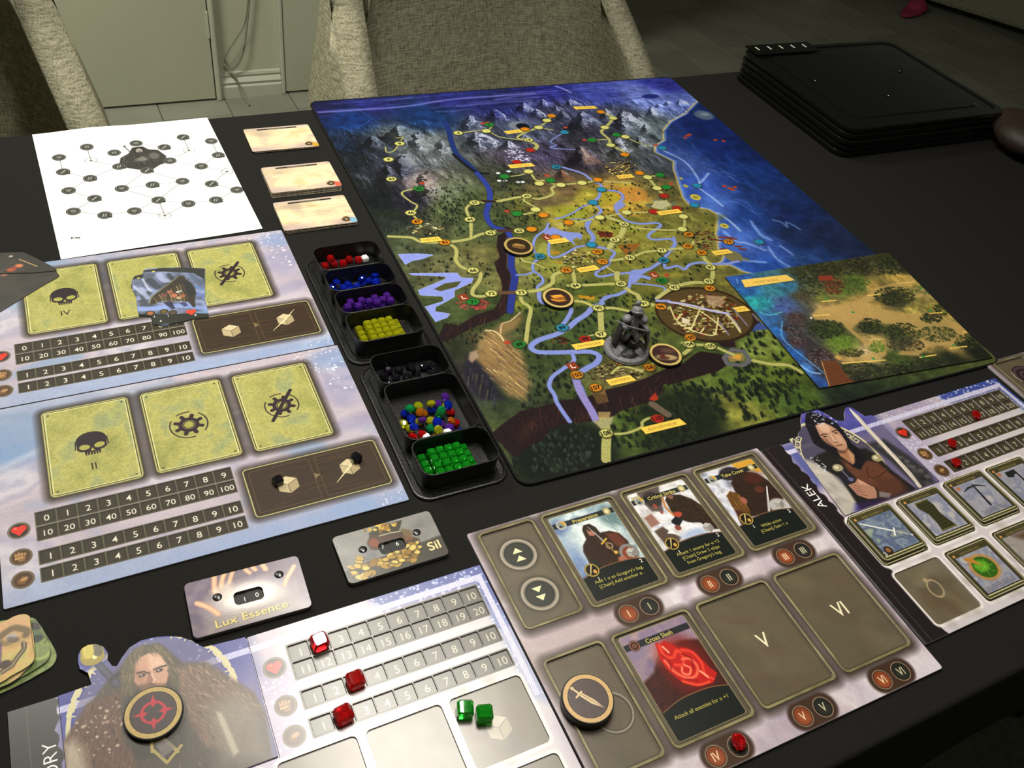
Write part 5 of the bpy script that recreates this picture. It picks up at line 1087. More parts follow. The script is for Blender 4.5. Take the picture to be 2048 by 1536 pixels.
rows(T2, 2, 'green', 6, 4, 'green block gem in the nearest compartment of the near tray', 'green gems in the near tray', 9, 11, 8, 8.2, 2)

# ============================================================ player boards (spine, portrait tile, tracks, wells)
PB_W, PB_H = 348, 227
WCOL = [(27.5, 83), (91, 146), (155, 210), (217, 273), (279.5, 336.5)]; WROW = [(100, 154.5), (163, 217.5)]
TRK = [(17.2, 13.6), (31.6, 13.6), (55.4, 13.6), (77.6, 13.6)]
gold = node_mat('well_rim_gold', '#8f8660', 0.28, spec=.6, noise=60, col2='#6c6544')
m_top_edge = node_mat('board_core', '#b9b1b4', 0.8, noise=300, col2='#9a9298')
def player_canvas(seed):
    cv = Canvas(PB_W, PB_H, 3.4, '#b7abb8'); cv.clouds(['#a79bb4', '#b9adba', '#c6bac4', '#b0a4b6'], 50, seed, 4)
    cv.poly([(150, 48), (348, 40), (348, 240), (0, 240), (0, 96), (150, 96)], '#d3cdd0', al=.9, f=20); cv.ell(160, 70, 40, 40, '#a99fc0', al=.6, f=30)
    cv.poly([(250, -5), (350, -5), (350, 60), (338, 60), (338, 15), (260, 14)], '#44529c', al=.95, f=5); cv.poly([(336, 40), (350, 40), (350, 130), (338, 120)], '#8f9cc4', al=.7, f=8)
    cv.poly([(28, 0), (160, 0), (160, 30), (28, 60)], '#5a5f9c', al=.9, f=14)
    cv.specks(130, (248, 0, 346, 16), .3, 1.5, '#dfe2f4', seed+1); cv.specks(60, (160, 0, 260, 12), .3, 1.0, '#e6def0', seed+2); cv.specks(110, (158, 30, 186, 100), .3, 1.1, '#efe8f4', seed+3); cv.specks(50, (336, 14, 347, 120), .3, 1.2, '#e6e8f6', seed+4)
    cv.poly([(28, 8.2), (345, 8.2), (345, 120), (340.5, 120), (340.5, 13.4), (28, 13.4)], '#dcd8e8', al=.95, f=.6); cv.hatch(28, 8.2, 345, 13.4, 2.1, .8, '#a9a8cc', .7); cv.hatch(340.5, 13, 345, 120, 2.1, .8, '#a9a8cc', .7)
    # spine
    cv.poly([(0, 0), (29, 0)]+[(29+1.5*math.sin(i*1.9)+1.2*math.sin(i*.7), i*4) for i in range(60)]+[(0, 240)], '#2a2124', f=1); cv.line([(11.2, 0), (11.8, 110), (11.2, 227)], .8, '#5a5250', al=.8, f=.6)
    for i, (y, h) in enumerate(TRK):
        cv.rrect(182.4, y-1, 337.6, y+h+1.2, 1, '#57503c'); cv.line([(182.6, y+h+1.3), (337.4, y+h+1.3)], .8, '#d9d2b4', al=.9) if i == 0 else None
        for k in range(10):
            a = 183.4+15.38*k; cv.rrect(a+.2, y-.2, a+15.1, y+h+.2, .8, '#4a4434'); cv.poly([(a+2, y+2), (a+12, y+1.6), (a+13, y+h-2.4), (a+2, y+h-2)], '#524b39', al=.8, f=2)
            cv.text(str(k+1 if i != 1 else k+11), a+8.6, y+h*.55, 6.4, '#c9c3b0', bold=.0)
    heart(cv, 171.2, 31, 8.4, '#cf3a26'); badge(cv, 171.4, 62, 8, 'fist'); badge(cv, 171.2, 85.4, 8, 'stone')
    for r_, (y0, y1) in enumerate(WROW):
        for k, (x0, x1) in enumerate(WCOL):
            cv.rrect(x0-2.5, y0-2.5, x1+2.5, y1+2.5, 6, '#e9e3e0', f=2); cv.rrect(x0, y0, x1, y1, 4, '#756c5a'); rg = random.Random(k*7+r_+seed)
            for _ in range(26): cv.ell(rg.uniform(x0+6, x1-6), rg.uniform(y0+5, y1-5), rg.uniform(4, 14), rg.uniform(3, 9), rg.choice(['#8a826e', '#5f5646', '#6e5540', '#979078', '#54493a']), rg.uniform(0, 90), al=.3, f=7)
    cube(cv, 306, 131.5, 9.8, ('#b9b09a', '#a0967e', '#ada38c')); cv.ell(56, 188, 7.6, 9.6, '#a8977a', ring=1.6, ang=10); cv.ell(53.5, 178, 2.6, 2.2, '#a8977a')
    for _ in range(16): cv.ell(random.Random(_).uniform(159, 205), random.Random(_+50).uniform(166, 214), 9, 7, ['#8c6a48', '#6e5234', '#c9bfa4'][_ % 3], al=.4, f=6)
    cv.poly([(4, 196), (30, 200), (44, 222), (84, 222), (84, 230), (0, 230)], '#cfc8c2', al=.0, f=8)
    return cv
def player_board(fr, label, cv, left, mat, tile_outline, tile_cv, tile_mat):
    t = fr.place('player_board', label, 'game board', 'player boards of the two heroes')
    plate('base_layer', [rr(left, 0, PB_W, PB_H, 1.2, 3)], 0, 1.2, [mat, m_top_edge], t, cv, bev=.15)
    holes = [rr(183.4+15.38*k+.5, y+.3, 183.4+15.38*k+14.9, y+h-.2, .8, 2) for y, h in TRK for k in range(10)]
    holes += [rr(x0, y0, x1, y1, 3.6, 3) for y0, y1 in WROW for x0, x1 in WCOL]
    plate('top_layer', [[(left, 0), (30.6, 0), (30.6, 96.2), (158.6, 96.2), (158.6, 0), (PB_W, 0), (PB_W, PB_H), (left, PB_H)]]+holes, 1.22, 2.6, [mat, m_top_edge], t, cv, bev=.22)
    plate('portrait_tile', [tile_outline], 1.25, 2.9, [tile_mat, m_top_edge], t, tile_cv, bev=.25)
    return t
FG = Frame(-117.0, 364.0, -.7, 2.6); FA = Frame(543.4, 384.3, 0, 2.6)
zG = (100, 1260, .15625); zQ = (0, 1000, .35156); zA = (1580, 800, .15625)
def meander(cv, T, a, b, n, h, col, w_=1.4, arc=None):
    """angular key pattern between two points"""
    for i in range(n):
        t0, t1 = i/n, (i+.82)/n; p = lambda t, s: (a[0]+(b[0]-a[0])*t+(a[1]-b[1])/math.hypot(b[0]-a[0], b[1]-a[1])*s, a[1]+(b[1]-a[1])*t+(b[0]-a[0])/math.hypot(b[0]-a[0], b[1]-a[1])*s)
        cv.line([p(t0, 0), p(t0, h), p(t1, h), p(t1, h*.3), p(t0+(t1-t0)*.4, h*.3), p(t0+(t1-t0)*.4, h*.65)], w_, col)
def hairs(cv, pts, n, L, ang, cols, w0=.3, w1=1.0, seed=1, spread=.6, al=.7, clip=None):
    """brush strokes scattered in a polygon, pointing along ang (deg)"""
    rg = random.Random(seed); xs = [p[0] for p in pts]; ys = [p[1] for p in pts]; P = pts
    def inside(x, y):
        r = False
        for (x0, y0), (x1, y1) in zip(P, P[1:]+P[:1]):
            if (y0 > y) != (y1 > y) and x < (x1-x0)*(y-y0)/(y1-y0)+x0: r = not r
        return r
    k = 0
    for _ in range(n*6):
        x, y = rg.uniform(min(xs), max(xs)), rg.uniform(min(ys), max(ys))
        if not inside(x, y): continue
        a = math.radians(ang(x, y) if callable(ang) else ang)+rg.uniform(-spread, spread)*.6; l = L*rg.uniform(.5, 1.3)
        cv.line([(x, y), (x+math.cos(a)*l*.5+rg.uniform(-.5, .5), y+math.sin(a)*l*.5), (x+math.cos(a)*l, y+math.sin(a)*l)], [rg.uniform(w0, w1), .15], rg.choice(cols), al=al*rg.uniform(.5, 1), f=.5); k += 1
        if k >= n: return
# ---- portrait of the fur-cloaked hero
g = lambda pts, z=zG: FG.px(z, pts)
tc = Canvas(136, 122, 4, '#4b4a94', 26, -26); tc.clouds(['#3f3c8e', '#51549c', '#6a70ac'], 40, 3)
tc.poly([(30, 40), (160, 30), (160, 100), (30, 100)], '#9a94ac', al=.8, f=30); tc.specks(110, (40, -26, 160, 10), .3, 1.1, '#c9cdf0', 6)
tc.poly([(30, 8.4), (162, 8.4), (162, 13.4), (30, 13.4)], '#dcd8ee', al=.9); tc.hatch(30, 8.4, 162, 13.4, 2.1, .8, '#8f90c4', .8)
body = g([(160,1480),(330,1200),(480,960),(560,880),(740,640),(900,480),(1080,260),(1400,180),(1560,300),(1700,420),(2000,420),(2300,620),(2600,800),(2760,1100),(2820,1500),(2900,2000),(150,2000)])
tc.ell(*g([(1350, 1050)])[0], 56, 62, '#cfc6a0', al=1, ring=3.0); tc.ell(*g([(1350, 1050)])[0], 51, 57, '#77718a', al=.6)
c0 = g([(1350, 1050)])[0]
for a_ in list(range(196, 240, 11))+list(range(292, 350, 11)):
    A = (c0[0]+51*math.cos(math.radians(a_)), c0[1]+57*math.sin(math.radians(a_))); B = (c0[0]+51*math.cos(math.radians(a_+10)), c0[1]+57*math.sin(math.radians(a_+10))); meander(tc, None, A, B, 1, -5.2, '#cfc6a0', 1.1)
tc.poly(body, '#544a40', f=3)
br = g([(160,1480),(330,1200),(480,960),(700,860),(900,800),(1000,1000),(960,1400),(1100,1500),(1100,1900),(150,1900)])
tc.poly(br, '#6a4e42', al=.9, f=5); br2 = g([(1600,480),(1750,440),(2000,430),(2300,620),(2600,800),(2700,1000),(2500,1200),(2300,1500),(2000,1500),(1800,1200),(1650,800)]); tc.poly(br2, '#7a6454', al=.9, f=6)
hairs(tc, body, 340, 6, 78, ['#3c352c', '#6c5f50', '#8a7a66', '#4a4036', '#2c2823'], .4, 1.2, 2)
hairs(tc, br, 260, 6, 110, ['#80584a', '#5a3c34', '#94705c', '#4a332c', '#a07a64'], .3, 1.0, 3); hairs(tc, br2, 320, 6, 62, ['#9c7c66', '#b4947c', '#6a5040', '#8a6452', '#c4a890'], .3, 1.1, 4)
tc.poly(g([(160,1480),(300,1400),(420,1500),(520,1900),(150,1900)]), '#bdb4a4', al=.8, f=9); tc.poly(g([(2000,1000),(2400,800),(2760,1100),(2850,1700),(2200,1700)]), '#8f877c', al=.75, f=14)
tc.poly(g([(2120,1050),(2200,1060),(2420,1560),(2350,1620)]), '#cfc6b4', al=.6, f=2)
dk = g([(900,560),(1060,640),(1080,760),(960,900),(900,1000),(1000,1500),(1100,1640),(1700,1640),(1760,1200),(1700,900),(1560,700),(1500,560),(1100,700)]); tc.poly(dk, '#3d3830', al=.9, f=5)
hairs(tc, dk, 120, 7, 85, ['#2a2620', '#5a5040', '#6c604c'], .3, .9, 6)
# sword hilt
tc.line(g([(600,420),(860,700)]), 5.4, '#3c3a4c'); tc.line(g([(600,420),(860,700)]), 3, '#5c5a70', al=.7); tc.ell(*g([(545,340)])[0], 10, 9.5, '#3a3680', al=.6, f=4); tc.ell(*g([(545,335)])[0], 8, 7.6, '#9c8a2c'); tc.ell(*g([(500,310)])[0], 4, 4, '#c4b44c', f=2); tc.ell(*g([(575,345)])[0], 1.6, 1.8, '#f0e8a0', f=.6); tc.ell(*g([(620,290)])[0], 3, 3, '#5f5a44', f=1)
tc.line(g([(780,640),(880,560)]), 3.4, '#34303c')
# head
hairp = g([(900,640),(920,480),(980,360),(1060,260),(1200,190),(1380,175),(1480,220),(1530,320),(1600,450),(1660,620),(1640,760),(1540,700),(1500,560),(1120,760),(1060,840),(960,840)])
tc.poly(hairp, '#5c5240', f=1.5); face = g([(1090,480),(1100,400),(1160,350),(1260,300),(1350,290),(1440,350),(1500,450),(1520,560),(1500,660),(1440,760),(1360,820),(1250,820),(1150,740),(1080,660)])
tc.poly(face, '#c49a84', f=1.2); tc.poly(g([(1260,320),(1380,300),(1460,380),(1500,480),(1400,470),(1280,520)]), '#dcb8a2', al=.85, f=4); tc.poly(g([(1090,480),(1200,560),(1230,680),(1150,730),(1080,640)]), '#a87c68', al=.7, f=4)
tc.poly(g([(1270,520),(1330,600),(1340,680),(1300,690),(1230,680)]), '#8c5f50', al=.7, f=2); tc.line(g([(1120,555),(1200,535),(1280,560)]), [1.6, .9], '#4a3428', f=.8); tc.line(g([(1330,510),(1400,480),(1490,455)]), [1.2, 1.4], '#4a3428', f=.8)
for p in ((1180,585),(1400,520)): a = g([p])[0]; tc.ell(a[0], a[1], 2.4, 1.3, '#3b2c26', f=.7); tc.ell(a[0]-.4, a[1]-.2, .6, .5, '#d9cfc4')
tc.line(g([(1300,560),(1340,640),(1320,680)]), 1.2, '#e6c8b4', al=.8, f=1); tc.line(g([(1270,690),(1330,700)]), 1.3, '#6a3f34', f=.7); tc.poly(g([(1100,720),(1240,690),(1360,690),(1500,690),(1440,830),(1200,830)]), '#6c4f3e', al=.85, f=2.5)
hairs(tc, g([(900,640),(980,360),(1060,260),(1200,190),(1160,350),(1100,400),(1080,560),(1060,760),(960,840)]), 90, 7, 100, ['#8a7a58', '#4a4232', '#a8966c', '#6c5f46'], .3, .8, 9, .3)
hairs(tc, g([(1200,190),(1380,175),(1480,220),(1530,320),(1600,450),(1560,640),(1510,560),(1470,400),(1380,300),(1250,290)]), 80, 6, 70, ['#8a7a58', '#4a4232', '#a8966c', '#5a4f3a'], .3, .8, 10, .3)
for a, b in (((1300,1440),(1460,1400)), ((1300,1440),(1310,1560)), ((1460,1400),(1640,1560)), ((1320,1540),(1500,1700)), ((1500,1700),(1680,1480))): tc.line(g([a, b]), 2, '#a8985c')
tc.poly(g([(1340,1440),(1500,1400),(1600,1520),(1440,1640)]), '#77706e', al=.9, f=1.5); tc.specks(40, (*g([(300,1100)])[0], *g([(1000,1500)])[0]), .5, 1.2, '#d0bfb0', 12, .8)
tc.grain(.03, .8, 4)
tco = FG.px(zQ, [(330,1115),(520,1050),(500,985),(452,960),(443,920),(445,880),(465,845),(500,825),(545,818),(590,835),(613,870),(612,910),(640,945),(665,945),(690,900),(735,840),(800,800),(860,785),(900,778),(960,775),(1030,780),(1090,800),(1140,828),(1160,837),(1395,780),(1415,830)])+[(157.8, 8), (157.6, 95.2), (31.4, 95.2)]
player_board(FG, 'player board of the fur-cloaked hero, ORY on its spine, at the bottom left', (gcv := player_canvas(5)), 0, None, tco, tc, None) if False else None
gcv = player_canvas(5); gcv.text('GREGORY', 22.5, 60.5, 8.6, '#f0ecec', 90, bold=-.004, sx=1.05)
gm = gcv.material('player_board_print', rough=.36, spec=.8, coat=.35); tm = tc.material('portrait_print', rough=.36, spec=.6, coat=.2)
player_board(FG, 'player board with fur-cloaked hero portrait, lying at the bottom left', gcv, 0, gm, tco, tc, tm)
# ---- portrait of the dark-haired hero with a sword
g = lambda pts, z=zA: FA.px(z, pts)
ta = Canvas(136, 130, 4, '#5a569c', 26, -34); ta.clouds(['#474498', '#5a58a0', '#7a74ac'], 40, 8); ta.poly([(60, 20), (162, 10), (162, 100), (60, 100)], '#7a7088', al=.85, f=20)
ta.poly([(28, 8.4), (162, 8.4), (162, 13.4), (28, 13.4)], '#dcd8ee', al=.9); ta.hatch(28, 8.4, 162, 13.4, 2.1, .8, '#8f90c4', .7)
c0 = g([(640, 780)])[0]; R = 50
ta.ell(c0[0], c0[1], 47, 55, '#cfc6a0', ring=2.6); ta.ell(c0[0], c0[1], 44.5, 52, '#565060', al=.9)
for a_ in list(range(176, 236, 11))+list(range(290, 345, 11)):
    A = (c0[0]+43.5*math.cos(math.radians(a_)), c0[1]+51*math.sin(math.radians(a_))); B = (c0[0]+43.5*math.cos(math.radians(a_+10)), c0[1]+51*math.sin(math.radians(a_+10))); meander(ta, None, A, B, 1, 6.5, '#cfc6a0', 1.3)
ta.poly(g([(160,760),(260,780),(500,900),(640,1040),(860,1260),(800,1500),(600,1560),(400,1200),(220,960)]), '#b9b3aa', f=6); ta.clouds(['#000000', '#000000'], 5, al=0)
for i in range(26): rg = random.Random(i); a = g([(rg.uniform(240, 760), rg.uniform(850, 1420))])[0]; ta.ell(a[0], a[1], rg.uniform(3, 8), rg.uniform(2, 5), rg.choice(['#d8d3c8', '#8f8a84', '#c9c3ba', '#77726f']), rg.uniform(0, 90), al=.3, f=4)
ta.poly(g([(980,560),(1200,500),(1500,700),(1760,900),(1860,1060),(1700,1180),(1300,800)]), '#3c3a3e', al=.95, f=5)
for i in range(16): rg = random.Random(i+40); a = g([(1150+i*42+rg.uniform(-20, 20), 560+i*32+rg.uniform(-40, 40))])[0]; ta.ell(a[0], a[1], 3.4, 2.6, rg.choice(['#5f5d5c', '#2a282a', '#77746e']), al=.6, f=2)
bd = g([(280,760),(360,700),(560,620),(640,700),(820,640),(960,620),(1100,700),(1180,780),(1300,900),(1640,1160),(1500,1260),(1200,1360),(900,1400),(760,1180),(640,1000),(420,880)])
ta.poly(bd, '#2a2624', f=3); ta.poly(g([(640,760),(820,830),(960,780),(1120,800),(1260,920),(1420,1060),(1440,1180),(1240,1260),(1100,1120),(860,1020),(740,900)]), '#6c4434', f=4)
hairs(ta, g([(640,760),(960,780),(1120,800),(1420,1060),(1440,1180),(1100,1120),(740,900)]), 90, 5, 30, ['#7c5442', '#5a362a', '#8a6450'], .4, 1.2, 5)
ta.line(g([(980,860),(1000,980),(1060,1010),(1180,950),(1220,900)]), .9, '#3c241c', al=.8, f=.8); ta.poly(g([(1100,1000),(1400,1000),(1560,1200),(1300,1300),(1120,1250)]), '#5a3a2e', al=.7, f=7)
hr = g([(200,190),(240,150),(330,170),(460,220),(600,300),(700,420),(790,560),(900,640),(980,760),(900,900),(800,860),(700,760),(560,700),(400,620),(300,560),(240,420),(190,300)]); ta.poly(hr, '#1f1d22', f=1.5)
hairs(ta, hr, 130, 8, 60, ['#2c2a34', '#15141a', '#3c3a48', '#4c4a58'], .3, .9, 7, .3)
nk = g([(600,640),(740,620),(820,700),(830,800),(800,830),(700,760),(640,720)]); ta.poly(nk, '#a87a5c', f=1.5); ta.poly(g([(740,640),(820,720),(815,820),(760,740)]), '#c49a78', al=.8, f=2)
fc = g([(320,330),(380,300),(430,290),(520,330),(600,380),(660,450),(720,540),(735,610),(700,650),(640,650),(560,600),(450,540),(390,480),(360,420)]); ta.poly(fc, '#b89078', f=1.2)
ta.poly(g([(340,330),(430,300),(520,360),(500,430),(400,400)]), '#d8b49c', al=.85, f=3); ta.poly(g([(560,420),(640,460),(710,560),(660,560),(600,520)]), '#cfa88e', al=.8, f=2.5); ta.poly(g([(400,480),(470,500),(540,570),(600,610),(520,590),(430,530)]), '#8c6450', al=.75, f=2)
ta.line(g([(395,455),(430,440),(480,440)]), [1.2, .9], '#2f2420', f=.6); ta.line(g([(540,410),(590,385),(620,400)]), [1.0, 1.2], '#2f2420', f=.6)
for p in ((445,470),(585,425)): a = g([p])[0]; ta.ell(a[0], a[1], 1.9, .9, '#30241f', 25, f=.6)
ta.line(g([(520,440),(560,520),(590,530)]), 1.1, '#e4c8b2', al=.9, f=.8); ta.line(g([(565,540),(600,545)]), .8, '#6a4638'); ta.line(g([(590,590),(640,585),(665,570)]), 1.1, '#7a4438', f=.6); ta.poly(g([(600,640),(700,650),(740,620),(700,690),(620,680)]), '#5a4034', al=.7, f=2)
for p, c in (((610,870),'#a89e7c'),((1110,745),'#a39a72')): a = g([p])[0]; ta.ell(a[0], a[1], 6, 4.6, c, f=1); ta.ell(a[0]-1, a[1]-1, 2.4, 2, '#d8d0b4', f=1)
ta.poly(g([(620,920),(700,900),(840,1020),(820,1070),(700,1070)]), '#2c2a34', f=1.5); ta.line(g([(660,900),(780,1030)]), 1.4, '#8a8890', al=.8); ta.ell(*g([(780,1020)])[0], 3, 2.4, '#6c6a90', f=1)
hand = g([(740,1090),(830,1060),(860,1010),(960,1060),(1080,1120),(1110,1180),(1110,1260),(1000,1270),(860,1220),(800,1150)]); ta.poly(hand, '#b08470', f=1.2)
for k in range(4): ta.line(g([(790+k*20, 1085+k*38), (900+k*30, 1120+k*36)]), .7, '#6f4a3c', al=.8, f=.5)
ta.poly(g([(860,1010),(960,1060),(1000,1100),(880,1070)]), '#cfa48e', al=.8, f=1.5); ta.poly(g([(1140,1170),(1290,1200),(1270,1260),(1140,1240)]), '#8f8a8c', al=.8, f=2); ta.poly(g([(860,1320),(1300,1250),(1640,1130),(1700,1180),(1200,1380),(860,1480)]), '#3f2f6c', al=.6, f=6)
ta.line(g([(760,110),(840,200),(1010,390),(1180,570),(1360,760),(1520,930),(1660,1110)]), [1, 5.4, 6, 6, 5.6, 5.2, 4.5], '#c9bfb4'); ta.line(g([(770,130),(1010,400),(1360,770),(1640,1100)]), 1.4, '#f0e9dc', al=.9); ta.line(g([(800,190),(1000,400),(1340,770),(1600,1060)]), [.5, 1.6], '#8a8078', al=.7, f=.6)
ta.specks(60, (*g([(180,130)])[0], *g([(620,300)])[0]), .4, 1.1, '#d4d6ee', 3); ta.specks(30, (*g([(250,740)])[0], *g([(500,900)])[0]), .4, 1.2, '#d0d0d4', 4); ta.grain(.03, .8, 4)
tao = g([(-10,500),(100,470),(108,420),(150,365),(138,300),(135,240),(145,180),(180,140),(230,120),(300,116),(380,135),(440,170),(520,215),(600,262),(690,268),(700,240),(692,190),(695,140),(715,100),(745,86),(790,100),(840,130),(920,180),(960,210),(1000,200),(1040,195)])+[(157.8, 2), (157.6, 95.2), (31.4, 95.2)]
acv = player_canvas(9); a = g([(300, 1228)])[0]; acv.text('ALEK', a[0], a[1], 8.6, '#f2eeee', 90, bold=.004, sx=1.05)
am = acv.material('player_board_print', rough=.36, spec=.4); tam = ta.material('portrait_print', rough=.38, spec=.4)
player_board(FA, 'player board with ALEK on its spine and a dark-haired swordsman, at the right', acv, 4.6, am, tao, ta, tam)

# ---- item tiles on the right-hand player board
zT = (1660, 980, .13672); gold_e = node_mat('tile_edge', '#5c5640', 0.5, noise=200, col2='#3a3626')
def tile_canvas(x0, y0, seed, sky=('#9a98a4', '#a8a6ae', '#8b8ea4', '#b9b4b4')):
    cv = Canvas(54, 53, 4.5, '#8f8d98', x0, y0); cv.clouds(sky, 16, seed, 4); cv.rrect(x0, y0, x0+54, y0+53, 4, '#3c3828', ring=5.6); cv.rrect(x0+.8, y0+.8, x0+53.2, y0+52.2, 3.4, '#b6b088', ring=1.0); cv.rrect(x0+2.4, y0+2.4, x0+51.6, y0+50.6, 2.8, '#5c573c', ring=1.2)
    cv.poly([(x0+3.6, y0+3.6), (x0+50.4, y0+3.6), (x0+50.4, y0+8.2), (x0+3.6, y0+8.2)], '#4c482f'); cv.line([(x0+4, y0+49), (x0+50, y0+49)], 1.0, '#cfcaa0'); cv.ell(x0+6.2, y0+6, 1.4, 1.4, '#d8a060')
    rg = random.Random(seed); x = x0+14
    while x < x0+40: cv.line([(x, y0+5), (x+.4, y0+7)], .5, '#9c8a58'); x += rg.uniform(1, 2)
    return cv
def text_lines(cv, x0, y0, w_, n):
    for k in range(n):
        x = x0; rg = random.Random(k+int(x0))
        while x < x0+w_: q = rg.uniform(1, 3); cv.line([(x, y0+k*1.7), (x+q, y0+k*1.7)], .5, '#5a5650', al=.8); x += q+.7
def item_tile(col, row, dx, dy, z, label, draw, seed, sky=None):
    x0, y0 = WCOL[col][0]+dx, WROW[row][0]+dy; cv = tile_canvas(x0, y0, seed, sky or ('#9a98a4', '#a8a6ae', '#8b8ea4', '#b9b4b4'))
    if draw: draw(cv, x0, y0)
    cv.grain(.03, .8, seed); m_ = cv.material('item_tile_print', rough=.3, spec=.5); t = FA.place('item_tile', label, 'tile', 'square item tiles', z)
    plate('face', [rr(x0, y0, x0+54, y0+53, 4, 4)], 0, 1.9, [m_, gold_e], t, cv, bev=.45, bres=2)
def d_sword(cv, x, y):
    cv.line([(x+8, y+11), (x+34, y+29)], [1.6, 1.8], '#dcdcd4'); cv.line([(x+31, y+33), (x+36, y+26)], 1.6, '#e8e8e0'); cv.line([(x+35.5, y+30), (x+47, y+38)], [1.2, 1.0], '#b4b0bc'); cv.ell(x+47.5, y+38.4, 1.2, 1.2, '#d0ccd0')
    cv.ell(x+12, y+44, 4.4, 4.6, '#3a2c20'); cv.ell(x+12, y+43.5, 2.6, 2.6, '#9c6c48', f=1); cv.text('2', x+6, y+46, 4, '#e0dcc8')
def d_bracer(cv, x, y):
    cv.poly([(x+15, y+10), (x+31, y+10), (x+33, y+18), (x+31.5, y+27), (x+34, y+38), (x+36, y+45), (x+17, y+45), (x+19, y+36), (x+19, y+25), (x+14, y+16)], '#3d3c26', f=.8)
    for k in range(9): cv.line([(x+16+k*.4, y+14+k*3.4), (x+32, y+13+k*3.4)], .5, '#5a5834', al=.8)
    cv.line([(x+15, y+11), (x+31, y+10.4)], 1.2, '#6f6a34'); cv.line([(x+17, y+44), (x+35.5, y+44)], 1.2, '#6f6a34')
def d_pick(cv, x, y):
    cv.line([(x+29, y+13), (x+27, y+38)], [1.8, 2.6], '#2a2428'); cv.line([(x+13, y+17), (x+22, y+14.5), (x+32, y+14.5), (x+42, y+19)], [.8, 2.2, 2.0, .8], '#3c3c40'); text_lines(cv, x+10, y+42, 34, 3); cv.ell(x+10, y+12, 2.6, 2.4, '#b8744c', al=.9, f=.8)
def d_axe(cv, x, y):
    cv.line([(x+30, y+12), (x+30, y+38)], [2, 2.6], '#2c2628'); cv.poly([(x+17, y+11), (x+31, y+11), (x+31, y+18), (x+27, y+16), (x+22, y+19), (x+16, y+17)], '#2f2f30'); cv.ell(x+9, y+11, 2.8, 2.4, '#b8744c', al=.9, f=.8); text_lines(cv, x+10, y+42, 34, 3)
def d_lily(cv, x, y):
    cv.ell(x+26, y+25, 15.5, 13.4, '#c08a40', al=.9, f=4); cv.ell(x+26, y+25, 12.4, 11, '#3c6a22'); cv.ell(x+24, y+23, 8, 6, '#6fae34', al=.9, f=3); cv.poly([(x+26, y+24), (x+12, y+12), (x+17, y+10.5), (x+22, y+14)], '#c08a40', f=.8)
    for k in range(7): a_ = k*.9; cv.line([(x+26, y+25), (x+26+10*math.cos(a_), y+25+9*math.sin(a_))], .6, '#8fcf50', al=.6, f=.6)
    text_lines(cv, x+8, y+42, 36, 3)
def d_brown(cv, x, y): cv.poly([(x+4, y+9), (x+50, y+9), (x+50, y+48), (x+4, y+48)], '#a59a8a', al=.6, f=6); cv.poly([(x+18, y+9), (x+50, y+9), (x+50, y+26), (x+30, y+20)], '#5f4632', al=.8, f=6)
BL = ('#6c7894', '#8a96a4', '#5f6a88', '#99a494')
item_tile(0, 0, -1.5, 1.0, 1.3, 'lower of two item tiles stacked beside the ALEK spine', None, 3); item_tile(0, 0, 1.2, -1.6, 3.25, 'square item tile showing a silver sword, on top of its stack', d_sword, 4, BL)
item_tile(1, 0, -.5, 1.4, 1.3, 'lower of two item tiles under the one with the bracer', None, 5); item_tile(1, 0, 1.0, -.6, 3.25, 'square item tile showing a dark green bracer', d_bracer, 6)
item_tile(2, 0, -.6, 1.6, 1.3, 'lower of two item tiles under the one with the pickaxe', None, 7); item_tile(2, 0, .6, -.8, 3.25, 'square item tile showing a pickaxe', d_pick, 8)
item_tile(3, 0, .5, .4, 1.3, 'square item tile showing a hand axe, at the right edge', d_axe, 9); item_tile(1, 1, .6, .8, 1.3, 'square item tile showing a glowing green lily pad', d_lily, 10)
item_tile(2, 1, .5, .6, 1.3, 'square item tile with a pale brown picture, right of the lily pad tile', d_brown, 12)

# ============================================================ action board
AW, AH = 314, 253
FAc = Frame(233, 392, -.6, 2.6); zB = (1000, 860, .27344); zC = (1000, 1116, .27344)
COLS = [69.5, 151.0, 233.0]
cv = Canvas(AW, AH, 3.4, '#c9bcc4'); cv.clouds(['#b6a8b6', '#c9bcc4', '#d8ced2', '#bfb0be', '#dcd4da'], 60, 31, 5)
cv.ell(30, 120, 90, 16, '#b9a8a8', al=.7, f=14); cv.ell(290, 250, 60, 12, '#d8d2da', al=.7, f=12)
def well(cv, x0, y0, x1, y1, seed, c=('#6a6250', '#776d5a', '#615a4a', '#6e5c4c')):
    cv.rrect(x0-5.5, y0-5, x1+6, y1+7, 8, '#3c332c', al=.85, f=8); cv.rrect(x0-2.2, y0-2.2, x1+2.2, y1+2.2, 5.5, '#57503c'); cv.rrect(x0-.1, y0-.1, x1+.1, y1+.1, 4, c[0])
    rg = random.Random(seed)
    for _ in range(50): cv.ell(rg.uniform(x0+8, x1-8), rg.uniform(y0+8, y1-8), rg.uniform(6, 22), rg.uniform(4, 12), rg.choice(c), rg.uniform(0, 60), al=.4, f=9)
    cv.rrect(x0+1.2, y0+1.2, x1-1.2, y1-1.2, 3.4, '#4a4432', ring=.8, al=.7)
WELLS = [(9.5, 5, 59, 100), (9, 131, 58.5, 225.5)]+[(x, 5.4, x+71.5, 101.5) for x in COLS]+[(x, 131.4, x+70.5, 225.5) for x in COLS]
for i, w_ in enumerate(WELLS): well(cv, *w_, i)
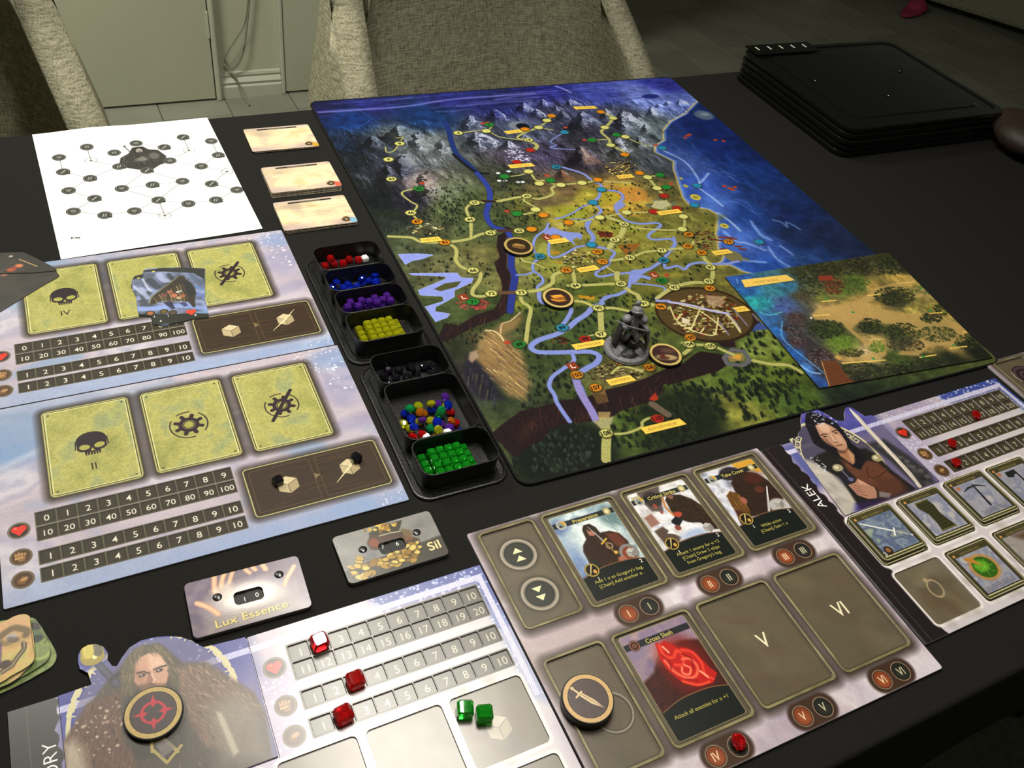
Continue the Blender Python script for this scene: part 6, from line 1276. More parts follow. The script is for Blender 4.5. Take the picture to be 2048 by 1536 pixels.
for y, up in ((33, 1), (74, -1)):
    cv.ell(34, y, 17.2, 16.6, '#35302a', al=.7, f=5); cv.ell(34, y, 16, 15.6, '#8f8678'); cv.ell(34, y, 15.6, 15.2, '#b4aa9a', ring=1.6, al=.8); cv.ell(34, y, 12.6, 12.2, '#2c2c26'); cv.ell(34, y, 11.6, 11.2, '#3f4036', al=.9, f=3)
    for k in (-4, 4): cv.poly([(34-4.6, y+k+2.6*up), (34+4.6, y+k+2.6*up), (34, y+k-2.8*up)], '#e8e2b8')
for x0, rn in zip(COLS*2, ('I', 'II', 'III', 'IV', 'V', 'VI')):
    y = 117 if rn in ('I', 'II', 'III') else 241.8; cx = x0+34
    cv.rrect(cx-22, y-11, cx+22, y+11, 10.5, '#3a2a22', al=.95, f=3); cv.rrect(cx-21, y-10.2, cx+21, y+10.2, 10, '#4d382c', f=1)
    for d, c1, c2 in ((-10, '#8c4a2c', '#a8603c'), (10, '#2b2c28', '#3c3d36')):
        cv.ell(cx+d, y, 8.6, 8.6, '#2c211b'); cv.ell(cx+d, y, 8.4, 8.4, '#94806a', ring=.9); cv.ell(cx+d, y, 7, 7, c1); cv.ell(cx+d, y+1.4, 5, 4, c2, al=.7, f=2.5); cv.text(rn, cx+d, y, 6.6, '#e8cfae' if d < 0 else '#cfc8a8', 0, bold=.014, sx=.82)
for x0, rn in ((151, 'V'), (233, 'VI')): cv.text(rn, x0+36, 177, 12.5, '#ece2c4', bold=.012, sx=.9)
cv.ell(40, 185, 16.4, 16.4, '#4a4538', ring=3.4, al=.9); cv.ell(40, 184.4, 16, 16, '#948c7c', ring=1.6)
cv.grain(.025, .8, 3)
mat = cv.material('action_board_print', rough=.33, spec=.45)
ab = FAc.place('action_board', 'lilac action board with card wells numbered to VI, bottom centre', 'game board')
plate('base_layer', [rr(0, 0, AW, AH, 2, 3)], 0, 1.2, [mat, m_top_edge], ab, cv, bev=.15)
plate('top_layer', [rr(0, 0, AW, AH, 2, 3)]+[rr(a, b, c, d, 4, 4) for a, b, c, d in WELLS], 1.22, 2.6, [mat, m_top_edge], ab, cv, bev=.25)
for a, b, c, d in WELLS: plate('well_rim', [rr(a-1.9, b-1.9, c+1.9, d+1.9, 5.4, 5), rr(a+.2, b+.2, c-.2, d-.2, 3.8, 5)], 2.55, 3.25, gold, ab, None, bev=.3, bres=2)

# ---- cards lying in the wells
def card(name_, x0, y0, label, title, draw, lines, seed, top_title=True, icons=True):
    cc = Canvas(63, 90, 6, '#8896a4', x0, y0)
    draw(cc, x0, y0, seed)
    cc.poly([(x0, y0+66), (x0+14, y0+62.5), (x0+32, y0+61.5), (x0+50, y0+62.5), (x0+63, y0+65.5), (x0+63, y0+90), (x0, y0+90)], '#1e2320', f=1); cc.curve([(x0+2, y0+66), (x0+18, y0+62), (x0+32, y0+61.2), (x0+48, y0+62), (x0+62, y0+65.4)], .9, '#8a6444', al=.9)
    cc.poly([(x0+1, y0+7.5), (x0+62, y0+7.5), (x0+62, y0+13), (x0+1, y0+13)], '#23282a', al=.9, f=.8)
    cc.text(title, x0+33, y0+10.3, 3.8, '#cdbb6a', bold=.02)
    if icons:
        cc.ell(x0+9, y0+10.3, 4.8, 4.8, '#8f9490'); cc.ell(x0+9, y0+10.3, 4.6, 4.6, '#c9c6b8', ring=.8); cc.poly([(x0+9, y0+6), (x0+13.6, y0+8), (x0+12, y0+12)], '#cfa22c'); cc.ell(x0+8, y0+11.6, 1.6, 1.2, '#3f4440')
        cc.ell(x0+55.5, y0+10, 3.6, 4.2, '#a89c74'); cc.ell(x0+55.5, y0+10, 2, 2.4, '#d9cfa4')
        cube(cc, x0+54, y0+57, 5.4, ('#bdb9b2', '#8f8b86', '#a5a19b'), '#6a6660'); cc.text('2', x0+57.5, y0+67, 3.6, '#f0eee4'); cc.ell(x0+12, y0+61, 6.6, 6.6, '#2a2317'); cc.ell(x0+12, y0+61, 6.4, 6.4, '#b59c4c', ring=1.1)
        cc.line([(x0+9, y0+64.5), (x0+13.5, y0+56.5)], [.7, 1.2], '#d8c890'); cc.ell(x0+14, y0+63, 1.6, 2, '#c9a050'); cc.text('1', x0+13.6, y0+70.5, 3.6, '#f0eee4')
    else:
        cc.ell(x0+10, y0+10.4, 4.8, 4.8, '#2c201c'); cc.ell(x0+10, y0+10.4, 4.4, 4.4, '#9a6a50', ring=1); cc.ell(x0+10, y0+10.4, 2.4, 2.2, '#77503c')
    for k, tx in enumerate(lines):
        w_ = 0; cc.text(tx, x0+32, y0+72.6+k*5.2, 3.15, '#b9ae5c', bold=.012)
    cc.rrect(x0, y0, x0+63, y0+90, 3, '#a89c74', ring=.6, al=.8); cc.grain(.04, .7, seed)
    mc = cc.material('action_card_print', rough=.3, spec=.5); t = FAc.place('action_card', label, 'card', 'action cards in the board wells', 1.25); plate('face', [rr(x0, y0, x0+63, y0+90, 3, 4)], 0, .36, [mc, m_card_pale], t, cc, bev=.06)
def S_(cc, x0, y0): return lambda pts: [(x0+a, y0+b) for a, b in pts]
def art_prep(cc, x, y, sd):
    s = S_(cc, x, y); cc.clouds(['#8fa4b0', '#b4c6cc', '#d5dfe0', '#7f96a6'], 18, 41); cc.ell(x+33, y+30, 20, 22, '#e4eae8', al=.8, f=16); cc.ell(x+4, y+60, 10, 30, '#7286b4', al=.7, f=10); cc.ell(x+58, y+16, 12, 12, '#4f6a6c', al=.7, f=8); cc.ell(x+4, y+12, 12, 8, '#5c6c9c', al=.7, f=6)
    hairs(cc, s([(44, 2), (62, 2), (62, 40), (50, 30)]), 50, 6, 60, ['#4c6668', '#8fa8a8', '#c4d2d0'], .3, .8, 3)
    bd = s([(13, 66), (14, 42), (17, 36), (23, 31), (24, 22), (27, 17.5), (33, 17), (37, 22), (38, 29), (47, 30), (54, 35), (57, 44), (56, 58), (58, 66)]); cc.poly(bd, '#3c2a20', f=1.5); hairs(cc, bd, 150, 4, 80, ['#5a3c2c', '#2a1d16', '#6c4836', '#4a3a24', '#7c5a40'], .3, .9, 5)
    cc.poly(s([(42, 31), (52, 34), (55, 44), (50, 52), (44, 44)]), '#7a4434', al=.8, f=3); cc.ell(x+31, y+24, 4.6, 6, '#b07c68', f=1); cc.poly(s([(25, 20), (28, 17), (34, 17.5), (37, 24), (36.5, 32), (34, 27), (28, 22), (26.5, 31), (24, 28)]), '#3a3022', f=.8)
    cc.ell(x+33, y+23.5, .8, .5, '#2c1c18'); cc.ell(x+29.6, y+24, .8, .5, '#2c1c18'); cc.line(s([(30.5, 20), (34, 30), (36, 37)]), [.6, 1.6], '#a8a4a4'); cc.line(s([(33.5, 40), (40, 36.5)]), 1.8, '#c0a040'); cc.ell(x+39, y+44, 3.2, 3.6, '#a8947c', ring=1.1); cc.line(s([(37, 40), (40, 51)]), 1.6, '#8a6c3c'); cc.ell(x+41, y+52, 1.8, 1.8, '#cfa850')
    cc.ell(x+52, y+56, 9, 9, '#8a8a88', f=1.5); cc.ell(x+52, y+57, 6.4, 7, '#8c4a34', f=1); cc.poly(s([(57, 36), (63, 40), (63, 50), (58, 48)]), '#aab0b8', al=.7, f=2); cc.ell(x+43, y+60, 4, 3, '#a8705c', f=1.5); cc.poly(s([(16, 50), (22, 56), (20, 66), (14, 66)]), '#22301f', al=.7, f=2)
def art_strike(cc, x, y, sd):
    s = S_(cc, x, y); cc.clouds(['#b4b2b0', '#d8d6d8', '#e8e8ec', '#c4c6d0'], 16, 43); cc.poly(s([(12, 0), (36, 0), (30, 14), (24, 28), (14, 24), (10, 8)]), '#5a4e4a', al=.9, f=2); cc.ell(x+22, y+12, 9, 9, '#3c3430', al=.8, f=2)
    cc.poly(s([(3, 4), (12, 4), (12, 12), (3, 12)]), '#b9b08c', f=1); cc.poly(s([(3, 28), (12, 26), (14, 38), (4, 40)]), '#8c5c4c', al=.8, f=2)
    bd = s([(31, 30), (33, 17), (39, 11), (44, 14), (50, 16), (58, 24), (63, 34), (63, 62), (56, 60), (50, 50), (40, 46), (34, 40)]); cc.poly(bd, '#3a2c22', f=1.5); hairs(cc, bd, 150, 4, 60, ['#5c4836', '#241c16', '#6f5640', '#4a3c2c'], .3, .9, 6)
    cc.curve(s([(32, 14), (29, 24), (31, 34)]), 2.4, '#b8804c', al=.9, f=1); cc.ell(x+40, y+14.5, 2.8, 3.4, '#8a6454', f=1); cc.ell(x+35, y+35, 4.4, 3, '#b4543c', f=1); cc.poly(s([(24, 40), (32, 36), (36, 42), (28, 48)]), '#24262a', f=1); cc.ell(x+27, y+48, 3, 3, '#8c5040', f=1)
    cc.line(s([(14, 34), (24, 40)]), 1.8, '#d8d4d0'); cc.poly(s([(4, 44), (14, 42), (18, 50), (24, 58), (14, 66), (6, 62)]), '#5a4a40', al=.95, f=2); cc.poly(s([(14, 50), (20, 46), (22, 54)]), '#e8e6e4', f=1); cc.ell(x+20, y+20, 2, 2.6, '#9c5444', f=1); cc.ell(x+22, y+28, 1.4, 1.8, '#9c5444', f=1); cc.ell(x+38, y+60, 14, 6, '#a4b4d4', al=.8, f=5)
def art_cover(cc, x, y, sd):
    s = S_(cc, x, y); cc.clouds(['#b0b0b8', '#dcdce4', '#c4c6d8', '#8a8c98'], 14, 45); cc.poly(s([(38, 0), (63, 0), (63, 20), (50, 12), (40, 6)]), '#cfa040', f=2); cc.ell(x+30, y+10, 12, 8, '#3c3438', f=2)
    bd = s([(18, 60), (20, 36), (24, 20), (34, 13), (46, 12), (56, 18), (62, 30), (63, 52), (54, 62), (40, 66)]); cc.poly(bd, '#3a2a22', f=2); hairs(cc, bd, 160, 5, 40, ['#54382c', '#241c18', '#5f3c30', '#33302a', '#4c4640'], .3, 1, 7); cc.ell(x+50, y+22, 10, 7, '#5f3024', al=.7, f=5)
    hd = s([(8, 60), (8, 44), (10, 32), (17, 28), (23, 33), (24, 42), (22, 52), (14, 62)]); cc.poly(hd, '#6c4c28', f=1.2); hairs(cc, hd, 60, 7, 95, ['#9c7440', '#4c3418', '#b48c50'], .3, .9, 8, .25); cc.ell(x+23, y+42, 3.2, 4, '#a8685a', f=1.2); cc.poly(s([(4, 62), (8, 48), (16, 54), (20, 66), (4, 66)]), '#54302a', f=2)
    cc.line(s([(38, 62), (55, 36)]), [2.4, 1.4], '#b4b0b0'); cc.line(s([(40, 60), (56, 35)]), .6, '#eceae8'); cc.ell(x+52, y+58, 10, 8, '#b8b4b4', f=2.5); cc.ell(x+46, y+36, 5, 4, '#6c3c30', al=.8, f=2)
def art_gem(cc, x, y, sd):
    s = S_(cc, x, y); cc.clouds(['#84748c', '#a08a98', '#8f8098', '#b49a9c'], 22, 47); cc.poly(s([(0, 40), (12, 36), (22, 26), (34, 19), (50, 20), (63, 24), (63, 70), (0, 70)]), '#4a241e', f=3); hairs(cc, s([(0, 44), (22, 30), (50, 22), (63, 28), (63, 68), (0, 68)]), 110, 7, 150, ['#5f2c24', '#34181a', '#783428', '#2a1a1a'], .4, 1.3, 9); cc.ell(x+30, y+24, 12, 10, '#dca08c', al=.5, f=9)
    gm_ = s([(27, 14), (31, 16), (35, 15), (40, 20), (42, 24), (48, 26), (53, 31), (55, 40), (57, 48), (60, 54), (52, 60), (46, 59), (38, 58), (30, 52), (27, 46), (24, 38), (23, 28), (25, 22)]); cc.ell(x+40, y+38, 21, 26, '#8c1c14', al=.55, f=9); cc.poly(gm_, '#c0241c', f=1.2)
    for p, w_, c in (([(29,17),(28,26),(34,30),(40,26),(42,32),(38,38),(32,36)], 2.6, '#e8503c'),([(26,30),(28,40),(34,48),(42,50),(48,44),(46,36),(40,34)], 2.4, '#f07a5c'),([(36,40),(34,44),(38,47),(42,43),(39,39)], 1.8, '#ff9a78'),([(44,27),(51,32),(53,42),(50,52),(54,57)], 2.2, '#e8503c'),([(30,50),(40,57),(50,58)], 1.8, '#f0603c'),([(31,19),(33,25)], 1.6, '#ffc8a4'),([(48,48),(51,54)], 1.8, '#ffb890'),([(26,24),(29,32),(27,38)], 1, '#8c1410'),([(42,30),(47,36),(44,44)], 1.1, '#8c1410'),([(34,50),(42,54)], 1.0, '#8c1410')): cc.curve(s(p), w_, c, al=.85, f=.9)
card('c', 73.8, 8.2, 'action card Preparation, hooded figure in fur, in well I', 'Preparation', art_prep, ["Add 1 o to Gregory's bag.", '[Chain] Add another o .'], 1)
card('c', 155.2, 8.4, 'action card Critical Strike, fighter on white ground, in well II', 'Critical Strike', art_strike, ['Attack 1 enemy for o +2', '[Chain] Draw 2 chips', "from Gregory's bag."], 2)
card('c', 237.2, 8.6, 'action card Take Cover, crouching figure, in well III', 'Take Cover', art_cover, ['While active', '[Chain] Gain 1 o'], 3)
card('c', 73.4, 133.2, 'action card Cross Slash with a blazing red gem, in well IV', 'Cross Slash', art_gem, ['Attack all enemies for o +1'], 4, icons=False)

# ---- second action board, only its corner in the frame at the right
F5 = Frame(901.5, 408.0, -.8, 2.6); cv = Canvas(AW, AH, 1.6, '#a89c9c'); cv.clouds(['#a899a4', '#b9abb2', '#9c908c'], 60, 33); well(cv, 9.5, 5, 59, 100, 3); well(cv, 69.5, 5, 141, 101, 4); well(cv, 9.5, 131, 59, 225, 5)
cv.ell(36, 32, 17, 16.6, '#3c2c34'); cv.ell(36, 32, 15.5, 15, '#5a4650', ring=3); cv.ell(36, 32, 7, 7, '#6a5560', ring=1.6); cv.line([(22, 22), (20, 30), (22, 38)], 1.6, '#b4ac8c')
m5 = cv.material('action_board_print', rough=.36, spec=.4); t = F5.place('action_board', 'second action board, only its corner showing at the right edge', 'game board')
plate('base_layer', [rr(0, 0, AW, AH, 2, 3)], 0, 1.2, [m5, m_top_edge], t, cv, bev=.15); plate('top_layer', [rr(0, 0, AW, AH, 2, 3), rr(9.5, 5, 59, 100, 4, 4), rr(69.5, 5, 141, 101, 4, 4), rr(9.5, 131, 59, 225, 4, 4)], 1.22, 2.6, [m5, m_top_edge], t, cv, bev=.25)
plate('well_rim', [rr(7.6, 3.1, 60.9, 101.9, 5.4, 5), rr(9.7, 5.2, 58.8, 99.8, 3.8, 5)], 2.55, 3.25, gold, t, None, bev=.3, bres=2)

# ============================================================ location tile lying on the map corner
FF = Frame(680, 627, -4.0, 5.2); zF = (1400, 440, .31641)
f = lambda pts, z=zF: FF.px(z, pts)
tl = f([(155, 352), (1215, 205), (1855, 862), (757, 1062)]) if False else f([(160, 360), (1190, 205), (1850, 868), (755, 1062)])
us = [p[0] for p in tl]; vs = [p[1] for p in tl]
cv = Canvas(max(us)-min(us)+4, max(vs)-min(vs)+4, 2.6, '#4f5a30', min(us)-2, min(vs)-2)
FT = [(220,370,'#3058a0'),(300,450,'#2c5f9c'),(400,520,'#2f8c98'),(350,520,'#2f9c9c'),(480,450,'#3c7c8c'),(560,420,'#3a6e8c'),(450,620,'#3a68a0'),(540,520,'#4a5a88'),(500,700,'#2f68ac'),(600,850,'#2c5fa4'),(680,950,'#4a7cc0'),(760,1030,'#2c4f8c'),(520,560,'#4c5c98'),
      (600,620,'#4a3a34'),(540,690,'#3a2f30'),(640,780,'#40343a'),(720,860,'#3c2e32'),(780,960,'#3a2e30'),(640,480,'#4a4434'),(680,350,'#353a24'),(800,310,'#34341e'),(1000,280,'#33301f'),(1150,230,'#3c4024'),(1250,290,'#2f3122'),(900,450,'#5f7034'),(850,400,'#5a3c2c'),(1000,400,'#4f6030'),
      (750,480,'#6c7038'),(820,570,'#b89868'),(950,600,'#b8965c'),(1080,560,'#b89a58'),(1000,520,'#a88c54'),(1100,430,'#b89a54'),(1280,380,'#c2a458'),(1200,470,'#2f3324'),(1250,520,'#3a3a2c'),(1400,520,'#8c8248'),(1420,470,'#a8925c'),(1500,560,'#8a8040'),(1350,580,'#b0a058'),
      (780,680,'#333c22'),(860,690,'#3c4626'),(900,780,'#6c8434'),(1080,670,'#2c331f'),(1250,700,'#34402a'),(1300,790,'#4a4a34'),(1180,620,'#a08c50'),(1320,690,'#a08450'),(1480,640,'#4c5830'),(1550,720,'#54502f'),(1650,700,'#b09a54'),(1600,600,'#a08c4c'),(1700,760,'#2c3322'),
      (1120,780,'#c0a468'),(1060,860,'#cfb88c'),(960,880,'#a8905c'),(1420,800,'#a88c58'),(1600,800,'#a08a50'),(1450,880,'#3a4426'),(1600,880,'#262c1f'),(1250,880,'#4a5a2c'),(1100,950,'#2f3824'),(950,960,'#4c4030'),(880,980,'#6a4430'),(1300,960,'#22261c'),(1500,930,'#201f1a'),(1750,830,'#1f211a'),(1000,1000,'#2c2a20')]
q = np.array([f([(a, b)])[0] for a, b, c in FT]); cols = np.array([hexc(c) for a, b, c in FT]); st = 6
Y, X = np.mgrid[0:cv.H//st+2, 0:cv.W//st+2]*(st/cv.k); X = X+cv.u0; Y = Y+cv.v0
wt = 1/((X[..., None]-q[:, 0])**2+(Y[..., None]-q[:, 1])**2+12)**1.7; gcol = (wt[..., None]*cols).sum(2)/wt.sum(2)[..., None]
cv.a = np.stack([_up(gcol[..., k], cv.H, cv.W) for k in range(3)], -1)*(.78+.3*fbm(cv.H, cv.W, 16, 4, 6)[..., None]+.14*fbm(cv.H, cv.W, 5, 2, 7)[..., None])
cv.poly(f([(700,600),(740,560),(900,530),(1020,500),(1100,430),(1300,380),(1340,340),(1350,400),(1150,470),(1060,520),(1150,560),(1300,590),(1500,590),(1600,640),(1720,700),(1680,760),(1600,790),(1450,800),(1380,860),(1250,850),(1300,800),(1400,770),(1350,700),(1230,660),(1080,640),(1000,650),(960,690),(1060,770),(1170,780),(1180,850),(1100,900),(960,880),(1060,850),(1130,810),(1040,780),(930,690),(860,640),(730,630)]), '#b99c62', al=.85, f=3.5)
rg = random.Random(2)
def bush(cx, cy, rx, ry, n, cols, seed):
    rg = random.Random(seed)
    for _ in range(int(n*2.4)):
        a_, r = rg.uniform(0, 6.28), math.sqrt(rg.random()); p = f([(cx+math.cos(a_)*r*rx, cy+math.sin(a_)*r*ry)])[0]; cv.ell(p[0], p[1], rg.uniform(.6, 2.1), rg.uniform(.6, 1.7), rg.choice(cols), rg.uniform(0, 90), al=.75, f=1.0)
NB = 2.6
DG = ['#1f2416', '#2c331d', '#3f4a28', '#262a1e', '#56622f', '#2f2f28']; 
for b in ((1230,480,130,60,150,DG,1),(800,690,120,60,120,DG,2),(1080,670,80,50,90,DG,3),(1280,710,120,60,120,DG,4),(1460,620,70,30,60,DG,5),(1540,560,60,40,50,DG,6),(1700,770,90,50,100,DG,7),(1000,290,330,60,260,DG+['#6c6a44','#4a3c2c'],8),(1200,290,90,60,80,DG,9),(700,400,80,90,120,DG+['#6a6470'],10),(950,400,130,60,110,['#4f6a2c','#647a34','#3a4a24'],11),
          (1000,950,150,50,150,DG+['#5c5c50'],12),(1400,940,280,50,200,DG,13),(1300,790,120,40,90,['#4a4636','#5c5640','#33301f'],14),(1500,720,120,50,110,['#4a5230','#5f6238','#33381f'],15),(600,700,50,120,100,['#3a2c2c','#54443f','#2a2022','#6c5c58'],16),(760,870,80,60,90,['#3a2c30','#54443f','#6c6468','#2a2022'],17),(900,790,110,60,80,['#5f7a30','#78903c','#4c6028'],18),(850,420,60,50,60,['#6c3424','#4a261c','#8a4a34'],19),(1420,440,90,30,50,['#4a5a34','#6a7444'],20),(960,840,80,24,40,['#3f3a24','#4a4a28'],21),(1120,800,50,40,40,['#6a8a38','#4f6a2c'],22)): bush(*b)
for p_, w_, c in (([(520,640),(520,740),(600,820),(700,900),(800,980)], 2.2, '#5fa0d8'),([(420,520),(440,460),(500,430),(570,440)], .8, '#24504f'),([(560,560),(580,640)], 1, '#5c4c70'),([(380,580),(440,600),(520,580)], 2, '#5fb8b4'),([(640,920),(700,960),(760,970)], 3, '#8fb8e8'),([(230,370),(240,400)], 1.2, '#8fc0f0')): cv.curve(f(p_), w_, c, al=.75, f=1.5)
for _ in range(120):
    x, y = rg.uniform(180, 620), rg.uniform(350, 1000)
    if x > 250+ (y-350)*.55+ 200 or x < 160+(y-350)*.84: continue
    cv.curve(f([(x, y), (x+12, y+rg.uniform(-6, 6)), (x+rg.uniform(16, 34), y+rg.uniform(-4, 12))]), rg.uniform(.4, 1), rg.choice(['#6fb4d8', '#1f4480', '#4c9cb8', '#2c5090']), al=.45, f=1)
cv.poly(f([(765,890),(860,890),(940,1000),(980,1025),(815,1060)]), '#6f4226', al=.95, f=1.2); cv.line(f([(768,890),(822,1060)]), 1.2, '#b08a5c')
for i in range(8): cv.line(f([(785+i*6, 920+i*17), (880+i*13, 905+i*14)]), .6, '#4a2a18', al=.7)
cv.poly(f([(260,382),(545,347),(598,382),(285,430)]), '#2a2618', al=.5, f=1.5); cv.poly(f([(260,378),(545,345),(600,380),(285,426)]), '#dfbd62', f=.5)
a, b = f([(340, 395), (505, 375)]); cv.text('FORT ISTRA', (a[0]+b[0])/2, (a[1]+b[1])/2, 3.6, '#7c6230', math.degrees(math.atan2(-(b[1]-a[1]), b[0]-a[0])), bold=-.01, sx=1.25)
for x0, y0, x1, y1 in ((720,605,815,598),(770,515,860,507),(900,905,1170,885),(1390,868,1490,852),(1580,812,1685,798),(1450,590,1530,585),(1250,400,1350,392),(1660,708,1720,700),(1060,478,1140,468)): A, B = f([(x0, y0), (x1, y1)]); cv.line([A, B], 2.0, '#e0bf66')
for p in ((965,582),(800,498),(1455,575),(1095,875),(1605,790),(1410,862),(1395,430)): a = f([p])[0]; cv.ell(a[0], a[1], 2.4, 1.8, '#3b9050')
cv.poly(f([(745,355),(830,350),(845,375),(755,385)]), '#8a3a28', f=1); cv.ell(*f([(875, 870)])[0], 4, 3.6, '#c09a58', f=1); cv.ell(*f([(710, 262)])[0], 3, 3, '#b09060', f=1); cv.ell(*f([(702, 618)])[0], 1.6, 1.6, '#e8e0d0')
cv.grain(.05, .8, 4)
mF = cv.material('location_tile_print', rough=.5, spec=.35)
t = FF.place('location_tile', 'location tile reading FORT ISTRA laid over the lower right corner of the map', 'tile', z=3.1)
m_tile_edge = node_mat('dark_tile_edge', '#1a1712', 0.7, noise=300, col2='#2c261c'); plate('face', [tl], 0, 2.0, [mF, m_tile_edge], t, cv, bev=.15)

# ============================================================ round chips
m_chip = node_mat('chip_black', '#0e0c0b', 0.35, spec=.5, bump=.05, bscale=300)
def chip(name, x, y, z, r, h, label, cat, draw, ringc, inner, rot=0, group=None, parent_name='rim'):
    cc = Canvas(2*r+1, 2*r+1, 7, ringc, -r-.5, -r-.5); cc.clouds([ringc, ringc], 8, 1); cc.ell(0, 0, r, r, ringc); cc.ell(0, 0, r*.99, r*.99, '#5a4a2c', ring=.5, al=.7); cc.ell(0, 0, r*.78, r*.78, '#2f241c'); cc.ell(0, 0, r*.755, r*.755, inner); draw(cc, r); cc.grain(.05, .8, 3)
    mm = cc.material(name+'_print', rough=.32, spec=.5); t = thing(name, label, cat, (x/1000, y/1000, TZ+z/1000), math.radians(rot), group)
    link('rim', lathe([(0, 0), ((r-.6)/1000, 0), (r/1000, .0006), (r/1000, (h-.6)/1000), ((r-.5)/1000, h/1000), (0, h/1000)], 48), m_chip, t, smooth=False)
    plate('face', [circ(0, 0, r-1.0, 44)], h, h+.25, [mm, m_chip], t, cc, bev=.08); return t
def dr_chest(c, r):
    c.poly([(-8, -1), (-3, -5), (8, -2), (8, 4), (3, 7), (-8, 3)], '#7c5f38', f=1); c.poly([(-8, -1), (-3, -5), (8, -2), (3, 1)], '#a08048', f=.8); c.line([(3, 1), (3, 7)], .6, '#4a3820')
def dr_bars(c, r):
    c.poly([(-9, -3), (4, -6), (8, -2), (-5, 2)], '#cf8f38', f=.8); c.poly([(-5, 2), (8, -2), (9, 2), (-3, 6)], '#8a5a28', f=.8); c.poly([(-9, 2), (-2, 4), (7, 3), (10, 5), (0, 8), (-8, 6)], '#c08434', f=.8); c.line([(-7, -2), (4, -5)], 1, '#f0c070', al=.8)
def dr_hills(c, r):
    c.ell(0, 5, 12, 4.5, '#a8946c', f=2); c.ell(-3, 6, 6, 3, '#5c4034', f=2); c.ell(4, -6, 8, 4, '#6c5044', al=.7, f=3); c.ell(-4, 2, 3, 2.4, '#6a302a', f=1)
CHL = '#c2ac6c'
chip('map_token', 464.5*.994, 764*.994, 3.2, 18.8, 3.4, 'round gold-rimmed token at the bridge in the upper left of the map', 'token', dr_chest, '#b39c60', '#3a2c1c', -20, 'round tokens on the map')
chip('map_token', 463.5*.994, 658.5*.994, 3.2, 18.8, 3.4, 'round gold-rimmed token with golden bars, left of the miniature', 'token', dr_bars, CHL, '#3f2a24', -20, 'round tokens on the map')
chip('map_token', 532*.994, 535.5*.994, 3.2, 18.8, 3.4, 'round gold-rimmed token with brown hills, touching the miniature base', 'token', dr_hills, CHL, '#442e2c', -20, 'round tokens on the map')
def dr_target(c, r):
    R = '#b8434c'; c.ell(0, 0, 8.4, 8.4, R, ring=1.9)
    for k in range(4):
        a = math.pi/2*k; ca, sa = math.cos(a), math.sin(a); c.poly([(ca*13, sa*13), (ca*8-sa*1.6, sa*8+ca*1.6), (ca*8+sa*1.6, sa*8-ca*1.6)], R); c.poly([(ca*3.4, sa*3.4), (ca*7.4-sa*2.4, sa*7.4+ca*2.4), (ca*7.4+sa*2.4, sa*7.4-ca*2.4)], R)
chip('target_token', -29.8*.995, 326.5*.995, 3.0, 19.3, 3.6, 'round token with a red crosshair lying on the fur-cloaked hero portrait', 'token', dr_target, '#b9a26a', '#54494a', -8)
def dr_dagger(c, r):
    D = '#dcc49c'; c.line([(-6.5, -11), (-4.4, -6.2)], 1.5, D); c.ell(-6.8, -11.6, 1.3, 1.3, D); c.line([(-7.6, -4.2), (-1.8, -6.4)], 1.4, D); c.poly([(-5.6, -5.6), (-2.6, -6.6), (3.6, 3), (7, 11.5), (.2, 5)], D, f=.5); c.line([(-3.6, -5.4), (5.8, 9.8)], .5, '#8c7658')
chip('dagger_token', 257.4*.985, 222.4*.985, 1.4, 19.6, 9.6, 'tall black round token with a pale dagger on its top', 'token', dr_dagger, '#d0ae78', '#594b48', 4)

# ============================================================ loose gems
def gem_at(fr, px, kind, col, label, z, rot, s=1.0, group=None):
    u, v = fr.mm(px); p = fr.world(u, v, 0); return gem(kind, col, label, (p[0], p[1], TZ+z/1000), rot, group, s)
def on(fr, u, v, z, kind, col, label, rot, s=1.0, group=None):
    p = fr.world(u, v, z); return gem(kind, col, label, p, rot, group, s)
G1 = 'red gems on the tracks of the left player board'
on(FG, 206.4, 24.6, 7.2, 'b', 'red', 'red block gem standing on space 2 of the top track', (.12, 0, .1), 1.6, G1)
on(FG, 221.6, 63.2, 7.2, 'b', 'red', 'red block gem standing on space 3 of the middle track', (.12, 0, .05), 1.6, G1)
on(FG, 206.2, 85.0, 7.2, 'b', 'red', 'red block gem standing on space 2 of the lowest track', (.12, 0, .15), 1.6, G1)
on(FG, 287.2, 112.4, 7.0, 'b', 'green', 'left one of two green block gems in the pale well', (.1, 0, -.35), 1.55, 'two green gems side by side'); on(FG, 298.8, 120.6, 7.0, 'b', 'green', 'right one of two green block gems in the pale well', (.1, 0, -.3), 1.55, 'two green gems side by side')
G2 = 'red gems on the tracks of the right player board'
on(FA, 271, 39.4, 5.6, 'r', 'red', 'red faceted gem near space 16 on the right player board', (.2, .1, .4), 1.15, G2); on(FA, 209.4, 62.2, 5.6, 'r', 'red', 'red faceted gem between spaces 1 and 3 on the right player board', (.3, -.1, 1), 1.15, G2); on(FA, 192.2, 83.6, 5.6, 'r', 'red', 'red faceted gem covering space 1 of the lowest right-hand track', (-.2, .1, .2), 1.15, G2)
on(FAc, 113.8, 240.2, 6.4, 'r', 'red', 'red faceted gem on the black IV disc of the action board', (.2, .1, .5), 1.35)
gem_at(FB2, (556, 966), 'b', 'black', 'smoky black gem on the left cube picture of the enemy board', 5.4, (.1, 0, .2), 1.1); gem_at(FB2, (713, 920), 'r', 'black', 'smoky black gem beside the crossed-out cube picture', 5.8, (.3, .2, .5), 1.2)

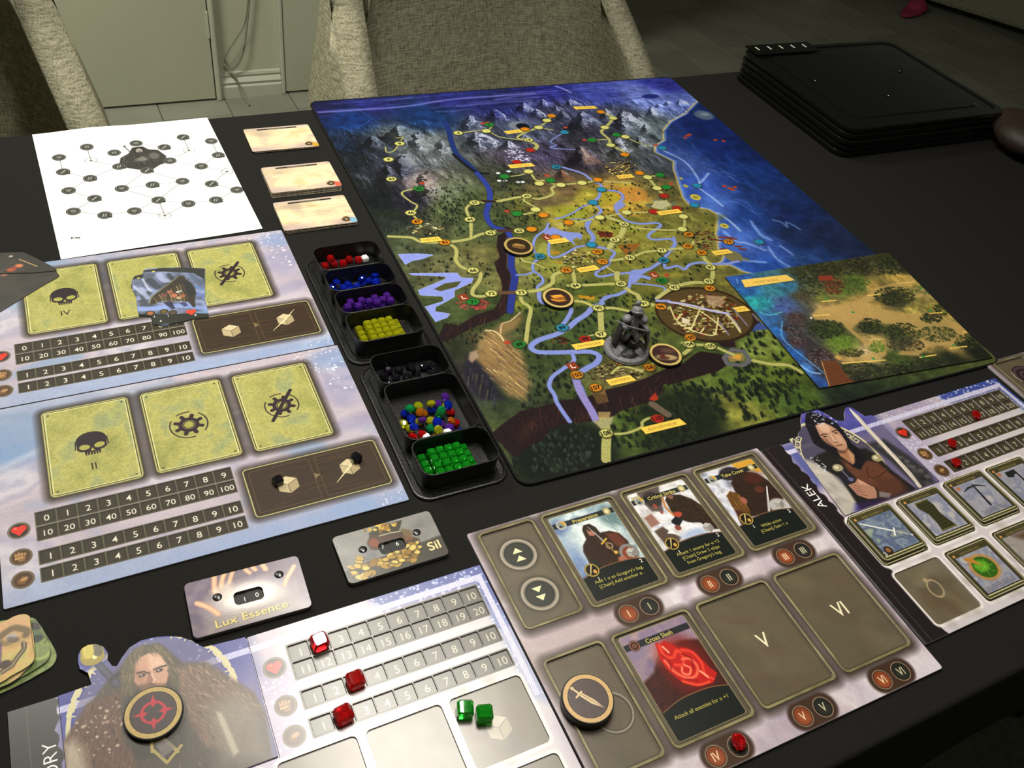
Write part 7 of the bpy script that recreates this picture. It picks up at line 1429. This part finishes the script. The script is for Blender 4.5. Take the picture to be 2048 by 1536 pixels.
# ============================================================ dial counters
m_dial = node_mat('dial_wheel', '#2b2c28', 0.6, noise=200, col2='#1f201d', spec=.3); m_rivet = node_mat('rivet_black', '#1d1d1c', 0.25, spec=.6); m_ctr_side = node_mat('counter_edge', '#7f7b76', 0.5, noise=300, col2='#5c5955')
def counter(name, fr, w_, h_, label, paint, digits, rivs, win, wob):
    cv = Canvas(w_, h_, 7, '#7a7078'); paint(cv); cv.grain(.03, .7, 4); m_ = cv.material(name+'_print', rough=.24, spec=.55); t = fr.place(name, label, 'counter', 'dial counters', .2)
    plate('back', [rr(.3, .3, w_-.3, h_-.3, 4, 4)], 0, 1.0, m_ctr_side, t, None, bev=.2)
    wc = Canvas(60, 44, 8, '#2a2b27', 15, 5)
    for tx, x, y in digits: wc.text(tx, x, y, 4.0, '#e6e6e0', bold=.01)
    wm = wc.material('dial_print', rough=.5, spec=.3)
    for k, (x, y) in enumerate(wob): plate('dial', [circ(x, y, 17.5, 40)], 1.05+.5*k, 1.5+.5*k, [wm, m_dial], t, wc, bev=.06)
    plate('front', [rr(0, 0, w_, h_, 4, 4), rr(*win, 3.4, 4)], 2.2, 4.4, [m_, m_ctr_side], t, cv, bev=.3, bres=2)
    for x, y in rivs: link('rivet', lathe([(0, .0052), (.0016, .0051), (.0032, .0048), (.0036, .0044), (.0036, .0030), (0, .0030)], 20), m_rivet, t, (x/1000, -y/1000, 0), smooth=True)
zL = (360, 1080, .13672); FL = Frame(8.0, 424.5, -2.5, 5); L_ = lambda pts: FL.px(zL, pts)
def p_lux(cv):
    cv.clouds(['#6c6076', '#84767f', '#7a6c80', '#938690'], 30, 3); cv.ell(45, 27, 27, 14, '#efe8e0', al=.9, f=13); cv.ell(45, 24, 15, 8, '#fbf8f2', al=.8, f=8); cv.poly([(8, 36), (30, 38), (60, 38), (80, 34), (86, 50), (10, 50)], '#a39a92', al=.6, f=8)
    for p, w0 in (([(485,460),(500,560),(500,680),(520,760)], 4.2), ([(670,400),(640,500),(610,600),(600,680)], 4.0), ([(770,450),(740,540),(720,620)], 3.4), ([(240,920),(360,960),(460,1010),(560,1080)], 4.4), ([(1140,230),(1180,320),(1250,420)], 4.4), ([(985,270),(1030,360),(1100,430)], 3.8), ([(920,370),(960,430),(1020,480)], 3.2), ([(1670,370),(1620,460),(1560,560),(1530,650)], 3.6)):
        q = smooth(L_(p)); cv.line(q, [w0*.75]+[w0]*(len(q)-1), '#d8a888', f=1.2); cv.line(q, w0*.4, '#f0ccb0', al=.8, f=1.4)
    cv.poly(L_([(450,740),(700,600),(760,640),(760,820),(560,900)]), '#f0dccb', al=.6, f=5)
    rg = random.Random(5)
    for _ in range(60): cv.line([(rg.uniform(14, 74), rg.uniform(34, 48)), (rg.uniform(14, 74), rg.uniform(34, 48))], .5, rg.choice(['#8a7f78', '#c9c0b4', '#6c625c']), al=.12, f=1)
    cv.text('Lux Essence', 44, 42.4, 6.4, '#5a4c30', 1.5, bold=.03, sx=1.22, al=.8); cv.text('Lux Essence', 43.7, 42.1, 6.4, '#dcc878', 1.5, bold=.008, sx=1.22)
counter('counter', FL, 88, 50, 'purple dial counter reading Lux Essence with hands around 1 and 0', p_lux, [('1', 41.2, 25.8), ('0', 50.6, 25.0)], [tuple(L_([(545, 832)])[0]), tuple(L_([(1447, 500)])[0])], (*L_([(760, 650)])[0], *L_([(1218, 690)])[0]) if False else (33.4, 19.6, 55.4, 31.4), ((28, 27), (60, 24)))
zS = (650, 1000, .12695); FSi = Frame(126.2, 427.8, -.4, 5); S2 = lambda pts: FSi.px(zS, pts)
def p_sil(cv):
    cv.clouds(['#7c7a74', '#8a8884', '#94928e', '#77767a'], 30, 5); cv.poly([(0, 36), (20, 33), (66, 30), (87, 28), (87, 50), (0, 50)], '#4f4a42', al=.95, f=2)
    cv.poly(S2([(660,680),(700,560),(760,500),(1100,440),(1200,480),(1300,560),(1480,600),(1500,680),(1300,720),(1200,780),(860,780),(720,780)]), '#5c4a3e', f=1.5); cv.poly(S2([(680,660),(760,590),(840,640),(860,730),(740,740)]), '#8c5438', f=2); cv.poly(S2([(680,540),(800,420),(1050,360),(1210,310),(1180,440),(1100,520),(760,570)]), '#4a4236', f=1.2); cv.poly(S2([(1200,440),(1350,470),(1380,560),(1240,560)]), '#7a6a50', f=1.5); cv.line(S2([(860,560),(1040,510),(1180,490)]), 1.2, '#b4ae9c', f=.7); cv.poly(S2([(1240,560),(1360,560),(1380,620),(1260,640)]), '#8a5f44', al=.8, f=2)
    rg = random.Random(4)
    for _ in range(34): p = S2([(rg.gauss(900, 110), rg.gauss(410, 42))])[0]; cv.ell(p[0], p[1], rg.uniform(1.2, 2.6), rg.uniform(.8, 1.8), rg.choice(['#c9a64c', '#a07c34', '#e0c46c', '#8a6a2c']), rg.uniform(0, 180), al=.9, f=.6)
    for _ in range(74):
        t_ = rg.random(); x = 380+t_*1120; y = 1090-t_*330+rg.gauss(0, 70) + (60 if .2 < t_ < .6 else 0); p = S2([(x, y)])[0]; cv.ell(p[0]+.3, p[1]+.5, 3.6, 2.3, '#3f3320', 12, al=.6, f=1); cv.ell(p[0], p[1], rg.uniform(2.4, 4), rg.uniform(1.4, 2.4), rg.choice(['#c2a248', '#b8943c', '#d4b75c', '#9c7c34', '#e2ca78']), rg.uniform(-30, 40), al=.92, f=.6)
    cv.text('Sil', *S2([(1715, 705)])[0], 8.2, '#e4d3a0', 2, bold=.02, sx=1.1)
counter('counter', FSi, 86.5, 48.5, 'grey dial counter reading Sil with gold coins and a pouch', p_sil, [('7', 37.5, 21.0), ('6', 49.6, 22.4), ('0', 39.0, 32.2)], [tuple(S2([(597, 775)])[0]), tuple(S2([(1443, 505)])[0])], (33.2, 19.0, 55.6, 30.6), ((28, 27), (60, 24)))

# ============================================================ pile of rounded tiles at the lower left
zK = (0, 1220, .11715); FK = Frame(-140, 440, 0, 5); K_ = lambda pts: FK.px(zK, pts)
def k_tile(z, pts, label, seed, draw=None, base=('#a99a68', '#c4a878', '#b89c6c', '#8f9458')):
    P = smooth(K_(pts)+[K_(pts)[0]], 4)[:-1]; us = [p[0] for p in P]; vs = [p[1] for p in P]; cc = Canvas(max(us)-min(us)+2, max(vs)-min(vs)+2, 4, base[0], min(us)-1, min(vs)-1); cc.clouds(base, 18, seed)
    if draw: draw(cc)
    cc.grain(.04, .8, seed); mm = cc.material('scene_tile_print', rough=.42, spec=.4); t = FK.place('scene_tile', label, 'tile', 'pile of rounded tiles at the lower left', z); plate('face', [P], 0, 1.6, [mm, m_ctr_side], t, cc, bev=.25)
GRN = ('#5a6a3c', '#7c8a54', '#8f9a5c', '#4a5234')
k_tile(.2, [(-500,300),(300,150),(560,130),(660,210),(760,360),(880,560),(945,700),(930,820),(840,940),(600,1080),(380,1200),(-100,1420),(-500,1500)], 'bottom tile of the pile at the lower left edge', 3, None, GRN)
def dk1(c):
    c.poly(K_([(530,200),(640,200),(690,300),(600,340),(540,310)]), '#3f3630', f=1.5); c.poly(K_([(540,320),(700,320),(740,450),(640,540),(560,520)]), '#5c6c4c', f=2); c.ell(*K_([(620, 470)])[0], 4, 3, '#2f3a2a', f=1.5); c.poly(K_([(610,560),(850,600),(840,760),(700,800),(610,740)]), '#7f8858', al=.8, f=4); c.curve(K_([(600,820),(720,800),(830,720)]), 2, '#a4b068', f=2)
k_tile(1.9, [(-500,260),(260,120),(540,108),(640,180),(740,340),(850,620),(835,760),(790,850),(640,960),(420,1090),(0,1300),(-500,1440)], 'green landscape tile second in the pile at the lower left edge', 5, dk1, GRN)
k_tile(3.6, [(-500,300),(100,200),(420,120),(540,300),(600,700),(560,900),(410,1060),(280,1180),(30,1310),(-500,1440)], 'tan tile third in the pile at the lower left edge', 6)
def dk2(c):
    c.poly(K_([(-100,120),(500,80),(540,300),(560,520),(300,560),(-100,700)]), '#c79f78', al=.8, f=8); c.curve(K_([(-20,510),(120,400),(250,330),(380,345),(470,380),(450,450)]), 5, '#6c5a3c', al=.9, f=2); c.curve(K_([(0,560),(100,600),(200,560),(290,510)]), 4, '#7c6c48', al=.8, f=2); c.ell(*K_([(215, 485)])[0], 3.6, 2.8, '#a8a0a0', 30, f=1.2); c.ell(*K_([(230, 530)])[0], 4.4, 2.2, '#5f5040', 30, al=.7, f=1.2)
    c.line(K_([(405,580),(420,680),(330,800),(220,950),(30,1090)]), 3.4, '#8c8068', f=1); c.line(K_([(390,580),(400,680),(300,800),(200,940),(0,1080)]), .9, '#54402c'); c.line(K_([(460,580),(450,690),(350,820),(240,990),(50,1110)]), .9, '#54402c'); c.ell(*K_([(100, 950)])[0], 4, 3.2, '#4f3c34', f=1.5); c.poly(K_([(0,560),(40,600),(30,960),(-60,1000),(-100,560)]), '#55406c', al=.9, f=2)
k_tile(5.3, [(-500,300),(0,250),(250,130),(420,90),(510,125),(530,200),(550,460),(575,640),(600,760),(590,870),(530,950),(400,1040),(200,1150),(0,1270),(-500,1440)], 'top tile of the pile at the lower left edge, tan with a curved path', 7, dk2, ('#b0985c', '#c8a470', '#c2b070', '#a8a460'))

# ============================================================ miniature on the map
m_mini = node_mat('mini_grey', '#77777a', 0.42, spec=.4, noise=300, col2='#66666a', bump=.3, bscale=700)
m_mini_shade = node_mat('mini_shade', '#1f1f21', 0.35, spec=.5, noise=400, col2='#2c2c2f', bump=.4, bscale=700)  # same grey plastic, with the shade of the unlit side put into the colour
mx, my = .4925, .5545
mn = thing('miniature', 'grey plastic miniature warrior on a rocky round base, standing on the map', 'miniature', (mx, my, TZ+.0032), math.radians(-20))
link('base', lathe([(0, 0), (.0245, 0), (.0252, .0012), (.0240, .0042), (.0232, .0046), (0, .0046)], 44), m_mini, mn, smooth=False)
def rock(name, c, r, mat, seed):
    bm = bmesh.new(); bmesh.ops.create_icosphere(bm, subdivisions=3, radius=1); rg = random.Random(seed); dirs = [(Vector((rg.uniform(-1, 1), rg.uniform(-1, 1), rg.uniform(-.3, 1))).normalized(), rg.uniform(.72, .95)) for _ in range(12)]
    for v in bm.verts:
        k = 1.0
        for d, m_ in dirs:
            dt = v.co.dot(d)
            if dt > m_*.9: k = min(k, m_*.9/dt)
        v.co = Vector((c[0]+v.co.x*k*r[0], c[1]+v.co.y*k*r[1], max(.003, c[2]+v.co.z*k*r[2])))
    return link(name, from_bm(bm), mat, mn)
rock('rock', (-.0105, -.002, .005), (.0125, .015, .010), m_mini, 1); rock('rock', (.006, .002, .006), (.013, .014, .014), m_mini_shade, 2); rock('rock', (.001, -.012, .004), (.012, .008, .007), m_mini_shade, 3); rock('rock', (.012, -.010, .004), (.007, .007, .008), m_mini, 5); rock('rock', (-.004, .014, .004), (.012, .007, .007), m_mini, 6)
def skin(name, verts, edges, radii, mat, parent, root=0, sub=2):
    me = bpy.data.meshes.new(name); me.from_pydata(verts, edges, []); o = link(name, me, mat, parent)
    md = o.modifiers.new('skin', 'SKIN'); md.use_smooth_shade = True
    for i, r in enumerate(radii):
        sv = me.skin_vertices[0].data[i]; sv.radius = (r, r) if not isinstance(r, tuple) else r; sv.use_root = i == root
    o.modifiers.new('sub', 'SUBSURF').levels = sub; o.modifiers['sub'].render_levels = sub
    return o
s = .001
MS = 1.0
V = [(1,1,27),(1,1.5,33),(1,2,39),(1,2,44),(1,2,47),(1,1.2,52),           # pelvis..head 0-5
     (5,1.4,42.5),(10,-1,39),(13,-6,36),(15,-9,35),                       # right arm 6-9
     (-4,1.8,42.5),(-9,1,38),(-11,-5,36),(-8,-9,36),                      # left arm 10-13
     (4,0,26),(7,-4,19),(8,-2,11),(9,-5,10),                              # right leg 14-17
     (-2,1,26),(-5,-2,19),(-6,2,11),(-7,-1,10)]                           # left leg 18-21
Ed = [(0,1),(1,2),(2,3),(3,4),(4,5),(2,6),(6,7),(7,8),(8,9),(2,10),(10,11),(11,12),(12,13),(0,14),(14,15),(15,16),(16,17),(0,18),(18,19),(19,20),(20,21)]
Rr = [5.6,6.0,6.8,3.4,2.4,4.0, 4.0,3.2,2.5,2.0, 4.0,3.2,2.5,2.0, 4.2,3.4,2.5,1.8, 4.2,3.4,2.5,1.8]
skin('figure', [tuple(c*s for c in v) for v in V], Ed, [r*s for r in Rr], m_mini, mn)
# hood / topknot, pauldrons, cloak, weapons
def blob(name, c, r, mat, rot=(0, 0, 0)):
    bm = bmesh.new(); bmesh.ops.create_uvsphere(bm, u_segments=18, v_segments=12, radius=1)
    for v in bm.verts: v.co = Vector((v.co.x*r[0], v.co.y*r[1], v.co.z*r[2]))
    return link(name, from_bm(bm), mat, mn, c, rot, smooth=True)
blob('hood', (.001, .0030, .0525), (.0062, .0062, .0058), m_mini); blob('topknot', (.001, .0060, .0600), (.0030, .0030, .0034), m_mini)
link('helmet_brim', lathe([(.0046, 0), (.0068, -.0006), (.0072, .0002), (.0046, .0012)], 24), m_mini, mn, (.001, .0022, .0528), (-.25, 0, 0), smooth=True)
for sx in (-1, 1): blob('pauldron', (.001+sx*.0092, .0012, .0430), (.0052, .0056, .0040), m_mini, (0, sx*.5, 0))
bm = bmesh.new(); g_ = []
for j in range(13):
    t_ = j/12; row = []
    for i in range(17):
        u = i/16-.5; a_ = u*4.3; rx = (.0105+.0100*t_)*(1+.07*math.sin(i*1.9+j*.5)); row.append(bm.verts.new((.001+rx*math.sin(a_), .0030+rx*.9*math.cos(a_)-.002*t_, .0450-.0330*t_+.0008*math.sin(i*2.3))))
    g_.append(row)
for j in range(12):
    for i in range(16): bm.faces.new((g_[j][i], g_[j][i+1], g_[j+1][i+1], g_[j+1][i]))
o = link('cloak', from_bm(bm), m_mini_shade, mn, smooth=True); o.modifiers.new('thick', 'SOLIDIFY').thickness = .0008
link('spear', tube([(-.022, -.004, .0445), (-.008, -.009, .0405), (.0155, -.0105, .0355)], [.0004, .0010, .0013], 8), m_mini, mn, smooth=True)
link('sword', tube([(.013, -.009, .036), (.0165, -.011, .028), (.0175, -.013, .0165)], [.0011, .0016, .0003], 6), m_mini, mn)
blob('shield', (-.0075, -.0095, .0345), (.0052, .0014, .0060), m_mini_shade, (.3, 0, .4)); link('emblem', lathe([(0, .0008), (.0011, .0004), (.0014, 0)], 10), node_mat('green_paint', '#2fa04c', .3), mn, (-.0078, -.0112, .0350), (1.3, 0, .4))
